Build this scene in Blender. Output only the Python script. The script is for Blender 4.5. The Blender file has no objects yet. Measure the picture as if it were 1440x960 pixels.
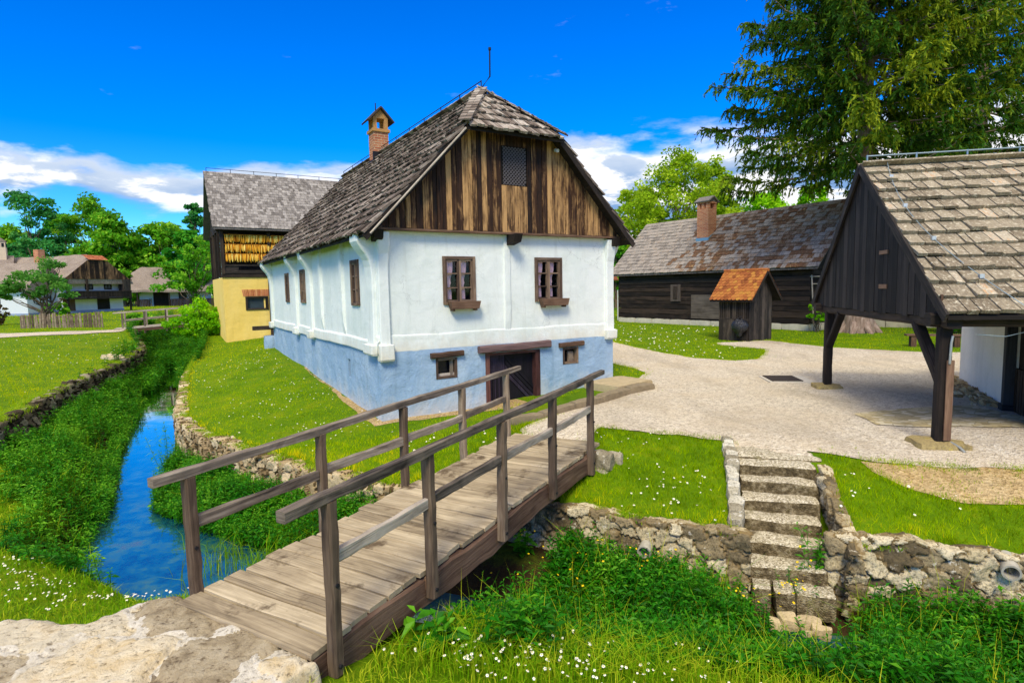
import bpy, math, random
import numpy as np
from mathutils import Vector, Matrix
rng = np.random.default_rng(7)
random.seed(7)
PI = math.pi
scene = bpy.context.scene
COL = scene.collection
EYE = 2.55
R_ = math.radians

# ------------------------------------------------------------------ objects
def link(o, parent=None):
    COL.objects.link(o)
    if parent is not None:
        o.parent = parent
    return o

def tag(o, label=None, cat=None, group=None, kind=None):
    if label: o['label'] = label
    if cat: o['category'] = cat
    if group: o['group'] = group
    if kind: o['kind'] = kind
    return o

def thing(name, label, cat, loc=(0, 0, 0), rz=0.0, group=None):
    o = bpy.data.objects.new(name, None)
    o.empty_display_size = 0.2
    o.location = loc
    o.rotation_euler = (0, 0, rz)
    link(o)
    return tag(o, label, cat, group)

def copy_tree(o, parent=None):
    c = o.copy()
    COL.objects.link(c)
    if parent is not None:
        c.parent = parent
    for ch in list(o.children):
        copy_tree(ch, c)
    return c

# ------------------------------------------------------------------ mesh builder
def V(*a):
    return np.array(a, float)

def unit(a):
    a = np.asarray(a, float)
    return a / max(1e-9, np.linalg.norm(a))

class MB:
    def __init__(self):
        self.c = []
        self.n = 0
    def add(self, verts, faces, tone=0.5, uv=None, mi=0, smooth=False):
        verts = np.asarray(verts, np.float32).reshape(-1, 3)
        faces = np.asarray(faces, np.int32)
        m, k = faces.shape
        tone = np.broadcast_to(np.asarray(tone, np.float32), (m,))
        if uv is None:
            uv = np.zeros((m, k, 2), np.float32)
        self.c.append((verts, faces + self.n, tone, np.asarray(uv, np.float32).reshape(m, k, 2),
                       np.broadcast_to(np.asarray(mi, np.int32), (m,)), np.broadcast_to(np.asarray(smooth, bool), (m,))))
        self.n += len(verts)
        return self
    def quad(self, a, b, c, d, tone=0.5, mi=0, uvs=None):
        a, b, c, d = [np.asarray(p, float) for p in (a, b, c, d)]
        if uvs is None:
            w = np.linalg.norm(b - a); h = np.linalg.norm(d - a)
            uvs = [(0, 0), (w, 0), (w, h), (0, h)]
        return self.add([a, b, c, d], [[0, 1, 2, 3]], tone, [uvs], mi)
    def tri(self, a, b, c, tone=0.5, mi=0):
        a, b, c = [np.asarray(p, float) for p in (a, b, c)]
        return self.add([a, b, c], [[0, 1, 2]], tone, [[(0, 0), (np.linalg.norm(b - a), 0), (0, np.linalg.norm(c - a))]], mi)
    def obox(self, c, X, Y, Z, tone=None, mi=0, wall=False):
        """oriented box: centre and three half vectors; u of the UV map runs along the longest one (or along the horizontal if wall)"""
        c, X, Y, Z = [np.asarray(p, float) for p in (c, X, Y, Z)]
        if tone is None: tone = random.random()
        S = [(-1, -1, -1), (1, -1, -1), (1, 1, -1), (-1, 1, -1), (-1, -1, 1), (1, -1, 1), (1, 1, 1), (-1, 1, 1)]
        vs = [c + a * X + b * Y + d * Z for a, b, d in S]
        fs = [(0, 3, 2, 1), (4, 5, 6, 7), (0, 1, 5, 4), (1, 2, 6, 5), (2, 3, 7, 6), (3, 0, 4, 7)]
        if np.dot(np.cross(X, Y), Z) < 0:
            fs = [f[::-1] for f in fs]
        L = [np.linalg.norm(X), np.linalg.norm(Y), np.linalg.norm(Z)]
        lo = int(np.argmax(L)); off = random.random() * 37.0; off2 = random.random() * 11.0
        uv = []
        o2 = [i for i in range(3) if i != lo]
        for f in fs:
            row = []
            sg = [S[i] for i in f]
            fixed = [k for k in range(3) if len({s[k] for s in sg}) == 1][0]
            for s in sg:
                p = [s[k] * L[k] for k in range(3)]
                if wall:
                    if fixed == 2: row.append((p[0], p[1]))
                    elif fixed == 0: row.append((p[1], p[2]))
                    else: row.append((p[0], p[2]))
                else:
                    if fixed == lo: row.append((p[o2[0]] + off, p[o2[1]] + off2))
                    else:
                        oth = [k for k in range(3) if k not in (lo, fixed)][0]
                        row.append((p[lo] + off, p[oth] + off2 + (3.1 if fixed == o2[0] else 0) + 1.7 * sg[0][fixed]))
            uv.append(row)
        return self.add(vs, fs, tone, uv, mi)
    def box(self, a, b, tone=None, mi=0, wall=False):
        a = np.asarray(a, float); b = np.asarray(b, float)
        h = np.abs(b - a) / 2
        return self.obox((a + b) / 2, (h[0], 0, 0), (0, h[1], 0), (0, 0, h[2]), tone, mi, wall)
    def bar(self, p0, p1, w, h, up=(0, 0, 1), tone=None, mi=0):
        p0 = np.asarray(p0, float); p1 = np.asarray(p1, float)
        d = unit(p1 - p0); up = np.asarray(up, float)
        if abs(np.dot(d, up)) > 0.98: up = V(1, 0, 0) if abs(d[0]) < .9 else V(0, 1, 0)
        s = unit(np.cross(d, up)); t = unit(np.cross(s, d))
        return self.obox((p0 + p1) / 2, (p1 - p0) / 2, s * w / 2, t * h / 2, tone, mi)
    def wbar(self, p0, p1, w, h, up=(0, 0, 1), tone=None, amp=.006, n=9, mi=0, ch=.18):
        """a hand-hewn timber: chamfered section that wanders a little along its length"""
        p0 = np.asarray(p0, float); p1 = np.asarray(p1, float)
        d = unit(p1 - p0); up = np.asarray(up, float)
        if abs(np.dot(d, up)) > 0.98: up = V(1, 0, 0) if abs(d[0]) < .9 else V(0, 1, 0)
        s = unit(np.cross(d, up)); t = unit(np.cross(s, d))
        if tone is None: tone = random.random()
        c = ch * min(w, h)
        a, b = w / 2, h / 2
        prof = [(-a + c, -b), (a - c, -b), (a, -b + c), (a, b - c), (a - c, b), (-a + c, b), (-a, b - c), (-a, -b + c)]
        K = 8; vs = []; L = np.linalg.norm(p1 - p0)
        ph = [random.random() * 6 for _ in range(4)]
        for i in range(n):
            f = i / (n - 1)
            o = p0 + (p1 - p0) * f + s * amp * (math.sin(f * L * 2.1 + ph[0]) + .5 * random.uniform(-1, 1)) + t * amp * (math.sin(f * L * 1.7 + ph[1]) + .5 * random.uniform(-1, 1))
            k = 1 + random.uniform(-.5, .5) * amp / min(w, h) * 2
            for q in prof:
                vs.append(o + s * q[0] * k + t * q[1] * k)
        fs = []; uv = []
        off = random.random() * 37; per = [0]
        for q in range(K):
            a_, b_ = prof[q], prof[(q + 1) % K]
            per.append(per[-1] + math.hypot(b_[0] - a_[0], b_[1] - a_[1]))
        for i in range(n - 1):
            for q in range(K):
                fs.append((i * K + q, i * K + (q + 1) % K, (i + 1) * K + (q + 1) % K, (i + 1) * K + q))
                u0, u1 = off + L * i / (n - 1), off + L * (i + 1) / (n - 1)
                uv.append([(u0, per[q] + off), (u0, per[q + 1] + off), (u1, per[q + 1] + off), (u1, per[q] + off)])
        self.add(vs, np.array(fs)[:, ::-1], tone, np.array(uv)[:, ::-1], mi)
        base = self.n - n * K
        for e, rev in ((0, True), (n - 1, False)):
            vv = [vs[e * K + q] for q in range(K)]
            f = [list(range(K))]
            if not rev: f = [f[0][::-1]]
            f = [f[0][::-1]]
            self.add(vv, f, tone, [[(prof[q][0] + off, prof[q][1]) for q in f[0]]], mi)
        return self
    def cyl(self, p0, p1, r0, r1=None, n=10, tone=None, mi=0, cap=True, smooth=True):
        if r1 is None: r1 = r0
        return self.tube([p0, p1], [r0, r1], n, tone, mi, cap, smooth)
    def tube(self, pts, rad, n=8, tone=None, mi=0, cap=True, smooth=True):
        pts = [np.asarray(p, float) for p in pts]
        if tone is None: tone = random.random()
        if np.isscalar(rad): rad = [rad] * len(pts)
        vs = []; up = V(0, 0, 1); L = 0; uL = []
        for i, p in enumerate(pts):
            d = unit(pts[min(i + 1, len(pts) - 1)] - pts[max(i - 1, 0)])
            if i: L += np.linalg.norm(p - pts[i - 1])
            uL.append(L)
            a = up if abs(d @ up) < .95 else V(1, 0, 0)
            s = unit(np.cross(d, a)); t = np.cross(s, d)
            for k in range(n):
                an = 2 * PI * k / n
                vs.append(p + rad[i] * (s * math.cos(an) + t * math.sin(an)))
        fs = []; uv = []
        for i in range(len(pts) - 1):
            r = rad[i]
            for k in range(n):
                fs.append((i * n + k, (i + 1) * n + k, (i + 1) * n + (k + 1) % n, i * n + (k + 1) % n))
                a0, a1 = 2 * PI * r * k / n, 2 * PI * r * (k + 1) / n
                uv.append([(uL[i], a0), (uL[i + 1], a0), (uL[i + 1], a1), (uL[i], a1)])
        self.add(vs, np.array(fs)[:, ::-1], tone, np.array(uv)[:, ::-1], mi, smooth)
        if cap:
            self.add(vs[:n], [list(range(n))], tone, None, mi)
            self.add(vs[-n:], [list(range(n))[::-1]], tone, None, mi)
        return self
    def grid(self, P, tone=0.5, uv=None, mi=0, smooth=True, mask=None):
        """P: (I,J,3) vertices of a grid sheet"""
        I, J = P.shape[:2]
        idx = np.arange(I * J).reshape(I, J)
        f = np.stack([idx[:-1, :-1], idx[1:, :-1], idx[1:, 1:], idx[:-1, 1:]], -1).reshape(-1, 4)
        uvs = None
        if uv is not None:
            uvs = uv.reshape(-1, 2)[f]
        if mask is not None:
            mk = mask.reshape(-1); f = f[mk]
            if uvs is not None: uvs = uvs[mk]
            if not np.isscalar(tone): tone = np.asarray(tone).reshape(-1)[mk]
        if not np.isscalar(tone): tone = np.asarray(tone).reshape(-1)
        return self.add(P.reshape(-1, 3), f, tone, uvs, mi, smooth)
    def prism(self, poly, d, tone=None, mi=0):
        """poly: list of 3-D points in one plane (counter-clockwise seen from +d), extruded by vector d"""
        poly = [np.asarray(p, float) for p in poly]; d = np.asarray(d, float); n = len(poly)
        if tone is None: tone = random.random()
        bot = poly; top = [p + d for p in poly]
        e = unit(poly[1] - poly[0]); nn = unit(d); g = np.cross(nn, e)
        u2 = [((p - poly[0]) @ e, (p - poly[0]) @ g) for p in poly]
        self.add(top, [list(range(n))], tone, [u2], mi)
        self.add(bot, [list(range(n))[::-1]], tone, [u2[::-1]], mi)
        h = np.linalg.norm(d)
        for i in range(n):
            j = (i + 1) % n; w = np.linalg.norm(poly[j] - poly[i])
            self.add([bot[i], bot[j], top[j], top[i]], [[0, 1, 2, 3]], tone, [[(0, 0), (w, 0), (w, h), (0, h)]], mi)
        return self
    def build(self, name, mats, parent=None, bevel=None, label=None):
        me = bpy.data.meshes.new(name)
        if not isinstance(mats, (list, tuple)): mats = [mats]
        for m in mats: me.materials.append(m)
        if self.c:
            vs = np.concatenate([c[0] for c in self.c])
            me.vertices.add(len(vs)); me.vertices.foreach_set('co', vs.ravel())
            loops = np.concatenate([c[1].ravel() for c in self.c])
            tot = np.concatenate([np.full(len(c[1]), c[1].shape[1], np.int32) for c in self.c])
            start = np.concatenate([[0], np.cumsum(tot)[:-1]]).astype(np.int32)
            me.loops.add(len(loops)); me.loops.foreach_set('vertex_index', loops.astype(np.int32))
            me.polygons.add(len(tot))
            me.polygons.foreach_set('loop_start', start)
            me.polygons.foreach_set('loop_total', tot)
            me.polygons.foreach_set('material_index', np.concatenate([c[4] for c in self.c]).astype(np.int32))
            me.polygons.foreach_set('use_smooth', np.concatenate([c[5] for c in self.c]))
            uvl = me.uv_layers.new(name='UVMap')
            uvl.data.foreach_set('uv', np.concatenate([c[3].reshape(-1) for c in self.c]).astype(np.float32))
            at = me.attributes.new('tone', 'FLOAT', 'FACE')
            at.data.foreach_set('value', np.concatenate([c[2] for c in self.c]).astype(np.float32))
            me.update(calc_edges=True)
        o = bpy.data.objects.new(name, me)
        if bevel:
            md = o.modifiers.new('Bevel', 'BEVEL'); md.width = bevel; md.segments = 2; md.limit_method = 'ANGLE'
        if label: o['label'] = label
        return link(o, parent)

def wall_holes(mb, O, a, W, H, holes, out, depth, tone=.5, mi=0, z0=0.0, gridn=None):
    """rectangular wall face from O along unit vector a (W wide, H high), with holes [(x0,x1,z0,z1)] and reveals of the given depth"""
    O = np.asarray(O, float); a = np.asarray(a, float); out = np.asarray(out, float); up = V(0, 0, 1)
    xs = sorted({0, W} | {h[0] for h in holes} | {h[1] for h in holes})
    zs = sorted({z0, H} | {h[2] for h in holes} | {h[3] for h in holes})
    flip = np.dot(np.cross(a, up), out) < 0
    def q(p0, p1, p2, p3, uv):
        if flip: p0, p1, p2, p3 = p3, p2, p1, p0; uv = uv[::-1]
        mb.quad(p0, p1, p2, p3, tone, mi, uv)
    P = lambda x, z, d=0: O + a * x + up * z - out * d
    for i in range(len(xs) - 1):
        for j in range(len(zs) - 1):
            cx, cz = (xs[i] + xs[i + 1]) / 2, (zs[j] + zs[j + 1]) / 2
            if any(h[0] < cx < h[1] and h[2] < cz < h[3] for h in holes): continue
            q(P(xs[i], zs[j]), P(xs[i + 1], zs[j]), P(xs[i + 1], zs[j + 1]), P(xs[i], zs[j + 1]),
              [(xs[i], zs[j]), (xs[i + 1], zs[j]), (xs[i + 1], zs[j + 1]), (xs[i], zs[j + 1])])
    for h in holes:
        x0, x1, y0, y1 = h
        for A, B in (((x0, y0), (x0, y1)), ((x0, y1), (x1, y1)), ((x1, y1), (x1, y0)), ((x1, y0), (x0, y0))):
            q(P(*A), P(*B), P(*B, depth), P(*A, depth), [(0, 0), (1, 0), (1, depth), (0, depth)])

def fbm_wave(x, y, seed=0, sc=1.0):
    """cheap smooth pseudo-noise about -1..1 for displacements"""
    r = np.random.default_rng(seed); s = np.zeros_like(np.asarray(x, float)); am = 1.0; tot = 0
    for o in range(4):
        for _ in range(3):
            a = r.uniform(0, 2 * PI); f = sc * (2 ** o) * r.uniform(.7, 1.3)
            s = s + am / 3 * np.sin((x * math.cos(a) + y * math.sin(a)) * f * 2 * PI + r.uniform(0, 6.28))
        tot += am; am *= .55
    return s / tot * 1.8

def hashn(i, j, k=0):
    x = np.sin(i * 127.1 + j * 311.7 + k * 74.7) * 43758.5453
    return x - np.floor(x)

def voronoi2(x, y, seed=0, jit=.85):
    """F1, F2, cell id hash, offset to the cell centre"""
    xi, yi = np.floor(x), np.floor(y)
    f1 = np.full(x.shape, 9.); f2 = np.full(x.shape, 9.); cid = np.zeros(x.shape); ox = np.zeros(x.shape); oy = np.zeros(x.shape)
    for di in (-1, 0, 1):
        for dj in (-1, 0, 1):
            ci, cj = xi + di, yi + dj
            px = ci + .5 + jit * (hashn(ci, cj, seed) - .5); py = cj + .5 + jit * (hashn(ci, cj, seed + 1.3) - .5)
            d = np.hypot(px - x, py - y)
            nearer = d < f1
            f2 = np.where(nearer, f1, np.minimum(f2, d))
            cid = np.where(nearer, hashn(ci, cj, seed + 2.7), cid)
            ox = np.where(nearer, x - px, ox); oy = np.where(nearer, y - py, oy)
            f1 = np.where(nearer, d, f1)
    return f1, f2, cid, ox, oy

# ------------------------------------------------------------------ materials
def lin(c):
    c = c / 255.0
    return c / 12.92 if c <= .04045 else ((c + .055) / 1.055) ** 2.4
def S(r, g, b):
    return (lin(r), lin(g), lin(b), 1.0)

class Mat:
    def __init__(self, name):
        self.m = bpy.data.materials.new(name); self.m.use_nodes = True
        self.nt = self.m.node_tree; self.nt.nodes.clear()
        self.out = self.nt.nodes.new('ShaderNodeOutputMaterial')
    def n(self, typ, ins=None, **props):
        return nd(self.nt, typ, ins, **props)
    def surf(self, sh):
        self.nt.links.new(sh, self.out.inputs['Surface']); return self.m
    def tone(self): return self.n('ShaderNodeAttribute', attribute_name='tone').outputs['Fac']
    def uv(self): return self.n('ShaderNodeUVMap', uv_map='UVMap').outputs[0]
    def obj(self): return self.n('ShaderNodeTexCoord').outputs['Object']
    def scale(self, vec, s): return self.n('ShaderNodeMapping', {'Vector': vec, 'Scale': s}).outputs[0]
    def noise(self, vec, sc, det=4, rough=.6, dist=0.0, out='Fac'):
        return self.n('ShaderNodeTexNoise', {'Vector': vec, 'Scale': sc, 'Detail': det, 'Roughness': rough, 'Distortion': dist}).outputs[out]
    def ramp(self, fac, stops, interp='LINEAR'):
        r = self.n('ShaderNodeValToRGB', {'Fac': fac}); cr = r.color_ramp; cr.interpolation = interp
        while len(cr.elements) < len(stops): cr.elements.new(.5)
        for e, (p, c) in zip(cr.elements, stops):
            e.position = p; e.color = c if not np.isscalar(c) else (c, c, c, 1)
        return r.outputs['Color']
    def mix(self, f, a, b, mode='MIX'):
        m = self.n('ShaderNodeMix', data_type='RGBA', blend_type=mode)
        for i, v in ((0, f), (6, a), (7, b)): setin(self.nt, m.inputs[i], v)
        return m.outputs[2]
    def math(self, op, a, b=0.0, clamp=False):
        m = self.n('ShaderNodeMath', operation=op); m.use_clamp = clamp
        setin(self.nt, m.inputs[0], a); setin(self.nt, m.inputs[1], b); return m.outputs[0]
    def bump(self, h, strength=.5, dist=.02, normal=None):
        b = self.n('ShaderNodeBump', {'Height': h, 'Strength': strength, 'Distance': dist})
        if normal is not None: self.nt.links.new(normal, b.inputs['Normal'])
        return b.outputs[0]
    def bsdf(self, col, rough=.8, normal=None, spec=.3, **kw):
        p = self.n('ShaderNodeBsdfPrincipled', {'Base Color': col, 'Roughness': rough, 'Specular IOR Level': spec, **kw})
        if normal is not None: self.nt.links.new(normal, p.inputs['Normal'])
        return p.outputs[0]

def setin(nt, sock, v):
    if isinstance(v, bpy.types.NodeSocket): nt.links.new(v, sock)
    elif v is not None: sock.default_value = v

def nd(nt, typ, ins=None, **props):
    n = nt.nodes.new(typ)
    for k, v in props.items(): setattr(n, k, v)
    for k, v in (ins or {}).items(): setin(nt, n.inputs[k], v)
    return n

def m_wood(name, cols, us=1.2, vs=26., blotch=1.4, bump=.4, rough=.82, tonemix=.35, lich=None):
    """cols: dark, mid, light; UV u runs along the grain; tone shifts each plank"""
    M = Mat(name); uv = M.uv(); t = M.tone()
    off = M.n('ShaderNodeCombineXYZ', {'X': M.math('MULTIPLY', t, 13.), 'Y': M.math('MULTIPLY', t, 29.), 'Z': M.math('MULTIPLY', t, 5.)}).outputs[0]
    vec = M.n('ShaderNodeVectorMath', {0: M.scale(uv, (us, vs, 1)), 1: off}, operation='ADD').outputs[0]
    g = M.noise(vec, 1.6, 6, .65, .6)
    b = M.noise(M.n('ShaderNodeVectorMath', {0: M.scale(uv, (1, 2.6, 1)), 1: off}, operation='ADD').outputs[0], blotch, 3, .6, .8)
    f = M.math('ADD', M.math('MULTIPLY', g, .62), M.math('ADD', M.math('MULTIPLY', b, .55), M.math('MULTIPLY', M.math('SUBTRACT', t, .5), tonemix)))
    c = M.ramp(f, [(.30, cols[0]), (.56, cols[1]), (.80, cols[2])])
    crack = M.ramp(M.noise(M.scale(vec, (.35, 2.2, 1)), 1.5, 3, .5), [(.28, .25), (.36, 1.)])
    c = M.mix(.7, c, crack, 'MULTIPLY')
    if lich:
        lm = M.ramp(M.noise(M.obj(), lich[1], 6, .7), [(lich[2], 0.), (lich[2] + .1, 1.)])
        c = M.mix(lm, c, lich[0])
    return M.surf(M.bsdf(c, rough, M.bump(M.mix(.5, g, crack, 'MULTIPLY'), bump, .01)))

def m_plaster(name, col, stain, bump=.35, sc=3.0, fine=40, stainamt=.5, splash=None):
    M = Mat(name); o = M.obj()
    n1 = M.noise(o, sc, 5, .55, .3); n2 = M.noise(o, fine, 4, .6)
    n3 = M.noise(M.scale(o, (1, 1, .45)), .9, 5, .65)
    c = M.mix(M.ramp(n3, [(.45, 0.), (.8, stainamt)]), col, stain)
    c = M.mix(M.ramp(n2, [(.3, .14), (.6, 0.)]), c, tuple(x * .72 for x in col[:3]) + (1,))
    st = M.noise(M.scale(o, (3.2, 3.2, .35)), 1.6, 6, .68)
    c = M.mix(M.ramp(st, [(.54, 0.), (.74, stainamt * .55)]), c, tuple(x * y for x, y in zip(col[:3], (.66, .66, .62))) + (1,))
    blot = M.noise(o, 1.7, 7, .75)
    c = M.mix(M.ramp(blot, [(.57, 0.), (.66, stainamt * .45)]), c, tuple(x * y for x, y in zip(col[:3], (.74, .76, .70))) + (1,))
    if splash:      # lime and mud splashed up from the ground, with a ragged edge
        zz = M.n('ShaderNodeSeparateXYZ', {0: o}).outputs[2]; sn = M.noise(M.scale(o, (1, 1, .5)), 2.6, 7, .72)
        f = M.n('ShaderNodeMapRange', {'Value': M.math('ADD', zz, M.math('MULTIPLY', M.math('SUBTRACT', sn, .5), 1.5)), 'From Min': splash[1], 'From Max': splash[2], 'To Min': .85, 'To Max': 0.}).outputs[0]
        c = M.mix(f, c, M.mix(sn, splash[0], tuple(x * .8 for x in splash[0][:3]) + (1,)))
        crk = M.n('ShaderNodeTexVoronoi', {'Vector': M.n('ShaderNodeVectorMath', {0: o, 1: M.n('ShaderNodeVectorMath', {0: M.noise(o, 2.5, 5, .6, out='Color'), 'Scale': .6}, operation='SCALE').outputs[0]}, operation='ADD').outputs[0], 'Scale': .75}, feature='DISTANCE_TO_EDGE').outputs['Distance']
        cm = M.math('MULTIPLY', M.ramp(crk, [(.0, .55), (.007, 0.)]), M.ramp(M.noise(o, .8, 3, .5), [(.48, 0.), (.6, 1.)]))
        c = M.mix(cm, c, tuple(x * .45 for x in col[:3]) + (1,))
    h = M.math('ADD', M.math('MULTIPLY', n1, 1.), M.math('MULTIPLY', n2, .12))
    return M.surf(M.bsdf(c, .9, M.bump(h, bump, .06), .2))

def m_shingle(name, stops, bump=.5, grain=(6, 40, 1), lich=None, rough=.9):
    M = Mat(name); uv = M.uv(); t = M.tone()
    off = M.n('ShaderNodeCombineXYZ', {'X': M.math('MULTIPLY', t, 31.), 'Y': M.math('MULTIPLY', t, 17.)}).outputs[0]
    vec = M.n('ShaderNodeVectorMath', {0: M.scale(uv, grain), 1: off}, operation='ADD').outputs[0]
    g = M.noise(vec, 1.0, 5, .65, .3)
    f = M.math('ADD', M.math('MULTIPLY', t, .72), M.math('MULTIPLY', M.math('SUBTRACT', g, .36), 1.0))
    c = M.ramp(f, stops)
    sp = M.noise(M.obj(), 16., 5, .75)
    if lich:
        c = M.mix(M.ramp(sp, [(lich[1], 0.), (lich[1] + .08, lich[2] if len(lich) > 2 else .8)]), c, lich[0])
    dk = M.ramp(M.noise(M.obj(), 28., 3, .6), [(.26, .35), (.40, 1.)])
    c = M.mix(.8, c, dk, 'MULTIPLY')
    return M.surf(M.bsdf(c, rough, M.bump(M.math('ADD', g, M.math('MULTIPLY', sp, .6)), bump, .015), .15))

def m_leaf(name, cols, trans=.35, rough=.55, spec=.12):
    M = Mat(name); t = M.tone()
    c = M.ramp(t, [(0., cols[0]), (.5, cols[1]), (1., cols[2])])
    p = M.bsdf(c, rough, None, spec)
    tr = M.n('ShaderNodeBsdfTranslucent', {'Color': M.mix(.5, c, tuple(x for x in cols[2][:3]) + (1,))}).outputs[0]
    return M.surf(M.n('ShaderNodeMixShader', {0: trans, 1: p, 2: tr}).outputs[0])

def m_plain(name, col, rough=.7, metal=0.0, nz=.15, sc=12):
    M = Mat(name); n = M.noise(M.obj(), sc, 4, .6)
    c = M.mix(M.ramp(n, [(.3, nz), (.7, 0.)]), col, tuple(x * .45 for x in col[:3]) + (1,))
    return M.surf(M.bsdf(c, rough, M.bump(n, .15, .01), .3, Metallic=metal))

def m_brick(name, c1, c2, mortar, sc=1.0, bw=.25, rh=.085):
    M = Mat(name); uv = M.uv()
    b = M.n('ShaderNodeTexBrick', {'Vector': uv, 'Color1': c1, 'Color2': c2, 'Mortar': mortar, 'Scale': sc, 'Mortar Size': .011, 'Mortar Smooth': .2, 'Bias': 0., 'Brick Width': bw, 'Row Height': rh})
    n = M.noise(M.obj(), 22, 5, .7)
    c = M.mix(M.ramp(n, [(.3, .55), (.65, 0.)]), b.outputs['Color'], (.12, .07, .05, 1))
    return M.surf(M.bsdf(c, .9, M.bump(M.math('SUBTRACT', M.math('MULTIPLY', n, .5), b.outputs['Fac']), .5, .012), .2))

def m_rubble(name, stops, dark=.45, lich=(S(222, 216, 196), .58), sc=1.0, mortar=S(120, 105, 80)):
    """stone: tone<0.1 is mortar, the rest picks the stone colour"""
    M = Mat(name); t = M.tone(); o = M.obj()
    n = M.noise(o, 9 * sc, 6, .72); n2 = M.noise(o, 34 * sc, 5, .7); n3 = M.noise(o, 4.1 * sc, 5, .7)
    c = M.ramp(M.math('ADD', t, M.math('MULTIPLY', M.math('SUBTRACT', n, .5), .34)), stops)
    c = M.mix(M.ramp(n2, [(.36, dark), (.52, 0.)]), c, S(58, 50, 38))
    c = M.mix(M.ramp(n, [(lich[1], 0.), (lich[1] + .07, .85)]), c, lich[0])
    c = M.mix(M.ramp(n3, [(.58, 0.), (.68, .45)]), c, S(66, 60, 46))
    mm = M.ramp(t, [(.08, 1.), (.12, 0.)])
    mc = M.mix(n2, tuple(x * .5 for x in mortar[:3]) + (1,), mortar)
    c = M.mix(mm, c, mc)
    return M.surf(M.bsdf(c, .93, M.bump(M.math('ADD', n, M.math('MULTIPLY', n2, .6)), .7, .03), .15))
# ------------------------------------------------------------------ camera, sky, sun
PITCH, ROLL = R_(5.21), R_(1.1)
f0 = V(0, math.cos(PITCH), -math.sin(PITCH)); r0 = V(1, 0, 0); u0 = np.cross(r0, f0)
cR = r0 * math.cos(ROLL) - u0 * math.sin(ROLL); cU = u0 * math.cos(ROLL) + r0 * math.sin(ROLL)
cam = bpy.data.cameras.new('camera'); cam.lens = 814 / 1440 * 36; cam.sensor_width = 36; cam.clip_end = 3000; cam.clip_start = .05
co = bpy.data.objects.new('camera', cam)
M4 = Matrix(((cR[0], cU[0], -f0[0], 0), (cR[1], cU[1], -f0[1], 0), (cR[2], cU[2], -f0[2], EYE), (0, 0, 0, 1)))
co.matrix_world = M4
link(co); scene.camera = co

SUN_AZ, SUN_EL = R_(190), R_(47)          # azimuth measured from +Y towards +X
sd = V(math.sin(SUN_AZ) * math.cos(SUN_EL), math.cos(SUN_AZ) * math.cos(SUN_EL), math.sin(SUN_EL))
sl = bpy.data.lights.new('sun', 'SUN'); sl.energy = 2.9; sl.angle = R_(18); sl.color = (1, .90, .70)
so = bpy.data.objects.new('sun', sl); so.rotation_euler = Vector(sd).to_track_quat('Z', 'Y').to_euler(); so.location = (0, -20, 40); link(so)

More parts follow.
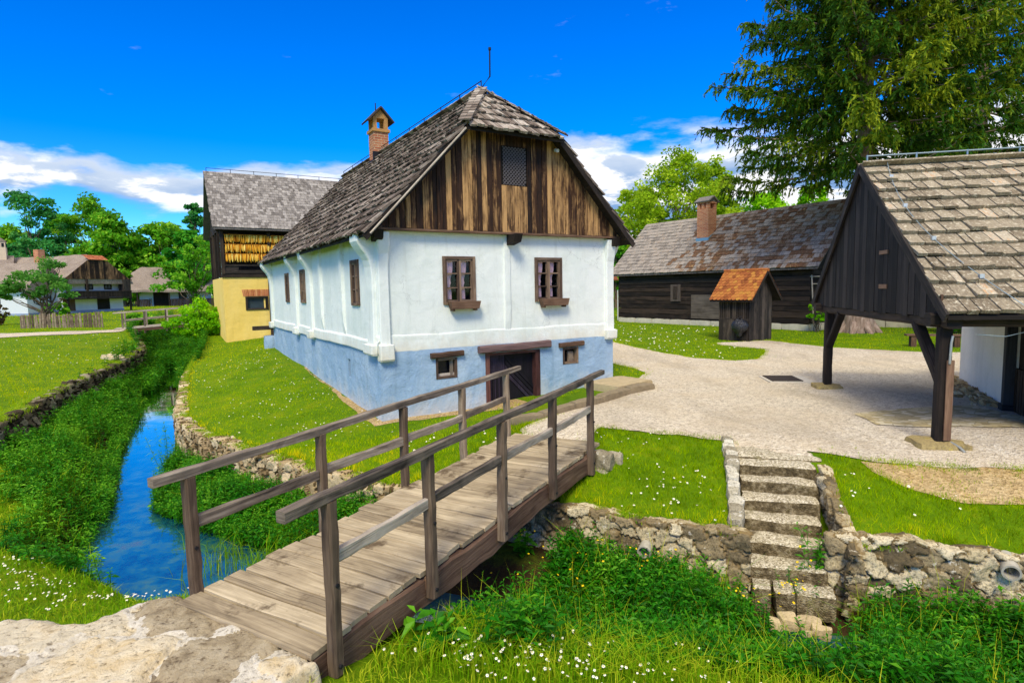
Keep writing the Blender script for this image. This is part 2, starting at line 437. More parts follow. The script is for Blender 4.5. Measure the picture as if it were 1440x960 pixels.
def make_world():
    w = bpy.data.worlds.new('World'); scene.world = w; w.use_nodes = True
    nt = w.node_tree; nt.nodes.clear()
    out = nt.nodes.new('ShaderNodeOutputWorld')
    M = Mat.__new__(Mat); M.nt = nt
    sky = nd(nt, 'ShaderNodeTexSky', sky_type='NISHITA', sun_disc=False)
    sky.sun_elevation = SUN_EL; sky.sun_rotation = SUN_AZ; sky.air_density = 1.0; sky.dust_density = .2; sky.ozone_density = 3.0
    hs = nd(nt, 'ShaderNodeHueSaturation', {'Hue': .5, 'Saturation': 1.62, 'Value': 1.5, 'Color': sky.outputs[0]}).outputs[0]
    d = nd(nt, 'ShaderNodeTexCoord').outputs['Generated']
    sx = nd(nt, 'ShaderNodeSeparateXYZ', {0: d}); x, y, z = sx.outputs
    tint = M.ramp(z, [(0., S(205, 232, 255)), (.12, S(150, 215, 255)), (.5, S(128, 196, 255)), (1., S(150, 200, 255))])
    skyc = M.mix(1., hs, tint, 'MULTIPLY')
    az = M.math('ARCTAN2', x, y)
    # clouds: fractal noise over azimuth and height, kept to a bank above the horizon
    cv = nd(nt, 'ShaderNodeCombineXYZ', {'X': M.math('MULTIPLY', az, 5.2), 'Y': M.math('MULTIPLY', z, 15.5), 'Z': 3.7}).outputs[0]
    n = nd(nt, 'ShaderNodeTexNoise', {'Vector': cv, 'Scale': 1.15, 'Detail': 9, 'Roughness': .56, 'Distortion': .15}).outputs['Fac']
    cvs = nd(nt, 'ShaderNodeVectorMath', {0: cv, 1: (.12, .30, 0)}, operation='ADD').outputs[0]
    n2 = nd(nt, 'ShaderNodeTexNoise', {'Vector': cvs, 'Scale': 1.15, 'Detail': 7, 'Roughness': .56, 'Distortion': .25}).outputs['Fac']
    nlow = nd(nt, 'ShaderNodeTexNoise', {'Vector': cv, 'Scale': .5, 'Detail': 2, 'Roughness': .5}).outputs['Fac']
    wob = M.math('MULTIPLY', M.math('SUBTRACT', n, .5), .15)
    ze = M.math('ADD', z, wob)
    def ss(v, a, b):
        mr = nd(nt, 'ShaderNodeMapRange', {'Value': v, 'From Min': a, 'From Max': b}, interpolation_type='SMOOTHSTEP'); return mr.outputs[0]
    right = ss(az, -.05, .12)
    topz = nd(nt, 'ShaderNodeMix', {0: right, 2: .180, 3: .222}).outputs[0]
    lowz = nd(nt, 'ShaderNodeMix', {0: right, 2: .122, 3: .02}).outputs[0]
    band = M.math('MULTIPLY', M.math('SUBTRACT', 1., ss(M.math('SUBTRACT', ze, topz), -.012, .022)), ss(M.math('SUBTRACT', ze, lowz), -.012, .02))
    cov = M.math('MULTIPLY', band, ss(M.math('ADD', n, M.math('MULTIPLY', nlow, .3)), .36, .53))
    wisp = nd(nt, 'ShaderNodeTexNoise', {'Vector': nd(nt, 'ShaderNodeCombineXYZ', {'X': M.math('MULTIPLY', az, 5.), 'Y': M.math('MULTIPLY', z, 16.), 'Z': 9.1}).outputs[0], 'Scale': 1.3, 'Detail': 6, 'Roughness': .6}).outputs['Fac']
    cov2 = M.math('MULTIPLY', M.math('MULTIPLY', ss(wisp, .66, .80), .35), ss(z, .1, .25))
    # unseen bright cloud added overhead, above the frame, to whiten and soften the light
    fill_veil = M.math('MULTIPLY', ss(M.math('ADD', z, M.math('MULTIPLY', M.math('SUBTRACT', wisp, .5), .5)), .52, .74), .85)
    cov = M.math('MAXIMUM', M.math('MAXIMUM', cov, cov2), fill_veil)
    shade = ss(M.math('SUBTRACT', n, n2), -.07, .08)
    hgt = ss(M.math('SUBTRACT', ze, topz), -.085, .0)
    lit = M.math('MULTIPLY', M.math('ADD', M.math('MULTIPLY', shade, .72), M.math('MULTIPLY', hgt, .38)), 1., True)
    cc = M.ramp(lit, [(.06, S(128, 166, 214)), (.36, S(200, 215, 236)), (.66, (1.0, 1.0, 1.02, 1))])
    CL = nd(nt, 'ShaderNodeVectorMath', {0: cc, 'Scale': 7.2}, operation='SCALE').outputs[0]
    VC = M.mix(ss(z, .46, .6), CL, (8.8, 8.2, 6.9, 1.))  # warm white fill colour for the unseen cloud added overhead
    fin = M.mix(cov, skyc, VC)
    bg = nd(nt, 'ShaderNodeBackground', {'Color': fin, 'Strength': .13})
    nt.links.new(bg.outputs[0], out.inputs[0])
make_world()

vs_ = scene.view_settings; vs_.view_transform = 'Standard'; vs_.look = 'None'; vs_.exposure = 0.26; vs_.gamma = 1.0; vs_.use_curve_mapping = False

# ------------------------------------------------------------------ terrain
def poly_dist(X, Y, pts):
    """distance and signed side of a polyline (positive = left of the travel direction); also the arc parameter"""
    P = np.array([p[:2] for p in pts], float)
    best = np.full(X.shape, 1e9); side = np.zeros(X.shape); par = np.zeros(X.shape)
    for i in range(len(P) - 1):
        a, b = P[i], P[i + 1]; d = b - a; L2 = d @ d
        t = np.clip(((X - a[0]) * d[0] + (Y - a[1]) * d[1]) / L2, 0, 1)
        px, py = a[0] + t * d[0], a[1] + t * d[1]
        ds = np.hypot(X - px, Y - py)
        cr = d[0] * (Y - a[1]) - d[1] * (X - a[0])
        m = ds < best
        side = np.where(m, np.sign(cr), side); par = np.where(m, i + t, par); best = np.where(m, ds, best)
    return best, side, par

def in_poly(X, Y, poly):
    inside = np.zeros(np.shape(X), bool); n = len(poly)
    for i in range(n):
        x0, y0 = poly[i][:2]; x1, y1 = poly[(i + 1) % n][:2]
        if y0 == y1: continue
        c = ((Y < y0) != (Y < y1)) & (X < (x1 - x0) * (Y - y0) / (y1 - y0) + x0)
        inside ^= c
    return inside

class RBF:
    def __init__(self, pts):
        p = np.array(pts, float); self.p = p[:, :2]; n = len(p)
        d = np.hypot(p[:, None, 0] - p[None, :, 0], p[:, None, 1] - p[None, :, 1])
        A = np.zeros((n + 1, n + 1)); A[:n, :n] = -np.sqrt(d * d + .25); A[n, :n] = 1; A[:n, n] = 1
        self.w = np.linalg.solve(A, np.append(p[:, 2], 0))
    def __call__(self, X, Y):
        s = np.full(np.shape(X), self.w[-1])
        for (a, b), w in zip(self.p, self.w[:-1]):
            s = s - w * np.sqrt((X - a) ** 2 + (Y - b) ** 2 + .25)
        return s

# right bank wall (top line), right to far left; the house side lies to its right-hand... side > 0 test below
RBANK = [(40, -12, -.45), (12, 3.3, -.45), (7.5, 5.1, -.47), (5.4, 6.0, -.47), (4.5, 6.28, -.46), (3.72, 6.42, -.46), (2.66, 6.72, -.45), (1.6, 7.2, -.45), (.75, 7.78, -.47),
         (-.6, 8.35, -.5), (-1.93, 8.9, -.5), (-3.6, 9.8, -.5), (-5.6, 11.4, -.5), (-7.3, 12.9, -.5), (-8.5, 14.4, -.48), (-9.7, 16.6, -.42), (-11.5, 20, -.3), (-13.4, 24, -.2), (-15.4, 28.3, -.02), (-17.3, 32, .25), (-18.9, 35, .45), (-21.5, 41, .6), (-28, 60, .8), (-60, 120, 1.)]
LBANK = [(-7.2, -6, -.1), (-8.6, 3, -.1), (-9.9, 9., -.12), (-10.97, 12.4, -.1), (-13.1, 16.9, -.1), (-15.1, 21.8, -.1), (-16.8, 25.6, -.06), (-18.4, 28.8, .0), (-21.6, 33, .45), (-24.2, 37.5, .55), (-32, 58, .8), (-66, 120, 1.)]
STREAM = [(-66, 121, 1.2), (-30, 59, 1.2), (-22.4, 38, 1.3), (-20.0, 33.6, 1.1), (-16.9, 28.4, .8), (-14.5, 24.2, 1.15), (-12.3, 20.5, 1.1), (-10.5, 17.2, 1.1), (-9.0, 14.0, .85), (-7.75, 11.6, .48), (-6.95, 10.1, .45), (-5.7, 8.7, 1.0),
          (-3.6, 7.5, 1.0), (-1.2, 6.6, .6), (.7, 5.95, .5), (2.0, 5.75, .42), (3.3, 5.55, .42), (5.6, 4.6, .4), (12, 1.6, .5), (40, -14, .5)]
WATER_Z = -1.40
hR = RBF([(p[0], p[1], p[2]) for p in RBANK] + [(2.2, 11, 0), (6, 10, 0), (8, 14, 0), (5, 20, 0), (10, 25, 0.02), (12, 12, 0), (14, 8, 0), (9, 8, 0), (1.4, 10.0, .07), (3.2, 9.6, 0), (6.5, 8.6, 0), (5, 8.4, -.02),
          (7.6, 40, .1), (15, 30, .08), (20, 28, .1), (25, 40, .2), (30, 20, 0), (14, 20, 0),
          (2., 8.6, -.22), (1.2, 9.2, -.06), (2.9, 8.6, -.16), (2.7, 7.6, -.36), (4.5, 8.0, -.06), (4.7, 7.3, -.2), (6, 7, -.2), (5, 6.6, -.36), (7.5, 6.5, -.2), (10, 6.3, -.1),
          (-3.3, 12.7, -.16), (-4.85, 15.3, -.02), (-6.65, 18.3, .18), (-8.5, 21.3, .27), (-9.7, 23.2, .36), (-2.5, 12.1, -.2), (-1.2, 12.9, -.2), (-.3, 13.4, -.16), (.6, 11.6, -.04), (-.9, 10.7, -.16), (-2.5, 10.8, -.28), (-4.2, 12.2, -.3), (-6.2, 15.4, -.16), (-8.6, 19, .02), (-10.6, 22.2, .14),
          (-14.4, 29.1, .1), (-12, 27, .26), (-16, 33, .4), (-6, 32, .4), (0, 35, .3), (0, 22, .2), (-30, 90, 1.05), (0, 90, .8), (40, 90, .6), (90, 60, .3), (0, 250, 1), (250, 150, .5)])
hL = RBF([(p[0], p[1], p[2]) for p in LBANK[1:]] + [(-14, 13, .0), (-17, 20, .05), (-21, 27, .22), (-24, 30, .42), (-27, 33, .5), (-36, 33, .5), (-30, 20, .25), (-34, 40, .55), (-40, 50, .78), (-46, 58, .85), (-53, 84, 1.0), (-80, 80, 1.), (-50, 20, .4), (-100, 200, 1.2), (-150, 40, .8), (-40, 0, .2)])
hB = RBF([(-8.4, 9.5, -.78), (-6.9, 7.4, -.72), (-5.2, 5.9, -.62), (-4.1, 6.1, -.74), (-3.1, 5.4, -.42), (-3.4, 4.6, -.2), (-2.8, 4.3, -.12), (-1.3, 3.7, -.22), (.35, 4.5, -.5), (-.5, 4.3, -.42), (2, 3.5, -.5), (4, 3.0, -.5), (0, 2.6, -.15), (0, 0, -.05), (5, 0, -.2), (-4, 2, -.1), (-7, 4, -.3), (-10.8, 12.2, -.74), (-12.9, 16.7, -.8), (-14.9, 21.6, -.8), (-18.2, 28.6, -.6), (-9.7, 13, -.86), (-8, 11.6, -.95), (-6.8, 8.4, -.92),
          (1.2, 6.9, -1.08), (3, 6.2, -1.15), (5, 5.6, -1.05), (-1.2, 8.2, -1.0), (-3.6, 9.3, -1.1), (-5.6, 10.9, -1.2), (-8.2, 13.8, -1.3), (-11.3, 19.6, -1.25), (-15, 27.8, -1.0), (-18.5, 34, -.6), (-23.5, 37, -.4), (-27, 58, 0), (-63, 120, .5), (12, 2.5, -1.), (40, -13, -1.), (40, -40, -.2), (-10, -40, 0), (8, 0, -.3)])
# stairs frame
ST_O = V(3.84, 8.22); ST_D = unit(V(-.62, -1.86)); ST_W = V(-ST_D[1], ST_D[0])   # ST_W points to the viewer's right
STAIR_POLY = [tuple(ST_O + ST_D * a + ST_W * b) for a, b in ((-.02, -.60), (2.6, -.60), (2.6, .60), (-.02, .60))]

def smooth(e0, e1, x):
    t = np.clip((x - e0) / (e1 - e0), 0, 1); return t * t * (3 - 2 * t)

def zones(X, Y):
    dR, sR, _ = poly_dist(X, Y, RBANK)
    dL, sL, _ = poly_dist(X, Y, LBANK)
    return dR * -sR * -1, dL * sL           # >0 on the house side of the right bank / on the lawn side of the left bank

def height(X, Y):
    X = np.asarray(X, float); Y = np.asarray(Y, float)
    sR, sL = zones(X, Y)
    sR = -sR
    dS, _, par = poly_dist(X, Y, STREAM)
    w = np.interp(par, range(len(STREAM)), [p[2] for p in STREAM])
    b = hB(X, Y)
    k = smooth(w * .55, w + .75, dS)
    bed = -1.66 + (b + 1.66) * k
    bed = bed + .03 * fbm_wave(X, Y, 3, .5)
    hr = hR(X, Y) + .012 * fbm_wave(X, Y, 5, .35)
    hl = hL(X, Y) + .02 * fbm_wave(X, Y, 6, .3)
    rr = (sR > .17)
    h = np.where(rr, hr, np.where(sL > .17, hl, bed))
    st = in_poly(X, Y, STAIR_POLY)
    a = (X - ST_O[0]) * ST_D[0] + (Y - ST_O[1]) * ST_D[1]
    h = np.where(st, np.minimum(h, -.28 - a * .52), h)
    h = np.where(rr & in_poly(X, Y, BRIDGE_POLY), np.minimum(h, -.35), h)
    return h
BR_O = V(-1.36, 4.02); BR_A = math.atan2(.874, .486); BR_X = V(math.cos(BR_A), math.sin(BR_A)); BR_Y = V(-BR_X[1], BR_X[0])
BRIDGE_POLY = [tuple(BR_O + BR_X * a + BR_Y * b) for a, b in ((-.25, -.12), (5.0, -.12), (5.5, 1.78), (-.25, 1.78))]
# orient the side tests
_t = zones(np.array([3.0, -20.]), np.array([12.0, 22.]))
FLIP_R = -1 if _t[0][0] > 0 else 1
FLIP_L = 1 if _t[1][1] > 0 else -1
_zones0 = zones
def zones(X, Y):
    a, b = _zones0(X, Y); return a * FLIP_R, b * FLIP_L
assert -zones(np.array([3.0]), np.array([12.0]))[0][0] > 0
assert zones(np.array([-20.]), np.array([22.]))[1][0] > 0

def axis(lo, hi, st, far, growth=1.16):
    a = list(np.arange(lo, hi + 1e-6, st)); s = st
    while a[-1] < far: s *= growth; a.append(a[-1] + s)
    s = st
    while a[0] > -far: s *= growth; a.insert(0, a[0] - s)
    return np.array(a)
gx = axis(-26, 12, .13, 700); gy = axis(3.2, 40, .13, 900)
GX, GY = np.meshgrid(gx, gy, indexing='ij')
GZ = height(GX, GY)
def m_ground():
    M = Mat('soil_and_turf'); p = M.n('ShaderNodeNewGeometry').outputs['Position']
    n1 = M.noise(p, 1.1, 5, .65); n2 = M.noise(p, 9, 5, .7); n3 = M.noise(p, 60, 3, .7)
    c = M.ramp(M.math('ADD', M.math('MULTIPLY', n1, .6), M.math('MULTIPLY', n2, .4)), [(.30, S(66, 100, 0)), (.5, S(98, 132, 2)), (.68, S(138, 148, 14)), (.8, S(170, 150, 56))])
    c = M.mix(M.ramp(n3, [(.3, .5), (.6, 0.)]), c, S(58, 84, 10))
    z = M.n('ShaderNodeSeparateXYZ', {0: p}).outputs[2]
    wet = M.n('ShaderNodeMapRange', {'Value': M.math('ADD', z, M.math('MULTIPLY', M.math('SUBTRACT', n2, .5), .3)), 'From Min': -1.1, 'From Max': -.85}).outputs[0]
    c = M.mix(wet, M.mix(n2, S(34, 26, 16), S(84, 66, 40)), c)
    return M.surf(M.bsdf(c, .95, M.bump(M.math('ADD', n3, n2), .6, .03), .1))
MAT_GROUND = m_ground()
g = MB(); g.grid(np.stack([GX, GY, GZ], -1), .5, smooth=True)
tag(g.build('ground', MAT_GROUND), 'grassy ground of the village with the stream cut through it', None, None, 'structure')

def sheet(name, poly, mat, step, lift, label, jitter=.0, kind='structure', seed=1):
    """a sheet draped on the ground, its rim snapped to the polygon"""
    P = np.array(poly, float)
    # roughen the outline
    if jitter:
        q = []; r = np.random.default_rng(seed)
        for i in range(len(P)):
            a, b = P[i], P[(i + 1) % len(P)]; L = np.linalg.norm(b - a); k = max(1, int(L / .35)); nrm = V(-(b - a)[1], (b - a)[0]) / max(L, 1e-6)
            for j in range(k): q.append(a + (b - a) * j / k + (nrm * r.normal(0, jitter) if j else 0))
        P = np.array(q)
    x0, y0 = P.min(0); x1, y1 = P.max(0)
    xs = np.arange(x0 - step, x1 + step, step); ys = np.arange(y0 - step, y1 + step, step)
    X, Y = np.meshgrid(xs, ys, indexing='ij')
    cx = (X[:-1, :-1] + X[1:, 1:]) / 2; cy = (Y[:-1, :-1] + Y[1:, 1:]) / 2
    mk = in_poly(cx, cy, P)
    use = np.zeros(X.shape, int); full = np.zeros(X.shape, int)
    for a in (slice(None, -1), slice(1, None)):
        for b in (slice(None, -1), slice(1, None)):
            use[a, b] += mk
    rim = (use > 0) & (use < 4)
    ri = np.argwhere(rim)
    for i, j in ri:
        p = V(X[i, j], Y[i, j]); A = P; B = np.roll(P, -1, 0); d = B - A
        t = np.clip(((p - A) * d).sum(1) / np.maximum((d * d).sum(1), 1e-9), 0, 1)
        q = A + d * t[:, None]; k = np.argmin(((q - p) ** 2).sum(1))
        if np.linalg.norm(q[k] - p) < step * 1.3: X[i, j], Y[i, j] = q[k]
    Z = height(X, Y) + lift
    # never sink under the coarser ground triangles
    mb = MB(); mb.grid(np.stack([X, Y, Z], -1), .5, smooth=True, mask=mk)
    return tag(mb.build(name, mat), label, None, None, kind)

def m_gravel(name, cols, fine=90, dirt=None):
    M = Mat(name); p = M.n('ShaderNodeNewGeometry').outputs['Position']
    v = M.n('ShaderNodeTexVoronoi', {'Vector': p, 'Scale': fine})
    v2 = M.n('ShaderNodeTexVoronoi', {'Vector': p, 'Scale': fine * .37})
    n = M.noise(p, .7, 6, .65); n2 = M.noise(p, 5, 5, .7)
    r = M.n('ShaderNodeSeparateColor', {0: v.outputs['Color']}).outputs[0]
    r2 = M.n('ShaderNodeSeparateColor', {0: v2.outputs['Color']}).outputs[0]
    c = M.ramp(M.math('ADD', M.math('MULTIPLY', r, .6), M.math('MULTIPLY', r2, .4)), [(.1, cols[0]), (.5, cols[1]), (.9, cols[2])])
    c = M.mix(M.ramp(n, [(.42, 0.), (.7, .55)]), c, cols[3])
    c = M.mix(M.ramp(n2, [(.60, 0.), (.78, .45)]), c, cols[4])
    n4 = M.noise(M.scale(p, (.5, .16, 1)), 1.4, 5, .65, .6); n5 = M.noise(p, 14, 5, .75)
    c = M.mix(M.ramp(n4, [(.48, 0.), (.66, .42)]), c, tuple(x * .72 for x in cols[4][:3]) + (1,))
    c = M.mix(M.ramp(n5, [(.62, 0.), (.72, .55)]), c, tuple(x * .5 for x in cols[4][:3]) + (1,))
    h = M.math('ADD', v.outputs['Distance'], M.math('MULTIPLY', v2.outputs['Distance'], 1.5))
    return M.surf(M.bsdf(c, .95, M.bump(h, .8, .025), .15))
MAT_GRAVEL = m_gravel('gravel', [S(166, 152, 130), S(222, 208, 184), S(244, 234, 212), S(212, 192, 158), S(186, 170, 144)], 50)
MAT_DIRT = m_gravel('sandy_dirt', [S(138, 112, 70), S(194, 164, 112), S(220, 194, 144), S(168, 140, 84), S(216, 198, 158)], 42)
GRAVEL = [(.28, 9.75), (.1, 10.5), (.7, 11.3), (1.5, 12.4), (2.55, 14.0), (3.0, 15.25), (3.5, 15.9), (3.9, 16.8), (3.75, 17.8), (3.3, 19.0), (2.2, 20.6), (1.6, 24), (2.2, 27.5), (4.3, 25.9), (5.0, 23.3), (6.38, 20.1), (7.4, 19.3), (8.3, 19.5), (9.3, 21.2), (9.8, 22.3), (8.7, 24.2), (8.9, 25.0), (11.4, 25.6), (12.5, 22.5), (14.3, 20.8), (15.6, 20.2), (24, 17.5), (24, 5.6), (12, 7.0), (9, 7.3), (6.98, 7.7), (5.74, 7.95), (5.2, 8.1), (4.75, 8.45), (4.45, 8.62), (4.4, 8.25), (3.25, 8.3), (3.55, 9.3), (2.88, 9.68), (1.84, 9.97), (1.5, 10.05), (1.2, 9.35)]
sheet('gravel_yard', GRAVEL, MAT_GRAVEL, .16, .018, 'pale gravel yard between the white house and the open barn', .035)
DIRT = [(5.0, 8.16), (5.74, 7.96), (6.98, 7.71), (9, 7.31), (12, 7.01), (12, 6.1), (9, 6.45), (7.4, 6.75), (6.4, 6.85), (5.6, 7.0), (5.15, 7.35), (4.95, 7.8)]
sheet('dirt_patch', DIRT, MAT_DIRT, .12, .012, 'bare sandy strip between the gravel yard and the bank', .05, seed=4)
def offs(a, b):
    P = [np.array(q[:2]) for q in RBANK]; out_ = []
    return P
RIM1 = [(.45, 8.1), (.85, 7.95), (1.7, 7.42), (2.62, 6.98), (2.80, 7.3), (2.3, 7.45), (1.7, 7.75), (1.1, 8.0), (.7, 8.3), (.2, 8.7), (.0, 8.5)]
RIM2 = [(3.85, 6.62), (4.6, 6.48), (5.5, 6.18), (7.1, 5.5), (8.6, 4.9), (8.7, 5.1), (7.2, 5.75), (5.9, 6.3), (5.4, 6.38), (4.6, 6.6), (3.95, 6.78)]
_hx, _hv = V(math.cos(R_(31.42)), math.sin(R_(31.42))), V(-math.sin(R_(31.42)), math.cos(R_(31.42)))
_hp = lambda a, b: tuple(V(-2.77, 12.05) + _hx * a + _hv * b)
sheet('bare_soil_strip', [_hp(.0, 7.5), _hp(-.07, 6), _hp(-.12, 3.2), _hp(-.2, 1.2), _hp(-.24, -.2), _hp(.3, -.24), _hp(1.2, -.34), _hp(2.3, -.5), _hp(2.9, -.7), _hp(3.4, -.4), _hp(3.4, .1), _hp(.02, .05)], MAT_DIRT, .09, .006, 'dry bare soil along the foot of the white house walls', .05, seed=10)
def m_cobble():
    M = Mat('mossy_cobbles'); p = M.n('ShaderNodeNewGeometry').outputs['Position']
    v = M.n('ShaderNodeTexVoronoi', {'Vector': M.scale(p, (1, 1.3, 1)), 'Scale': 6.5}); ve = M.n('ShaderNodeTexVoronoi', {'Vector': M.scale(p, (1, 1.3, 1)), 'Scale': 6.5}, feature='DISTANCE_TO_EDGE')
    n = M.noise(p, 8, 5, .7); r_ = M.n('ShaderNodeSeparateColor', {0: v.outputs['Color']}).outputs[0]
    c = M.ramp(M.math('ADD', M.math('MULTIPLY', r_, .6), M.math('MULTIPLY', n, .4)), [(.2, S(168, 150, 108)), (.5, S(206, 188, 140)), (.8, S(226, 214, 180))])
    c = M.mix(M.ramp(ve.outputs['Distance'], [(.02, .8), (.09, 0.)]), c, S(176, 158, 118))
    return M.surf(M.bsdf(c, .9, M.bump(M.math('MINIMUM', ve.outputs['Distance'], .12), .9, .06), .2))
sheet('cobble_strip', [(6.5, 10.9), (8.1, 11.3), (9.3, 11.4), (9.2, 10.5), (11, 9.4), (13, 8.7), (13, 7.9), (10, 8.9), (8.5, 9.6), (7.3, 9.75), (6.4, 10.05)], m_cobble(), .14, .032, 'mossy cobbled strip under the drip line of the open barn', .05, seed=12)
PATH = [(-22.6, 33.3), (-24.5, 31.9), (-28, 30.2), (-34, 28), (-60, 23), (-60, 29), (-36, 33.4), (-28, 33.6), (-25, 34.4), (-23.2, 35.2)]
sheet('village_path', PATH, MAT_GRAVEL, .35, .03, 'pale path that leads to the far footbridge', .05, seed=5)
PATH2 = [(-19.3, 36.6), (-19.9, 38.0), (-24, 50), (-45, 81), (-43.5, 81.5), (-22, 50), (-18.6, 38.2), (-18.2, 37)]
sheet('cottage_path', PATH2, MAT_GRAVEL, .5, .03, 'pale path beyond the footbridge towards the thatched cottage', .0)

def m_water():
    M = Mat('stream_water'); p = M.n('ShaderNodeNewGeometry').outputs['Position']
    w1 = M.noise(M.scale(p, (1, 1, 1)), .9, 2, .4, .3); w2 = M.noise(p, 7, 3, .5, .6)
    weed = M.ramp(M.noise(p, 2.2, 6, .7), [(.36, S(4, 50, 84)), (.50, S(10, 84, 108)), (.60, S(58, 106, 84)), (.70, S(84, 92, 48))])
    b = M.bump(M.math('ADD', w1, M.math('MULTIPLY', w2, .10)), .07, .05)
    d_ = M.bsdf(weed, .3, b, .2)
    g_ = M.n('ShaderNodeBsdfGlossy', {'Color': (.86, .95, .84, 1), 'Roughness': .035, 'Normal': b}).outputs[0]
    fr = M.n('ShaderNodeFresnel', {'IOR': 1.33, 'Normal': b}).outputs[0]
    return M.surf(M.n('ShaderNodeMixShader', {0: M.math('ADD', M.math('MULTIPLY', fr, 2.6), .04, True), 1: d_, 2: g_}).outputs[0])
wpts = np.array([p[:2] for p in STREAM]); 
wm = MB()
Wv = []
for i, p in enumerate(STREAM):
    a = wpts[max(i - 1, 0)]; c = wpts[min(i + 1, len(wpts) - 1)]; d = unit(c - a); nn = V(-d[1], d[0])
    for s in (-1, -.33, .33, 1):
        q = wpts[i] + nn * s * (p[2] + 1.0); Wv.append((q[0], q[1], WATER_Z))
wm.grid(np.array(Wv).reshape(len(STREAM), 4, 3), .5)
tag(wm.build('stream', m_water()), 'narrow stream reflecting the blue sky', None, None, 'structure')

def frust(x, y, m=1.5):
    """rough test that a ground point can be seen from about here"""
    return (np.abs(x) < .93 * y + m) & (y > 1.0)
# ------------------------------------------------------------------ shared materials
W_GREY = m_wood('weathered_timber', [S(40, 33, 28), S(128, 115, 100), S(194, 181, 162)], .7, 22, 2.2, .9)
W_DECK = m_wood('deck_planks', [S(84, 71, 54), S(162, 145, 116), S(204, 187, 154)], .7, 20, 1.3, .6, .82, .16, lich=(S(98, 82, 60), 1.7, .535))
W_BROWN = m_wood('brown_timber', [S(50, 34, 26), S(104, 78, 60), S(142, 112, 88)], 1.4, 28, 1.5, .5)
W_POST = m_wood('bridge_posts', [S(62, 48, 38), S(110, 92, 74), S(160, 142, 118)], 1.4, 28, 1.5, .5)
W_BLACK = m_wood('tarred_timber', [S(16, 13, 11), S(40, 33, 28), S(74, 61, 50)], 1.2, 26, 1.6, .5, .85, .25)
W_DARKPLANK = m_wood('dark_weathered_planks', [S(20, 17, 16), S(48, 42, 38), S(92, 81, 72)], 1.0, 22, 1.2, .5, .85, .35)
W_GABLE = m_wood('scorched_gable_boards', [S(16, 10, 8), S(66, 42, 25), S(196, 152, 98)], .9, 17, 2.1, .8, .8, .42)
W_BEAMSIDE = m_wood('bridge_beam', [S(38, 26, 20), S(82, 58, 44), S(126, 100, 80)], 1.2, 26, 1.2, .6, lich=(S(150, 140, 120), 2.2, .70))
STEEL = m_plain('galvanised_wire', S(150, 156, 162), .45, .8)
DARKMETAL = m_plain('dark_iron', S(38, 38, 42), .6, .3)
GLASS_DARK = m_plain('dark_interior', S(22, 24, 30), .25, 0, .3, 3)
RUB_GREY = m_rubble('grey_rubble', [(.0, S(112, 97, 68)), (.2, S(104, 92, 68)), (.45, S(158, 140, 104)), (.7, S(198, 182, 142)), (1., S(228, 214, 178))], .7, (S(236, 228, 206), .60), mortar=S(154, 132, 90))
RUB_WARM = m_rubble('tan_rubble', [(.0, S(120, 104, 74)), (.2, S(140, 118, 82)), (.5, S(184, 160, 118)), (.8, S(206, 186, 146)), (1., S(224, 210, 178))], .4, (S(222, 210, 180), .66), mortar=S(110, 92, 62))
RUB_DARK = m_rubble('dark_rubble', [(.0, S(54, 47, 34)), (.3, S(66, 57, 43)), (.7, S(104, 93, 72)), (1., S(160, 150, 126))], .6, (S(190, 182, 160), .68), mortar=S(52, 44, 32))

def resample(pts, step):
    P = np.array(pts, float)
    # Catmull-Rom through the points
    Q = []
    for i in range(len(P) - 1):
        p0, p1, p2, p3 = P[max(i - 1, 0)], P[i], P[i + 1], P[min(i + 2, len(P) - 1)]
        k = max(2, int(np.linalg.norm(p2 - p1) / step * 1.0))
        for t in np.arange(k) / k:
            Q.append(.5 * ((2 * p1) + (-p0 + p2) * t + (2 * p0 - 5 * p1 + 4 * p2 - p3) * t * t + (-p0 + 3 * p1 - 3 * p2 + p3) * t ** 3))
    Q.append(P[-1]); Q = np.array(Q)
    L = np.concatenate([[0], np.cumsum(np.linalg.norm(np.diff(Q, axis=0), axis=1))])
    s = np.arange(0, L[-1], step)
    return np.stack([np.interp(s, L, Q[:, k]) for k in range(Q.shape[1])], 1), s

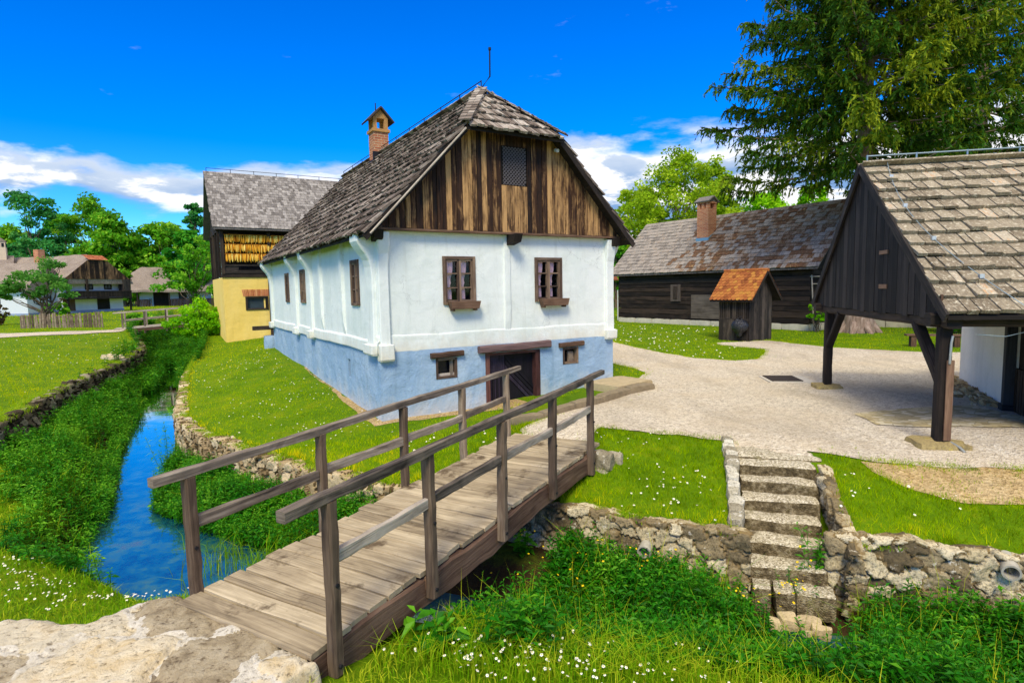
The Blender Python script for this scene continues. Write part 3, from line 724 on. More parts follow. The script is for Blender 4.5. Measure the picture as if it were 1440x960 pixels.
def rubble_wall(mb, pts, zbot, res, sx, sz, amp, seed, sideflip=1, cap=.32, topvar=.06, toff=0.0, endcaps=True):
    """a wall face of fitted rubble: relief from cells, folded over the top; pts = (x, y, ztop)"""
    P, s = resample(pts, res)
    d = np.gradient(P[:, :2], axis=0); d /= np.linalg.norm(d, axis=1)[:, None]
    nrm = np.stack([d[:, 1], -d[:, 0]], 1) * sideflip
    zt = P[:, 2] + toff + topvar * fbm_wave(s, s * 0, seed, .9)
    H = float(np.max(zt) - zbot)
    nv = int(H / res) + 1; nc = int(cap / res)
    rows = np.concatenate([np.linspace(0, 1, nv), 1 + np.arange(1, nc + 1) / nc])
    Sg, Rg = np.meshgrid(s, rows, indexing='ij')
    ZT = zt[:, None]
    vert = np.minimum(Rg, 1); over = np.maximum(Rg - 1, 0) * cap
    Z = zbot + (ZT - zbot) * vert
    tz = (Z - zbot) + over
    wx = Sg / sx + .34 * fbm_wave(Sg, tz, seed + 1, 1.5) + .10 * fbm_wave(Sg, tz, seed + 8, 5.); wz = tz / sz + .34 * fbm_wave(Sg, tz, seed + 2, 1.7) + .10 * fbm_wave(Sg, tz, seed + 9, 5.)
    f1, f2, cid, ox, oz = voronoi2(wx, wz, seed, 1.0)
    e = f2 - f1
    bulge = smooth(.03, .11, e)
    rel = -amp * .55 * (1 - smooth(.0, .06, e)) + amp * (bulge * (.25 + .55 * np.modf(cid * 7.13)[0]) + bulge * .9 * (ox * (cid - .5) * 2 + oz * (np.modf(cid * 3.7)[0] - .5) * 2)) + bulge * .35 * amp * (voronoi2(wx * 2.7, wz * 2.7, seed + 20, 1.)[0] - .4) + .07 * amp * fbm_wave(Sg * 1., tz, seed + 4, 13.)
    ang = np.clip((over / .06), 0, 1) * PI / 2
    ang = np.where(vert < 1, np.clip((tz - (ZT - zbot) + .07) / .07, 0, 1) * PI / 4, np.maximum(ang, PI / 4))
    X = P[:, 0][:, None] - nrm[:, 0][:, None] * over + nrm[:, 0][:, None] * rel * np.cos(ang)
    Y = P[:, 1][:, None] - nrm[:, 1][:, None] * over + nrm[:, 1][:, None] * rel * np.cos(ang)
    Z = Z + rel * np.sin(ang) * .6 - np.clip(over - .05, 0, 9) * .10
    tone = np.where(e < .075 + .05 * fbm_wave(Sg, tz, seed + 6, 3.), .04, .16 + .8 * cid)
    tf = tone[:-1, :-1]
    G = np.stack([X, Y, Z], -1)
    if sideflip < 0: G = G[::-1]; tf = tf[::-1]
    mb.grid(G, tf, smooth=True)
    return mb

# ------------------------------------------------------------------ footbridge in front
br = thing('wooden_footbridge', 'weathered wooden plank footbridge with two handrails beside the stone landing', 'footbridge', (BR_O[0], BR_O[1], 0), BR_A)
def deck_z(s): return .0 + .10 * s / 5.3
mb = MB(); s = -.17; W = 1.57; k = 0
while s < 5.50:
    w = random.uniform(.19, .26); s1 = s + w - .02
    a0, a1 = random.uniform(.02, .07), W + random.uniform(-.03, .06)
    z0, z1 = deck_z(s) + random.uniform(-.006, .006), deck_z(s1) + random.uniform(-.006, .006)
    nn = 7
    base = mb.n; off = random.random() * 40; tn = random.random()
    ys = np.linspace(a0, a1, nn); vs = []; jit0 = np.random.default_rng(k).normal(0, .005, (nn, 2))
    for i, y in enumerate(ys):
        zz = .006 * math.sin(y * 3 + k) + random.uniform(-.003, .003)
        skew = (y - W / 2) * 0.0
        for (ss_, zt) in ((s + jit0[i, 0], z0 + zz - .045), (s + jit0[i, 0], z0 + zz - .008), (s + jit0[i, 0] + .01, z0 + zz), (s1 + jit0[i, 1] - .01, z1 + zz), (s1 + jit0[i, 1], z1 + zz - .008), (s1 + jit0[i, 1], z1 + zz - .045)):
            vs.append((ss_ + skew, y, zt))
    fs = []; uv = []; pr = [0, .037, .05, .05 + w, .063 + w, .1 + w]
    for i in range(nn - 1):
        for q in range(5):
            fs.append((i * 6 + q, i * 6 + q + 1, (i + 1) * 6 + q + 1, (i + 1) * 6 + q))
            uv.append([(ys[i] + off, pr[q] + off), (ys[i] + off, pr[q + 1] + off), (ys[i + 1] + off, pr[q + 1] + off), (ys[i + 1] + off, pr[q] + off)])
    mb.add(vs, np.array(fs)[:, ::-1], tn, np.array(uv)[:, ::-1])
    for e in (0, nn - 1):
        f = [0, 1, 2, 3, 4, 5]; f = f if e else f[::-1]
        mb.add([vs[e * 6 + q] for q in range(6)], [f], tn, [[(pr[q], off) for q in f]])
    s += w; k += 1
mb.build('deck', W_DECK, br)
for y in (.085, W + .0):
    mb = MB(); mb.wbar((-.14, y, deck_z(0) - .21), (5.45, y, deck_z(5.4) - .21), .13, .30, amp=.012, n=24); mb.build('beam', W_BEAMSIDE, br)
for s_ in (1.2, 2.5, 3.8):
    mb = MB(); mb.bar((s_, -.04, deck_z(s_) - .12), (s_, W, deck_z(s_) - .12), .1, .12); mb.build('joist', W_BROWN, br)
def post(s_, y, z0, z1, lean=0.0):
    mb = MB(); mb.wbar((s_ + lean, y, z0), (s_, y + random.uniform(-.012, .012), z1), .098, .09, up=(1, 0, 0), amp=.006, n=12, ch=.16)
    p = mb.build('post', W_POST, br)
    for zz in (z1 - .62, deck_z(s_) - .16):
        mb = MB(); mb.cyl((s_, y - .047, zz), (s_, y - .062, zz), .016, n=8); mb.build('bolt_head', DARKMETAL, p)
rS = [0.0, 1.17, 2.45, 3.77, 5.1]; lS = [0.0, 1.46, 2.83, 4.18, 5.5]
RZ = lambda s_: 1.115 + .11 * s_ / 5.3
RL = lambda s_: 1.05 + .11 * s_ / 5.3
for i, s_ in enumerate(rS): post(s_, -.03, deck_z(s_) - (.24 if i < 4 else .34), RZ(s_) - .04)
for s_ in lS: post(s_, W + .06, deck_z(s_) - .40, RL(s_) - .04)
mb = MB(); mb.wbar((-.41, -.045, RZ(-.4)), (5.6, -.045, RZ(5.6)), .08, .075, amp=.007, n=26, ch=.07); mb.build('handrail', W_GREY, br)
mb = MB(); mb.wbar((-.31, W + .06, RL(-.3)), (5.95, W + .06, RL(5.9)), .08, .075, amp=.007, n=26, ch=.07); mb.build('handrail', W_GREY, br)
for (S_, y, RX) in ((rS, -.035, RZ), (lS, W + .06, RL)):
    for i in range(4):
        mb = MB(); a, b = S_[i] + .05, S_[i + 1] - .05
        mb.wbar((a, y, RX(a) - .46 + random.uniform(-.015, .015)), (b, y, RX(b) - .46 + random.uniform(-.015, .015)), .05, .10, amp=.006, n=9); mb.build('midrail', W_GREY, br)

# ------------------------------------------------------------------ stone landing at the near end
ld = MB()
LAND = [(-5.6, 4.38), (-4.6, 4.52), (-3.9, 4.52), (-3.45, 4.44), (-3.25, 4.72), (-3.0, 4.88), (-2.88, 4.86), (-2.2, 4.40), (-1.62, 4.02), (-1.42, 3.86), (-1.55, 3.62), (-1.75, 3.2), (-2.1, 2.4), (-5.6, 2.4)]
res = .016
X, Y = np.meshgrid(np.arange(-5.7, -1.3, res), np.arange(2.35, 4.98, res), indexing='ij')
f1, f2, cid, ox, oy = voronoi2(X / .85 + .22 * fbm_wave(X, Y, 21, .8), Y / .62 + .22 * fbm_wave(X, Y, 22, .8), 41)
e = f2 - f1
mort = smooth(.14, .05, e + .10 * fbm_wave(X, Y, 25, 2.2)) * (fbm_wave(X, Y, 28, .55) > -.5) 
st = smooth(.02, .2, e)
Z = -.055 - .022 * smooth(.035, .0, e) * (mort < .5) + .035 * st * (.4 + cid) + .018 * st * (ox * (cid - .5) * 3 + oy * (np.modf(cid * 5.1)[0] - .5) * 3) + .012 * fbm_wave(X, Y, 23, 1.6) + .0055 * fbm_wave(X, Y, 24, 6.5) + .02 * mort
d = np.full(X.shape, 9.)
P = np.array(LAND)
for i in range(len(P)):
    a, b = P[i], P[(i + 1) % len(P)]; v = b - a; t = np.clip(((X - a[0]) * v[0] + (Y - a[1]) * v[1]) / (v @ v), 0, 1)
    d = np.minimum(d, np.hypot(X - a[0] - t * v[0], Y - a[1] - t * v[1]))
ins = in_poly(X, Y, LAND); sgn = np.where(ins, d, -d) + .035 * fbm_wave(X, Y, 27, 2.0)
Z = Z - .55 * smooth(.03, -.05, sgn) - .03 * smooth(.10, .02, sgn)
tone = np.where(mort > .5, .03, np.where((e < .03) & (mort <= .5), .13, np.where(cid > .62, .85, np.where(cid > .3, .55, .3))))
mk = (sgn > -.09); mk = mk[:-1, :-1] & mk[1:, 1:]
ld.grid(np.stack([X, Y, Z], -1), tone[:-1, :-1], smooth=True, mask=mk)
def m_landing():
    M = Mat('flagstones_with_white_mortar'); t = M.tone(); o = M.obj()
    n = M.noise(o, 4.5, 7, .7, .4); n2 = M.noise(o, 22, 6, .72); n3 = M.noise(o, 1.6, 4, .6)
    f = M.math('ADD', t, M.math('MULTIPLY', M.math('SUBTRACT', n, .5), .7))
    c = M.ramp(f, [(.1, S(104, 88, 64)), (.30, S(172, 156, 126)), (.55, S(216, 204, 176)), (.75, S(212, 188, 142)), (.95, S(232, 220, 192))])
    mm = M.ramp(M.math('ADD', t, M.math('MULTIPLY', M.math('SUBTRACT', n2, .5), .1)), [(.05, 1.), (.14, 0.)])
    c = M.mix(mm, c, M.mix(n2, S(190, 178, 154), S(242, 236, 220)))
    c = M.mix(M.ramp(n3, [(.56, 0.), (.66, .75)]), c, M.mix(n2, S(168, 150, 118), S(232, 222, 196)))
    c = M.mix(M.ramp(n2, [(.34, .75), (.46, 0.)]), c, S(86, 68, 46))
    c = M.mix(M.ramp(n, [(.60, 0.), (.70, .5)]), c, S(96, 78, 54))
    return M.surf(M.bsdf(c, .93, M.bump(M.math('ADD', n, M.math('MULTIPLY', n2, .8)), .9, .035), .15))
tag(ld.build('stone_landing', m_landing()), 'pale flagstone landing with white mortar at the near end of the bridge', 'landing')
# bridge seat: stone block under the far end of the deck
def rough_block(mb, c, X, Y, Z, n=7, amp=.02, tone=.5, seed=0, mi=0):
    """block with worn faces and edges; X, Y, Z half vectors"""
    c, X, Y, Z = [np.asarray(p, float) for p in (c, X, Y, Z)]
    Ls = [np.linalg.norm(a) for a in (X, Y, Z)]
    r = np.random.default_rng(seed); ph = r.uniform(0, 9, 6)
    m = min(Ls)
    def defo(p):
        q = p.copy()
        k = 1 - .10 * m * np.stack([((np.abs(p[..., (i + 1) % 3]) ** 8) + (np.abs(p[..., (i + 2) % 3]) ** 8)) / Ls[i] for i in range(3)], -1) * .9
        q = p * k
        w = q[..., 0, None] * X + q[..., 1, None] * Y + q[..., 2, None] * Z
        for i, A in enumerate((X, Y, Z)):
            a, b, d_ = w[..., 0] * 3.1 + ph[i], w[..., 1] * 3.7 + ph[i + 1], w[..., 2] * 4.3 + ph[i + 2]
            w = w + (amp * (np.sin(a * 1.7 + b) * np.cos(b * 1.9 + d_) + .6 * np.sin(a * 5.1 + d_ * 4.) * np.cos(b * 4.7)))[..., None] * unit(A)
        return w + c
    for ax in range(3):
        for sg in (-1, 1):
            na = [max(3, min(n, int(n * L / max(Ls)) + 2)) for L in Ls]
            o1, o2 = (ax + 1) % 3, (ax + 2) % 3
            A, B = np.meshgrid(np.linspace(-1, 1, na[o1]), np.linspace(-1, 1, na[o2]), indexing='ij')
            P = np.zeros(A.shape + (3,)); P[..., ax] = sg; P[..., o1] = A; P[..., o2] = B
            G = defo(P)
            right = np.dot(np.cross(X, Y), Z) > 0
            if (sg < 0) == right: G = G[::-1]
            mb.grid(G, tone, smooth=True, mi=mi)
    return mb
bx3 = V(BR_X[0], BR_X[1], 0); by3 = V(BR_Y[0], BR_Y[1], 0); o3 = V(BR_O[0], BR_O[1], 0)
RUB_KERB = m_rubble('kerb_stone', [(.0, S(110, 100, 80)), (.3, S(140, 130, 106)), (.6, S(186, 178, 154)), (1., S(220, 214, 194))], .6, (S(232, 228, 212), .57))
ab = thing('bridge_abutment', 'rough pale stones under the far end of the plank bridge', 'abutment', (o3[0] + bx3[0] * 5.5, o3[1] + bx3[1] * 5.5, -.2), 0)
for i, (a, b, z, l, w, h) in enumerate(((5.44, -.12, -.10, .15, .13, .13), (5.40, -.10, -.36, .17, .15, .14), (5.46, .35, -.16, .15, .34, .17), (5.44, 1.0, -.16, .16, .32, .17), (5.5, 1.55, -.18, .15, .22, .17), (5.66, -.2, -.18, .10, .12, .12))):
    mb = MB(); rough_block(mb, o3 + bx3 * a + by3 * b + V(0, 0, z), bx3 * l, by3 * w, V(0, 0, h), 10, .028, .35 + .13 * (i % 4), 110 + i)
    ob_ = mb.build('stone', RUB_KERB, ab); ob_.matrix_parent_inverse = Matrix.Translation(-ab.location)

# ------------------------------------------------------------------ rubble bank walls
def wall_thing(name, label, pts, zbot, res, sx, sz, amp, seed, mat, side=1, **kw):
    mb = MB(); rubble_wall(mb, pts, zbot, res, sx, sz, amp, seed, side, **kw)
    o = mb.build(name, mat); return tag(o, label, 'stone wall')
RB = RBANK
wl = thing('stone_bank_wall', 'grey and white rubble bank wall with a pipe, between the bridge and the stone steps', 'stone wall', (1.6, 7.2, -.45))
def at_parent(o, root):
    o.parent = root; o.matrix_parent_inverse = Matrix.Translation(-root.location)
    return o
mb = MB(); rubble_wall(mb, [(2.80, 6.62, -.42), (2.62, 6.72, -.43), (1.6, 7.2, -.45), (.75, 7.75, -.48), (-.1, 8.1, -.56)], -1.5, .017, .26, .19, .062, 11, -1, cap=.22)
at_parent(mb.build('masonry', RUB_GREY), wl)
mb = MB(); c = V(1.66, 7.10, -.76); dr = unit(V(-.42, -.85, -.12))
mb.tube([c - dr * .2, c + dr * .13], [.085, .088], 18, .5, cap=False); mb.tube([c + dr * .13, c - dr * .2], [.07, .07], 18, .5, cap=False)
mb.tube([c + dr * .13, c + dr * .1301], [.088, .07], 18, .5, cap=False)
PIPE = m_plain('white_plastic_pipe', S(190, 184, 166), .6, 0, .6, 14)
mb.build('drain_pipe', PIPE); at_parent(bpy.data.objects['drain_pipe'], wl)
wl2 = thing('stone_bank_wall', 'grey rubble bank wall with a round pipe, right of the stone steps', 'stone wall', (5.4, 6.0, -.45))
mb = MB(); rubble_wall(mb, [(12, 3.3, -.45), (8.6, 4.7, -.46), (7.0, 5.36, -.46), (5.4, 6.0, -.45), (4.5, 6.3, -.44), (3.76, 6.46, -.42), (3.66, 6.62, -.40)], -1.5, .017, .26, .19, .062, 12, -1, cap=.22)
at_parent(mb.build('masonry', RUB_GREY), wl2)
mb = MB(); c = V(5.34, 6.02, -.55); dr = unit(V(-.5, -.84, -.1))
mb.tube([c - dr * .2, c + dr * .14], [.085, .088], 18, .5, cap=False); mb.tube([c + dr * .14, c - dr * .2], [.068, .068], 18, .5, cap=False)
mb.tube([c + dr * .14, c + dr * .1401], [.088, .068], 18, .5, cap=False)
at_parent(mb.build('drain_pipe', PIPE), wl2)
wall_thing('stone_bank_wall', 'tan rubble bank wall under the house lawn, behind the left handrail', [(.3, 8.0, -.56), (-.6, 8.35, -.53), (-1.93, 8.9, -.52), (-3.6, 9.8, -.5), (-5.6, 11.4, -.5), (-7.3, 12.9, -.5), (-8.5, 14.4, -.48), (-9.7, 16.6, -.44), (-11.5, 20, -.34), (-12.6, 22.4, -.3)], -1.55, .022, .19, .21, .085, 13, RUB_WARM, -1, cap=.3, topvar=.05)
wall_thing('stone_bank_wall', 'dark mossy rubble wall holding up the far meadow left of the stream', [(p[0], p[1], p[2] + .02) for p in LBANK[2:10]], -1.1, .045, .30, .20, .12, 14, RUB_DARK, 1, cap=.25, topvar=.08)

# ------------------------------------------------------------------ steps with side kerbs
st3 = lambda a, b, z: (ST_O[0] + ST_D[0] * a + ST_W[0] * b, ST_O[1] + ST_D[1] * a + ST_W[1] * b, z)
D3 = V(ST_D[0], ST_D[1], 0); W3 = V(ST_W[0], ST_W[1], 0)
def m_step():
    M = Mat('gritty_step'); p = M.n('ShaderNodeNewGeometry').outputs['Position']; nz = M.n('ShaderNodeSeparateXYZ', {0: M.n('ShaderNodeNewGeometry').outputs['True Normal']}).outputs[2]
    v = M.n('ShaderNodeTexVoronoi', {'Vector': p, 'Scale': 55.}); r = M.n('ShaderNodeSeparateColor', {0: v.outputs['Color']}).outputs[0]
    n = M.noise(p, 3.2, 6, .7); n2 = M.noise(p, 17, 6, .7)
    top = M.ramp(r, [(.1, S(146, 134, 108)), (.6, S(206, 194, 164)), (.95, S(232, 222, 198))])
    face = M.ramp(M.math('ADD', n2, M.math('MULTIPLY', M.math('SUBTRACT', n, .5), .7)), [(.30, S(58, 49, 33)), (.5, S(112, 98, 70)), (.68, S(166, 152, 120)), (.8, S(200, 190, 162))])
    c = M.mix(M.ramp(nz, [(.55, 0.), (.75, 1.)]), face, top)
    c = M.mix(M.ramp(n, [(.56, 0.), (.7, .6)]), c, S(110, 104, 46))
    return M.surf(M.bsdf(c, .95, M.bump(M.math('ADD', v.outputs['Distance'], M.math('MULTIPLY', n2, 1.5)), .8, .02), .15))
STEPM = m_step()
stt = thing('stone_steps', 'worn stone steps with gravelly treads going down through the bank to the stream', 'steps', (ST_O[0], ST_O[1], -.02))
A_ = [.0, .29, .60, .93, 1.27, 1.60, 1.90]
for i, a in enumerate(A_):
    mb = MB(); z = -.045 - .155 * i; half = .52 - .015 * i
    c = V(*st3(a - .09, -.03 - .012 * i, z - .17))
    if i == 6:
        for j, bx in enumerate((-.37, -.13, .10, .30)):
            rough_block(mb, V(*st3(a - .04, bx, z - .15)), W3 * .11, D3 * .17, V(0, 0, .15), 8, .012, .5, 40 + j)
    else:
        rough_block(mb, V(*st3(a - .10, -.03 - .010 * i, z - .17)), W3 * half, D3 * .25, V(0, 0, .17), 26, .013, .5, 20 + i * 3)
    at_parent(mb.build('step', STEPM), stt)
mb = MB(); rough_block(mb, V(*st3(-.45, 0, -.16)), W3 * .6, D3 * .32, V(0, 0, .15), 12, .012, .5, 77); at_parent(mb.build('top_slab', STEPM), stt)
def kerb_stones(name, label, pts, seed, wdt=.12, sz=.21, hh=.16):
    P, s = resample(pts, sz); r = np.random.default_rng(seed); mb = MB()
    for i in range(len(P) - 1):
        d = unit(P[i + 1] - P[i]); L = np.linalg.norm(P[i + 1] - P[i]); dx = unit(V(d[0], d[1], 0)); sx = V(-dx[1], dx[0], 0)
        w = wdt * r.uniform(.8, 1.2)
        rough_block(mb, (P[i] + P[i + 1]) / 2 + sx * r.normal(0, .012) + V(0, 0, -hh + .03 + r.normal(0, .012)), d * L * .5 * r.uniform(.92, 1.02), sx * w, V(0, 0, hh), 7, .018, .35 + .6 * r.random(), seed + i)
    # lower courses
    for i in range(len(P) - 1):
        if P[i][2] > -.12: continue
        d = unit(P[i + 1] - P[i]); L = np.linalg.norm(P[i + 1] - P[i]); dx = unit(V(d[0], d[1], 0)); sx = V(-dx[1], dx[0], 0)
        for k in range(1, 4):
            rough_block(mb, (P[i] + P[i + 1]) / 2 + V(0, 0, -hh - .28 * k + .03), d * L * .49, sx * wdt * r.uniform(.8, 1.0), V(0, 0, .145), 6, .02, .3 + .6 * r.random(), seed + 50 * k + i)
    return tag(mb.build(name, RUB_KERB), label, 'kerb')
kerb_stones('stone_kerb', 'line of pale lichened stones edging the left side of the steps', [st3(-1.05, -.64, .05), st3(-.3, -.63, .0), st3(.3, -.63, -.06), st3(.9, -.64, -.22), st3(1.62, -.66, -.40)], 5, .085, .19)
wall_thing('stone_kerb', 'low rubble side wall edging the right side of the steps', [st3(1.95, .56, -.46), st3(1.3, .55, -.34), st3(.8, .54, -.22), st3(.35, .53, -.10), st3(.1, .52, -.04)], -1.3, .017, .2, .15, .06, 17, RUB_GREY, -1, cap=.13)
for i, (a, b, sz) in enumerate(((2.35, -.15, .10), (2.42, .05, .12), (2.5, .16, .08), (2.45, -.3, .06), (2.6, .02, .06))):
    mb = MB(); rough_block(mb, V(*st3(a, b, -1.12)), W3 * sz, D3 * sz * .8, V(0, 0, sz * .7), 7, .03, .75, 90 + i)
    tag(mb.build('loose_stone', RUB_WARM), 'loose tan stone lying at the foot of the stone steps', 'stone', 'loose stones below the steps')

# ------------------------------------------------------------------ concrete threshold slab, kerb and drain cover
CONC = m_plain('old_concrete', S(150, 134, 106), .92, 0, .6, 7)
mb = MB()
K = [(-.1, 11.0), (.55, 11.35), (1.25, 12.15), (1.95, 12.85), (2.75, 13.75), (3.45, 14.3)]
for i in range(len(K) - 1):
    a, b = V(*K[i], 0), V(*K[i + 1], 0); d = unit(b - a); sx = V(-d[1], d[0], 0)
    rough_block(mb, (a + b) / 2 + V(0, 0, -.01 + .01 * i), (b - a) * .502, sx * .13, V(0, 0, .10 + .005 * i), 9, .010, .5, 60 + i)
tag(mb.build('concrete_kerb', CONC), 'low concrete kerb running from the cellar door to the house corner', 'kerb')
mb = MB(); rough_block(mb, V(2.72, 14.72, .05), V(.55, .47, 0), V(-.36, .42, 0), V(0, 0, .10), 10, .008, .5, 71)
tag(mb.build('concrete_slab', m_plain('sandy_concrete', S(196, 176, 136), .92, 0, .45, 6)), 'flat sandy concrete slab at the right corner of the white house', 'slab')
dc = thing('drain_cover', 'dark iron drain grate set in a pale slab in the gravel', 'drain cover', (7.2, 15.2, .02), R_(-8))
mb = MB(); mb.box((-.5, -.55, -.05), (.62, .52, .012), .5); mb.build('slab', m_plain('pale_slab', S(206, 198, 182), .9, 0, .3, 8), dc)
mb = MB()
for i in range(9): mb.box((-.42, -.42 + i * .1, .014), (.34, -.42 + i * .1 + .065, .035), .5)
for x in (-.42, -.05, .3): mb.box((x, -.43, .012), (x + .04, .45, .031), .5)
mb.build('grate', m_plain('rusted_grate', S(70, 62, 56), .8, .3), dc)
# ------------------------------------------------------------------ roofs of split shingles
def shingles(mb, O, a, b, rows, exposure, wid, thick=.03, lift=.03, ragged=.03, tone=(0., 1.), seed=0, over=1.9, patch=None, gap=.004, curl=0.0, wander=0.0):
    """rows of single boards on a slope. O eave origin, a along the eave, b up the slope, rows(s)->(x0,x1) extent at slope distance s"""
    r = np.random.default_rng(seed)
    O, a, b = np.asarray(O, float), unit(a), unit(b); n = unit(np.cross(a, b))
    if n[2] < 0: n = -n
    right = np.dot(np.cross(a, b), n) > 0
    s = 0.0; L = rows(None); k = 0
    VS = []; TN = []; UV = []; FS = []; cnt = 0
    while s < L - .02:
        x0, x1 = rows(min(s + exposure * .5, L)); x = x0 + r.uniform(-.03, .03); 
        while x < x1 - .02:
            w = min(wid * r.uniform(.65, 1.4), x1 - x + r.uniform(0, .03)); 
            if x1 - x - w < wid * .35: w = x1 - x
            s0 = s - r.uniform(0, ragged); s1 = min(s + exposure * over, L + .03)
            la = lift * r.uniform(.75, 1.4); lb = .004
            t_ = thick * r.uniform(.7, 1.3)
            tw = r.normal(0, .006)
            wd = wander * math.sin(x * 1.3 + k * .7) if wander else 0
            def P(xx, ss, hh): return O + a * xx + b * ss + n * hh
            xa, xb = x + gap, x + w - gap
            c1 = curl * r.uniform(0, 1)
            v = [P(xa, s0 + wd, la + tw - t_), P(xb, s0 + wd, la - tw - t_), P(xb, s0 + wd, la - tw + c1), P(xa, s0 + wd, la + tw + c1), P(xa, s1, lb), P(xb, s1, lb), P(xa, s1, lb - t_), P(xb, s1, lb - t_)]
            f = [(0, 1, 2, 3), (3, 2, 5, 4), (0, 3, 4, 6), (1, 7, 5, 2)]
            h = s1 - s0
            o1, o2 = r.uniform(0, 40), r.uniform(0, 40)
            q = [[(o1, o2), (o1 + w, o2), (o1 + w, o2 + t_), (o1, o2 + t_)], [(o1, o2), (o1 + w, o2), (o1 + w, o2 + h), (o1, o2 + h)], [(o1, o2), (o1 + t_, o2), (o1 + t_, o2 + h), (o1, o2 + h)], [(o1, o2), (o1, o2 + h), (o1 + t_, o2 + h), (o1 + t_, o2)]]
            if not right:
                f = [ff[::-1] for ff in f]; q = [qq[::-1] for qq in q]
            t = r.uniform(*tone)
            if patch is not None: t = patch(x + w / 2, s, t, r)
            VS += v; FS += [[i + cnt for i in ff] for ff in f]; UV += q; TN += [t] * 4; cnt += 8
            x += w
        s += exposure; k += 1
    mb.add(np.array(VS), np.array(FS), np.array(TN), np.array(UV))
    return mb

def slab(mb, quad, d, tone=.5, mi=0):
    mb.prism(quad, d, tone, mi)

def ridge_wire(name, parent, pts, h=.16, every=1.0, mat=None, r=.011, hook=True):
    """lightning conductor on little stays"""
    mb = MB(); pts = [np.asarray(p, float) for p in pts]
    mb.tube([p + V(0, 0, h) for p in pts], r, 6, .5)
    for p0, p1 in zip(pts[:-1], pts[1:]):
        L = np.linalg.norm(p1 - p0); k = max(1, int(L / every))
        for i in range(k + 1):
            p = p0 + (p1 - p0) * i / k
            mb.tube([p - V(0, 0, .05), p + V(0, 0, h + .02)], r * 1.1, 5, .5)
    return mb.build(name, mat or STEEL, parent)

# ------------------------------------------------------------------ the white farmhouse
TH = R_(31.42)
HB = V(-2.77, 12.05, 0)
house = thing('white_farmhouse', 'white farmhouse with blue plinth and scorched plank gable above the wooden footbridge', 'farmhouse', tuple(HB), TH)
HW, HL = 6.40, 12.9
PL_WHITE = m_plaster('white_plaster', S(236, 240, 232), S(206, 218, 208), .5, 2.2, 38, .8, (S(226, 218, 196), 1.0, 1.55))
PL_BLUE = m_plaster('blue_plaster', S(150, 178, 204), S(192, 208, 220), 1., 2.4, 22, .8, (S(206, 208, 206), -.25, .35))
WINWOOD = m_wood('window_wood', [S(52, 40, 34), S(98, 78, 64), S(150, 126, 102)], 1.5, 40, 2., .4)
CURT = m_plain('pink_curtain', S(250, 208, 212), .8, 0, .12, 30)
CURTW = m_plain('white_curtain', S(206, 206, 210), .85, 0, .35, 20)
FX, FY, FZ = V(1, 0, 0), V(0, 1, 0), V(0, 0, 1)
ZB = 1.26; ZT = 3.86
fw = [(1.50, 2.31, 2.22, 3.29), (3.94, 4.75, 2.22, 3.29)]
sw = [(1.21, 1.83, 2.23, 3.27), (6.73, 7.41, 2.23, 3.26), (9.27, 9.89, 2.23, 3.23)]
cw = [(1.26, 1.78, .58, 1.04), (4.74, 5.23, .62, 1.04)]
door = (2.51, 4.04, -.3, 1.06)
mb = MB()
wall_holes(mb, (0, .03, 0), FX, HW, ZT, fw, -FY, .22, .5, 0, ZB)
wall_holes(mb, (.0, .03, 0), FY, HL, ZT, sw, -FX, .22, .5, 0, ZB)
mb.quad((HW, .03, ZB), (HW, HL, ZB), (HW, HL, ZT), (HW, .03, ZT)); mb.quad((HW, HL, 0), (0, HL, 0), (0, HL, ZT), (HW, HL, ZT))
# ledge above the plinth with a sloping top, and the thin strip pilasters
def ledge(p0, p1, out, z0, z1, d0, d1):
    p0, p1, out = [np.asarray(p, float) for p in (p0, p1, out)]
    n = 24; Q = []
    prof = [(0.0, z0), (d0, z0 + .01), (d0 * 1.05, z0 + .03), (d1, z1 - .03), (d1 * .7, z1 - .005), (0, z1 + .015)]
    for i in range(n):
        f = i / (n - 1); p = p0 + (p1 - p0) * f
        Q.append([p + out * (d + .006 * math.sin(f * 31 + z * 3)) + V(0, 0, z + .010 * math.sin(f * 17 + 1) + .006 * math.sin(f * 47)) for d, z in prof])
    Q = np.array(Q)
    flip = np.dot(np.cross(p1 - p0, FZ), out) < 0
    mb.grid(Q if not flip else Q[::-1], .5, smooth=False)
ledge((-.05, .03, 0), (HW + .05, .03, 0), -FY, ZB - .02, 1.60, .025, .02)
ledge((0, HL, 0), (0, -.02, 0), -FX, ZB - .02, 1.50, .06, .05)
mb.build('wall', PL_WHITE, house)
mb = MB()
pw = 3.25
Q = []
for (x0, x1, z0, z1, d) in ((3.06, 3.24, 1.50, 3.80, .05),):
    for i in range(9):
        f = i / 8; z = z0 + (z1 - z0) * f; dd = d * (1 - .9 * max(0, 1 - f * 6)) 
        Q.append([(x0, .03, z), (x0 + .02, .03 - dd, z), (x1 - .02, .03 - dd, z), (x1, .03, z)])
mb.grid(np.array(Q)[:, ::-1], .5, smooth=False)
mb.build('pilaster', PL_WHITE, house)
for v0 in (2.55, 4.72):
    mb = MB(); Q = []
    for i in range(9):
        f = i / 8; z = 1.50 + 2.3 * f; dd = .075 * (1 - .9 * max(0, 1 - f * 6))
        Q.append([(.0, v0 + .11, z), (-dd, v0 + .09, z), (-dd, v0 - .09, z), (.0, v0 - .11, z)])
    mb.grid(np.array(Q)[:, ::-1], .5, smooth=False); mb.build('pilaster', PL_WHITE, house)
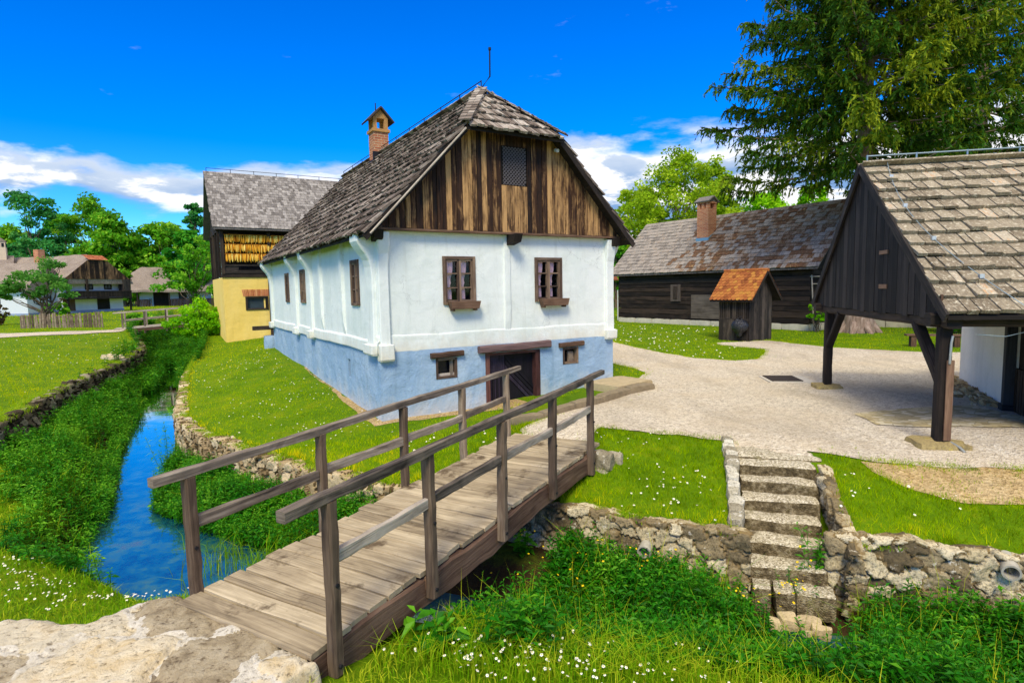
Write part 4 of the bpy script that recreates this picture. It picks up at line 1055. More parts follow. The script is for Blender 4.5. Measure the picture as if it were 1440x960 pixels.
def buttress(cx, cy, out, wd, flare, base):
    """plastered pier: block foot, slim shaft, and a curved bracket under the eave"""
    out = np.asarray(out, float); sd_ = V(-out[1], out[0], 0); mb = MB(); Q = []
    zs = [ZB - .06 - base, ZB - .02 - base, ZB + .155, ZB + .175, 2.2, 2.85, 3.06, 3.2, 3.32, 3.42, 3.5, 3.58, 3.76]
    ds = [.15, .17, .17, .085, .08, .08, .10, .14, .20, .28, .34, .375, .385]
    ds = [d if z < 2.9 else .08 + (d - .08) * flare for z, d in zip(zs, ds)]
    ws = [1.26, 1.3, 1.3, .98, .96, .96, .98, 1., 1.03, 1.06, 1.08, 1.1, 1.1]
    r_b = random.Random(int(cx * 100 + cy * 10))
    for z, d, w in zip(zs, ds, ws):
        w = w * wd / 2 * r_b.uniform(.97, 1.03); d = d + r_b.uniform(-.006, .006); c = V(cx, cy, z)
        e = .022
        Q.append([c + sd_ * w - out * .05, c + sd_ * w + out * (d - e), c + sd_ * (w - e) + out * d, c - sd_ * (w - e) + out * d, c - sd_ * w + out * (d - e), c - sd_ * w - out * .05])
    mb.grid(np.array(Q)[:, ::-1], .5, smooth=False)
    q = Q[0]; mb.add(q, [[0, 1, 2, 3, 4, 5]], .5)
    return mb.build('buttress', PL_WHITE, house)
buttress(0, .32, -FX, .46, 1.0, 0)
for v0 in (5.95, 8.05): buttress(0, v0, -FX, .34, .85, 0)
buttress(0, HL - .2, -FX, .36, 1.0, 0)
buttress(.13, .03, -FY, .24, .25, .12)
buttress(HW - .12, .03, -FY, .26, .25, .02)
buttress(HW, .28, FX, .34, .75, 0)
# blue plinth
mb = MB()
def rough_wall(O, a, W, z0, z1, out, holes, depth, seed):
    wall_holes(mb, O, a, W, z1, holes, out, depth, .5, 0, z0)
rough_wall((0, 0, 0), FX, HW, -.6, ZB, -FY, cw + [door], .24, 1)
rough_wall((0, 0, 0), FY, HL, -.6, ZB, -FX, [(2.22, 2.42, .46, .92)], .3, 2)
mb.quad((HW, 0, -.6), (HW, HL, -.6), (HW, HL, ZB), (HW, 0, ZB))
mb.box((2.2, .3, .4), (2.45, .32, 1.), .5) if False else None
mb.build('plinth', PL_BLUE, house)
mb = MB(); rough_block(mb, (-.1, HL + .35, .35), (.22, 0, 0), (0, .25, 0), (0, 0, .5), 8, .02, .5, 5); mb.build('pier', PL_BLUE, house)
mb = MB(); mb.bar((-.75, HL + .2, 1.18), (.3, HL + .2, 1.18), .16, .16); mb.build('beam_end', W_BLACK, house)
mb = MB(); mb.quad((.29, 2.2, .4), (.29, 2.2, 1.0), (.29, 2.45, 1.0), (.29, 2.45, .4)); mb.build('vent_slit', GLASS_DARK, house)

def casement(parent, O, a, out, w, h, curtain=True, box=None, rows_=3, name='window'):
    """two-leaf wooden window set in the wall opening; O = lower left corner of the opening in the outer wall plane"""
    O, a, out = [np.asarray(p, float) for p in (O, a, out)]; up = FZ
    mb = MB(); B = lambda x0, x1, z0, z1, d0, d1: mb.obox(O + a * (x0 + x1) / 2 + up * (z0 + z1) / 2 + out * (d0 + d1) / 2, a * (x1 - x0) / 2, up * (z1 - z0) / 2, out * (d1 - d0) / 2)
    f = .065
    B(0, f, 0, h, -.10, .035); B(w - f, w, 0, h, -.10, .035); B(f, w - f, h - f, h, -.10, .035); B(f, w - f, 0, f * .9, -.10, .045)
    fr = mb.build(name, WINWOOD, parent)
    c = w / 2; s_ = .042
    for x0, x1 in ((f, c - .004), (c + .004, w - f)):
        mb = MB()
        B(x0, x0 + s_, f * .9, h - f, -.06, .012); B(x1 - s_, x1, f * .9, h - f, -.06, .012)
        B(x0 + s_, x1 - s_, f * .9, f * .9 + s_, -.06, .012); B(x0 + s_, x1 - s_, h - f - s_, h - f, -.06, .012)
        hh = h - f * 1.9
        for k in range(1, rows_): B(x0 + s_, x1 - s_, f * .9 + hh * k / rows_ - .014, f * .9 + hh * k / rows_ + .014, -.055, .006)
        mb.build('sash', WINWOOD, fr)
    mb = MB(); P = lambda x, z, d: O + a * x + up * z + out * d
    q = [P(f, f * .9, -.04), P(w - f, f * .9, -.04), P(w - f, h - f, -.04), P(f, h - f, -.04)]
    if np.dot(np.cross(a, up), out) < 0: q = q[::-1]
    mb.quad(*q); mb.build('pane', GLASSM, fr)
    mb = MB(); q = [P(-.05, -.05, -.21), P(w + .05, -.05, -.21), P(w + .05, h + .05, -.21), P(-.05, h + .05, -.21)]
    if np.dot(np.cross(a, up), out) < 0: q = q[::-1]
    mb.quad(*q); mb.build('dark_room', GLASS_DARK, fr)
    if curtain:
        for x0, sgn in ((f + .03, 1), (c + .03, 1)):
            mb = MB(); G = []
            for i in range(15):
                fz = i / 14; row = []
                ww = .20 - .07 * math.exp(-((fz - .50) / .16) ** 2) - (.05 if fz < .4 else 0)
                for j in range(13):
                    fx = j / 12
                    row.append(P(x0 + fx * ww, f + .05 + (h - 2 * f - .08) * fz, -.075 + .012 * math.sin(fx * 22 + fz * 2)))
                G.append(row)
            G = np.array(G)
            if np.dot(np.cross(a, up), out) > 0: G = G[:, ::-1]
            mb.grid(G[::-1] if False else G, .5, smooth=True); mb.build('curtain', CURT if curtain is True else curtain, fr)
    if box:
        mb = MB(); x0, x1, z0, z1 = box
        pr = [(x0, z1), (x1, z1), (x1 - .05, z0), (x0 + .05, z0)]
        mb.prism([P(x, z, .045) for x, z in pr[::-1]], out * .17, .4)
        for x in (x0 + .1, x1 - .1): mb.obox(P(x, z0 - .02, .10), a * .025, up * .025, out * .07)
        for (xa, xb, da, db) in ((x0 + .02, x1 - .02, .06, .2),): pass
        mb.build('flower_box', W_BROWN, fr)
    return fr
def m_glass():
    M = Mat('window_glass')
    g = M.n('ShaderNodeBsdfGlossy', {'Color': (.9, .95, 1, 1), 'Roughness': .03}).outputs[0]
    t = M.n('ShaderNodeBsdfTransparent', {'Color': (.95, .97, .97, 1)}).outputs[0]
    fr = M.n('ShaderNodeFresnel', {'IOR': 1.5}).outputs[0]
    return M.surf(M.n('ShaderNodeMixShader', {0: M.math('MULTIPLY', fr, .7), 1: t, 2: g}).outputs[0])
GLASSM = m_glass()
casement(house, (1.50, .03, 2.22), FX, -FY, .81, 1.07, True, (.08, .84, -.10, .07))
casement(house, (3.94, .03, 2.22), FX, -FY, .81, 1.07, True, (.08, .90, -.10, .07))
for (v0, v1, z0, z1) in sw: casement(house, (0, v0, z0), FY, -FX, v1 - v0, z1 - z0, CURTW)
# cellar openings
for i, (x0, x1, z0, z1) in enumerate(cw):
    mb = MB(); f = .05
    for (a0, a1, b0, b1) in ((x0, x0 + f, z0, z1), (x1 - f, x1, z0, z1), (x0 + f, x1 - f, z1 - f, z1), (x0 + f, x1 - f, z0, z0 + f)):
        mb.box((a0, -.012, b0), (a1, .12, b1))
    c = mb.build('cellar_window', WINWOOD, house)
    mb = MB(); mb.wbar((x0 - .13, -.035, z1 + .075), (x1 + .14, -.035, z1 + .085), .12, .12, amp=.006); mb.build('lintel', W_BROWN, c)
    mb = MB(); mb.quad((x0, .16, z0), (x1, .16, z0), (x1, .16, z1), (x0, .16, z1)); mb.build('dark_room', GLASS_DARK, c)
    if i == 0:
        mb = MB(); mb.box((x1 - f - .10, .06, z0 + f), (x1 - f - .02, .10, z1 - f)); mb.box((x0 + f, .06, z0 + f), (x1 - f, .10, z0 + f + .06)); mb.build('open_shutter', W_GREY, c)
    else:
        mb = MB(); rough_block(mb, ((x0 + x1) / 2 + .06, .12, z0 + .17), (.09, 0, 0), (0, .03, 0), (0, 0, .13), 8, .02, .7, 8); mb.build('sack', m_plain('pale_sackcloth', S(150, 132, 112), .9, 0, .5, 15), c)
# cellar door
x0, x1, z0, z1 = door
dr = MB(); dr.box((x0, -.015, z0), (x0 + .11, .20, z1)); dr.box((x1 - .13, -.015, z0), (x1, .20, z1)); dr.box((x0 + .11, -.012, z1 - .06), (x1 - .13, .2, z1))
cd = dr.build('cellar_door', m_wood('door_frame_wood', [S(40, 22, 20), S(84, 50, 46), S(120, 80, 70)], 1.4, 30, 1.5), house)
W_DOOR = m_wood('dark_violet_door', [S(10, 8, 12), S(26, 20, 30), S(60, 50, 66)], 1.0, 22, 1.2, .5, .7, .4)
mb = MB(); mb.wbar((x0 - .2, -.06, z1 + .10), (x1 + .26, -.06, z1 + .13), .16, .17, amp=.01); mb.build('lintel', m_wood('lintel_wood', [S(40, 26, 30), S(82, 60, 62), S(120, 96, 92)], 1.4, 30, 1.5), cd)
mb = MB(); xm = 3.10
mb.box((x0 + .11, .13, z0), (xm, .16, z1 - .06))
for k in range(5): mb.box((x0 + .13 + k * .105, .105, z0 + .1), (x0 + .19 + k * .105, .129, .48))
mb.box((x0 + .11, .10, .48), (xm, .13, .56)); mb.build('door_leaf', W_DOOR, cd)
mb = MB(); mb.box((xm + .01, .145, z0), (x1 - .13, .17, z1 - .06))
w2 = x1 - .13 - xm - .01
for k in range(-8, 12):       # diagonal planks, clipped to the leaf
    za = z0 + k * .13; P0 = (xm + .01, za); pts = []
    zb = za + w2
    lo, hi = z0, z1 - .06
    def cl(z): return max(lo, min(hi, z))
    quad_ = [(xm + .015, cl(zb)), (xm + .015, cl(zb + .105)), (x1 - .135, cl(za + .105)), (x1 - .135, cl(za))]
    if zb < lo or za > hi or zb > hi or za < lo: continue
    mb.prism([(q[0], .145, q[1]) for q in quad_[::-1]], (0, -.03, 0), random.random())
mb.build('door_leaf', W_DOOR, cd)
# gable of vertical boards
UL, UR, UM = -.36, 6.74, 3.19
EZ = 3.70; RZ_ = 7.36; SL = (RZ_ - EZ) / (UM - UL)
HZ = 6.06                                    # height where the half hip starts
def roof_z(x): return EZ + (x - UL) * SL if x < UM else EZ + (UR - x) * SL
mb = MB(); x = UL + .22; gy0 = -.13
vent = (3.02, 3.64, 4.93, 5.78)
while x < UR - .2:
    w = random.uniform(.09, .155); xb = min(x + w, UR - .2)
    def zt(xx): return min(roof_z(xx) - .06, HZ + .12)
    segs = [(3.86 + random.uniform(-.012, .012), None)]
    yb = gy0 + random.uniform(-.012, .006); tn = random.random()
    parts = [(3.85 + random.uniform(-.015, .01), None, None)]
    za, zb = zt(x), zt(xb)
    over = xb > vent[0] + .03 and x < vent[1] - .03
    def plank(xa, xc, z0_, zl, zr, t):
        if zl - z0_ < .03 and zr - z0_ < .03: return
        mb.prism([(xa + .006, yb, z0_), (xc - .006, yb, z0_), (xc - .006, yb, zr), (xa + .006, yb, zl)], (0, .03, 0), t)
        # grain up the board
        for q in range(len(mb.c) - 6, len(mb.c)):
            c = mb.c[q]; mb.c[q] = (c[0], c[1], c[2], c[3][:, :, ::-1].copy() + np.float32(t * 17), c[4], c[5])
    zl0 = parts[0][0]
    if over:
        plank(x, xb, zl0, vent[2] - .02, vent[2] - .02, tn * .4 + .6); plank(x, xb, vent[3] + .02, za, zb, tn * .4)
    else:
        plank(x, xb, zl0, za, zb, tn)
    x = xb
o = mb.build('gable_boards', W_GABLE, house)
mb = MB(); mb.prism([(UL + .3, -.09, 3.9), (UR - .3, -.09, 3.9), (4.45, -.09, HZ + .1), (1.95, -.09, HZ + .1)], (0, .03, 0), .1)
mb.build('gable_backing', W_BLACK, house)
mb = MB(); mb.box((UL + .25, -.16, 3.80), (UR - .22, .05, 3.845)); mb.build('gable_sill', W_BROWN, house)
mb = MB()
vx0, vx1, vz0, vz1 = vent
for k in range(-9, 16):
    for sgn in (1, -1):
        xa = vx0 + k * .085
        p, q = (xa, vz0), (xa + (vz1 - vz0), vz1)
        if sgn < 0: p, q = (xa, vz1), (xa + (vz1 - vz0), vz0)
        # clip to the opening
        t0 = max(0, (vx0 - p[0]) / (q[0] - p[0])); t1 = min(1, (vx1 - p[0]) / (q[0] - p[0]))
        if t1 - t0 < .03: continue
        P0 = (p[0] + (q[0] - p[0]) * t0, p[1] + (q[1] - p[1]) * t0); P1 = (p[0] + (q[0] - p[0]) * t1, p[1] + (q[1] - p[1]) * t1)
        mb.bar((P0[0], gy0 + (.006 if sgn > 0 else .016), P0[1]), (P1[0], gy0 + (.006 if sgn > 0 else .016), P1[1]), .024, .008, up=(0, 1, 0), tone=.6)
mb.build('vent_lattice', m_plain('lattice_wood', S(98, 92, 92), .8, 0, .4), house)
for bx in (.0, 3.24, 6.36):
    mb = MB(); mb.prism([(bx - .1, -.02, 3.80), (bx - .1, -.42 if bx == 3.24 else -.26, 3.80), (bx - .1, -.34 if bx == 3.24 else -.2, 3.62), (bx - .1, -.02, 3.56)][::-1], (.2, 0, 0), .3); mb.build('beam_end', W_BLACK, house)
mb = MB(); mb.cyl((4.47, -.16, 5.83), (4.47, -.26, 5.80), .045, n=12); mb.build('gable_lamp', m_plain('white_lamp', S(214, 220, 226), .4), house)
# roof
SH = m_shingle('house_shingles', [(.10, S(48, 40, 35)), (.32, S(88, 76, 67)), (.55, S(132, 119, 107)), (.75, S(176, 164, 150)), (.95, S(214, 206, 194))], .7, (14, 3, 1), (S(206, 204, 198), .62))
roof = MB()
V0, V1 = -.46, 13.3; HR = 1.12
dl = unit(V(UM - UL, 0, RZ_ - EZ)); SLL = math.hypot(UM - UL, RZ_ - EZ); sh_ = (HZ - EZ) / (RZ_ - EZ) * SLL
def rl(s):
    if s is None: return SLL
    v0 = V0 if s < sh_ else V0 + (HR - V0) * (s - sh_) / (SLL - sh_)
    return (v0, V1)
def rl2(s):
    if s is None: return SLL
    v0, v1 = rl(s); return (-v1, -v0)
r_ = rl
shingles(roof, (UL, 0, EZ), (0, 1, 0), dl, rl, .30, .115, .04, .066, .04, (.05, .75), 3, 1.6, curl=.012)
dr_ = unit(V(UM - UR, 0, RZ_ - EZ))
shingles(roof, (UR, 0, EZ), (0, 1, 0), dr_, rl, .30, .115, .04, .066, .04, (.05, .75), 4, 1.6, curl=.012)
hb = unit(V(0, HR - V0, RZ_ - HZ)); hl = math.hypot(HR - V0, RZ_ - HZ)
hx0, hx1 = UL + (HZ - EZ) / SL, UR - (HZ - EZ) / SL
def rh(s):
    if s is None: return hl
    f = s / hl; return (hx0 + (UM - hx0) * f - .08, hx1 + (UM - hx1) * f + .08)
shingles(roof, (0, V0 - .10, HZ - .08), (1, 0, 0), hb, rh, .36, .11, .05, .075, .025, (.35, .95), 5, 1.6)
rf = roof.build('roof', SH, house)
mb = MB()      # boarding under the shingles
def pl(*q): mb.prism([np.asarray(p, float) for p in q], (0, 0, -.07), .2)
for sx, ux in ((1, UL), (-1, UR)):
    a_ = [(ux + sx * .03, V0 + .04, EZ + .0), (ux + sx * .03, V1 - .03, EZ + .0), (UM, V1 - .03, RZ_ - .03), (UM, HR, RZ_ - .03), (hx0 if sx > 0 else hx1, V0 + .04, HZ - .02)]
    if sx > 0: a_ = a_[::-1]
    mb.prism(a_, (0, 0, -.07), .2)
mb.prism([(hx0, V0 - .03, HZ - .06), (hx1, V0 - .03, HZ - .06), (UM, HR, RZ_ - .04)], (0, 0, -.07), .2)
mb.build('roof_boarding', W_BLACK, rf)
for ux, hx in ((UL, hx0), (UR, hx1)):
    mb = MB(); mb.bar((ux, V0 + .02, EZ - .10), (hx, V0 + .02, HZ - .10), .03, .13, up=(0, 0, 1), tone=.3); mb.build('verge_board', W_BLACK, rf)
mb = MB()       # rolled hip and ridge courses
for (p, q) in (((hx0 - .05, V0 - .05, HZ + .0), (UM, HR, RZ_ + .02)), ((hx1 + .05, V0 - .05, HZ + .0), (UM, HR, RZ_ + .02))):
    p, q = np.array(p), np.array(q); k = 12
    for i in range(k):
        a0, a1 = p + (q - p) * (i / k - .02), p + (q - p) * ((i + 1) / k + .03)
        for off in (-1, 1):
            sdv = unit(np.cross(q - p, FZ)) * off * .065
            mb.bar(a0 + sdv + V(0, 0, .07 + .012), a1 + sdv + V(0, 0, .055), .14, .03, tone=random.uniform(.3, .9))
for i in range(44):
    y = HR + (V1 - HR) * i / 44
    for off in (-1, 1):
        mb.bar((UM + off * .07, y, RZ_ + .035), (UM + off * .07, y + .30, RZ_ + .02), .15, .03, up=(-off * .5, 0, 1), tone=random.uniform(.1, .9))
mb.build('ridge_cap', SH, rf)
mb = MB(); mb.tube([(UL + .1, V0 - .03, EZ - .02), (hx0 - .02, V0 - .03, HZ - .10)], .022, 7, .9); mb.build('verge_pole', W_GREY, rf)
wr = ridge_wire('ridge_wire', house, [(UM, HR, RZ_ + .05), (UM, 8.2, RZ_ + .05), (UM, V1, RZ_ + .05)], .2, 1.1, DARKMETAL, .012)
mb = MB(); mb.tube([(UM, HR - .0, RZ_ + .08), (UM + .22, HR - .05, RZ_ + .38), (UM + .23, HR - .05, RZ_ + 1.02)], .018, 6); mb.cyl((UM + .23, HR - .05, RZ_ + 1.0), (UM + .23, HR - .05, RZ_ + 1.06), .035, n=8); mb.build('lightning_rod', DARKMETAL, house)
# chimney with a little gabled hood
BRICK = m_brick('old_brick', S(176, 96, 68), S(206, 138, 96), S(210, 180, 140))
ch = MB(); cx, cy = UM + .0, 8.75; hw = .27
ch.box((cx - hw, cy - hw, 6.4), (cx + hw, cy + hw, 8.12), .5, 0, True)
chim = ch.build('chimney', BRICK, house)
OCH = m_plain('ochre_mortar', S(196, 148, 88), .9, 0, .55, 14)
mb = MB(); mb.box((cx - hw - .05, cy - hw - .05, 8.121), (cx + hw + .05, cy + hw + .05, 8.22))
for sx in (-1, 1):
    for sy in (-1, 1):
        mb.box((cx + sx * (hw - .07) - .065, cy + sy * (hw - .07) - .065, 8.2201), (cx + sx * (hw - .07) + .065, cy + sy * (hw - .07) + .065, 8.58))
mb.prism([(cx - hw - .02, cy - hw, 8.581), (cx + hw + .02, cy - hw, 8.581), (cx, cy - hw, 8.90)], (0, 2 * hw, 0))
mb.build('chimney_hood', OCH, chim)
mb = MB()
for s_ in (-1, 1):
    mb.bar((cx + s_ * (hw + .20), cy, 8.46), (cx, cy, 8.955), .05, 2 * hw + .24, up=(0, 1, 0), tone=.4)
for q in range(len(mb.c)): pass
mb.build('hood_roof', m_plain('hood_slates', S(74, 66, 60), .85, 0, .4, 12), chim)
mb = MB(); mb.tube([(cx - .14, cy - .2, 8.8), (cx - .14, cy - .2, 9.1)], .018, 6); mb.tube([(cx + hw, cy - hw, 7.75), (UM + .9, cy - 1.1, 7.80), (UM + .02, cy - 1.9, 7.56)], .006, 5); mb.build('wire', DARKMETAL, chim)
mb = MB(); mb.box((cx - hw - .06, cy - hw - .06, 6.9), (cx + hw + .06, cy - hw + .0, 7.42)); mb.box((cx - hw - .04, cy - hw - .05, 6.6), (cx - hw + .0, cy + hw, 7.16)); mb.build('flashing', DARKMETAL, chim)
# ------------------------------------------------------------------ corn barn
CA = R_(31.42)
corn = thing('corn_barn', 'yellow plastered barn with rows of drying maize under a grey shingle roof', 'barn', (-14.4, 29.13, .1), CA)
PL_YEL = m_plaster('yellow_plaster', S(248, 212, 112), S(246, 222, 150), .8, 1.8, 14, .5)
CW, CD = 9.0, 6.0
mb = MB()
win = (.98, 2.06, 1.61, 2.30)
wall_holes(mb, (0, 0, 0), FX, CW, 3.28, [win], -FY, .25, .5, 0, -.6)
mb.quad((0, CD, -.6), (0, 0, -.6), (0, 0, 3.28), (0, CD, 3.28)); mb.quad((CW, 0, -.6), (CW, CD, -.6), (CW, CD, 3.28), (CW, 0, 3.28)); mb.quad((CW, CD, -.6), (0, CD, -.6), (0, CD, 3.28), (CW, CD, 3.28))
mb.build('wall', PL_YEL, corn)
mb = MB(); x0, x1, z0, z1 = win
for (a0, a1, b0, b1) in ((x0, x0 + .09, z0, z1), (x1 - .09, x1, z0, z1), (x0 + .09, x1 - .09, z1 - .08, z1), (x0 + .09, x1 - .09, z0, z0 + .09)): mb.box((a0, -.04, b0), (a1, .14, b1))
w_ = mb.build('window', W_BLACK, corn)
mb = MB(); mb.quad((x0, .1, z0), (x1, .1, z0), (x1, .1, z1), (x0, .1, z1)); mb.build('pane', m_plain('dusky_glass', S(60, 74, 82), .2, 0, .5, 4), w_)
mb = MB(); mb.box((x1 - .2, .04, z0 + .09), (x1 - .13, .08, z1 - .1)); mb.build('window_reveal', PL_YEL, w_)
mb = MB()
for i in range(17):
    xx = .88 + i * 1.28 / 17; k = (i - 8) / 8 * .05
    mb.prism([(xx + .006 - k * .0, -.02, 2.32), (xx + .066, -.02, 2.32), (xx + .066 + k, -.02, 2.66), (xx + .006 + k, -.02, 2.66)], (0, .03, 0), random.random())
mb.build('brick_arch', m_shingle('brick_headers', [(.1, S(176, 98, 66)), (.5, S(206, 132, 92)), (.9, S(224, 164, 116))], .3, (6, 6, 1)), corn)
mb = MB()
mb.box((-.04, -.06, 3.281), (CW, .2, 3.45)); mb.box((-.2, .0, 5.58), (CW, .2, 5.75))
for x in (.0, 2.19, 4.3, 6.5, 8.8): mb.box((x - .02, -.10, 3.451), (x + .12, .04, 5.579))
mb.box((-.10, -.12, 3.30), (.0, CD, 5.7)) if False else None
for y in (1.5, 3, 4.5, 6.0): mb.box((-.03, y - .12, 3.3), (.09, y, 5.9))
mb.build('gallery_frame', W_BLACK, corn)
mb = MB(); mb.box((.9, .30, 3.3), (CW, .33, 5.7)); mb.box((.0, .30, 3.30), (.9, .33, 5.7)); mb.build('gallery_back', W_BLACK, corn)
mb = MB(); mb.bar((.12, -.07, 3.56), (CW, -.07, 3.56), .05, .16); mb.bar((.12, -.07, 3.88), (CW, -.07, 3.88), .05, .07); mb.box((.12, -.05, 3.45), (.75, -.02, 3.86)); mb.build('gallery_rail', W_DARKPLANK, corn)
mb = MB(); mb.box((2.1, -.16, .2), (2.26, -.03, 3.3)); mb.build('post', W_BLACK, corn)
CORN = m_leaf('maize_cobs', [S(186, 110, 24), S(240, 178, 52), S(255, 226, 120)], .0, .6)
for z in (5.38, 4.90, 4.43):
    mb = MB(); x = .22
    while x < 7:
        for dy in (0, .06):
            l = random.uniform(.30, .42); xx = x + random.uniform(-.03, .03)
            p = V(xx, -.02 - dy, z + random.uniform(-.02, .03)); q = p + V(random.uniform(-.05, .05), random.uniform(-.03, .02), -l)
            m = p + (q - p) * .35
            mb.tube([p, m, p + (q - p) * .75, q], [.02, .036, .034, .008], 6, random.random(), cap=False)
        x += .055
    mb.bar((.15, .0, z + .03), (CW, .0, z + .03), .04, .04, tone=.1)
    mb.build('maize_row', CORN, corn)
SH2 = m_shingle('silvery_shingles', [(.1, S(84, 79, 75)), (.4, S(126, 120, 114)), (.7, S(154, 148, 141)), (1., S(184, 178, 170))], .35, (30, 4, 1))
rb = MB(); e0 = (-.35, -.45, 5.72); rdg = V(0, 3.0 + .45, 8.98 - 5.72); rl_ = np.linalg.norm(rdg)
shingles(rb, e0, (1, 0, 0), rdg, lambda s: rl_ if s is None else (0, 9.8), .23, .15, .02, .022, .012, (.15, .95), 8, 1.9)
rb.prism([(-.33, -.43, 5.70), (9.4, -.43, 5.70), (9.4, 3, 8.96), (-.33, 3, 8.96)], (0, 0, -.08), .2); rb.prism([(-.33, 6.43, 5.70), (-.33, 3.002, 8.96), (9.4, 3.002, 8.96), (9.4, 6.43, 5.70)][::-1][::-1], (0, 0, -.08), .2)
mcr = rb.build('roof', SH2, corn)
mb = MB(); mb.prism([(.0, .0, 5.7), (.0, 6, 5.7), (.0, 3, 8.8)][::-1], (.06, 0, 0), .3); mb.build('gable_boards', W_BLACK, corn)
ridge_wire('ridge_wire', corn, [(-.2, 3, 9.0), (9.2, 3, 9.0)], .16, 1.1, DARKMETAL, .014)

# ------------------------------------------------------------------ dark log barn
LA = R_(-53.96)
lb = thing('log_barn', 'long dark log barn with a patched shingle roof and a brick chimney', 'barn', (7.63, 40.7, .1), LA)
LW, LD = 13.35, 7.0
mb = MB(); z = .32; k = 0
while z < 3.25:
    h = random.uniform(.24, .34); h = min(h, 3.3 - z)
    mb.wbar((-.05 if k % 2 else .06, -.0, z + h / 2), (LW + (.06 if k % 2 else -.05), -.0, z + h / 2), .18, h - .012, amp=.012, n=16, ch=.12)
    mb.wbar((LW, -.05, z + h / 2 + .02), (LW, LD, z + h / 2 + .02), .18, h - .012, amp=.012, n=10, ch=.12)
    mb.wbar((0, -.05, z + h / 2 + .02), (0, LD, z + h / 2 + .02), .18, h - .012, amp=.012, n=10, ch=.12)
    z += h; k += 1
mb.box((.05, .1, .3), (LW - .05, LD, 3.2), .2)
W_LOG = m_wood('dark_logs', [S(12, 9, 7), S(30, 23, 18), S(64, 51, 41)], .5, 12, 1.0, .6, .85, .35)
mb.build('log_wall', W_LOG, lb)
mb = MB()
for i in range(9):
    rough_block(mb, (i * LW / 9 + LW / 18, .0, .06), (LW / 18 * .99, 0, 0), (0, .17, 0), (0, 0, .25), 8, .02, .5, 200 + i)
for i in range(4): rough_block(mb, (LW, .9 + i * 1.8, .06), (.2, 0, 0), (0, .9, 0), (0, 0, .3), 8, .02, .5, 220 + i)
mb.build('stone_plinth', m_plain('whitewashed_stone', S(206, 200, 176), .9, 0, .4, 5), lb)
mb = MB(); mb.box((4.5, -.16, 1.45), (5.25, -.10, 2.52)); hh = mb.build('hatch', W_DARKPLANK, lb)
mb = MB(); mb.box((4.72, -.19, 1.6), (5.02, -.161, 2.4)); mb.build('hatch_opening', W_BLACK, hh)
mb = MB(); mb.box((6.05, -.14, .42), (8.1, -.10, 1.86), .7); mb.build('door_panel', m_wood('faded_panel', [S(44, 38, 33), S(84, 74, 64), S(116, 104, 92)], .6, 8, 1., .4), lb)
SH3 = m_shingle('patchy_shingles', [(.0, S(66, 58, 52)), (.18, S(116, 107, 98)), (.42, S(168, 159, 147)), (.60, S(136, 112, 88)), (.74, S(92, 68, 50)), (.86, S(124, 84, 56)), (.95, S(180, 160, 112))], .5, (22, 5, 1))
def patch(x, s, t, r):
    f = smooth(4.6, 7.0, x)
    c = fbm_wave(np.array([x * 1.0]), np.array([s * 1.0]), 31, .55)[0]
    if r.random() < f * (.62 + .35 * c): return r.uniform(.5, .95)
    return r.uniform(.12, .46 - .12 * f)
rb = MB(); e0 = (-.6, -.5, 3.26); rdg = V(0, 4.0, 6.95 - 3.26); rl3 = np.linalg.norm(rdg)
shingles(rb, e0, (1, 0, 0), rdg, lambda s: rl3 if s is None else (0, 14.5), .34, .25, .03, .04, .03, (0, 1), 9, 1.6, patch, curl=.02)
rb.prism([(-.58, -.48, 3.24), (13.86, -.48, 3.24), (13.86, 3.5, 6.92), (-.58, 3.5, 6.92)], (0, 0, -.09), .0); rb.prism([(-.58, 7.48, 3.24), (-.58, 3.502, 6.92), (13.86, 3.502, 6.92), (13.86, 7.48, 3.24)], (0, 0, -.09), .2)
lr = rb.build('roof', SH3, lb)
mb = MB(); mb.prism([(LW + .0, -.0, 3.2), (LW + .0, 7, 3.2), (LW + .0, 3.5, 6.8)], (.08, 0, 0), .2); mb.build('gable_boards', W_BLACK, lb); mb = MB(); mb.prism([(-.1, -.0, 3.2), (-.1, 7, 3.2), (-.1, 3.5, 6.8)], (.08, 0, 0), .2)
mb.build('gable_boards', W_BLACK, lb)
BRICK2 = m_brick('orange_brick', S(196, 108, 72), S(222, 150, 104), S(222, 190, 150))
ch = MB(); cx, cy = 5.55, 2.05; hw = .42
ch.box((cx - hw, cy - hw, 4.6), (cx + hw, cy + hw, 7.25), .5, 0, True)
c2 = ch.build('chimney', BRICK2, lb)
mb = MB()
for sx in (-1, 0, 1):
    for sy in (-1, 1): mb.box((cx + sx * (hw - .1) - .1, cy + sy * (hw - .1) - .1, 7.251), (cx + sx * (hw - .1) + .1, cy + sy * (hw - .1) + .1, 7.56), .5, 0, True)
mb.box((cx - hw - .02, cy - hw - .02, 7.561), (cx + hw + .02, cy + hw + .02, 7.66), .5, 0, True); mb.build('chimney_openings', BRICK2, c2)
mb = MB()
for s_ in (-1, 1): mb.bar((cx, cy + s_ * (hw + .14), 7.66), (cx, cy, 8.0), 2 * hw + .24, .07, up=(0, 0, 1), tone=.4)
mb.prism([(cx - hw, cy - hw, 7.661), (cx - hw, cy + hw, 7.661), (cx - hw, cy, 7.98)][::-1], (2 * hw, 0, 0), .5)
mb.build('chimney_cap', SH2, c2)
mb = MB(); mb.box((cx - hw - .04, cy - hw - .05, 4.7), (cx + hw + .04, cy - hw - .01, 5.42)); mb.prism([(cx + hw + .01, cy - hw, 5.1), (cx + hw + .01, cy + hw + .4, 5.95), (cx + hw + .01, cy + hw + .4, 6.15), (cx + hw + .01, cy - hw, 5.42)], (.03, 0, 0), .5)
mb.build('flashing', m_plain('blue_grey_zinc', S(130, 176, 200), .5, .4), c2)
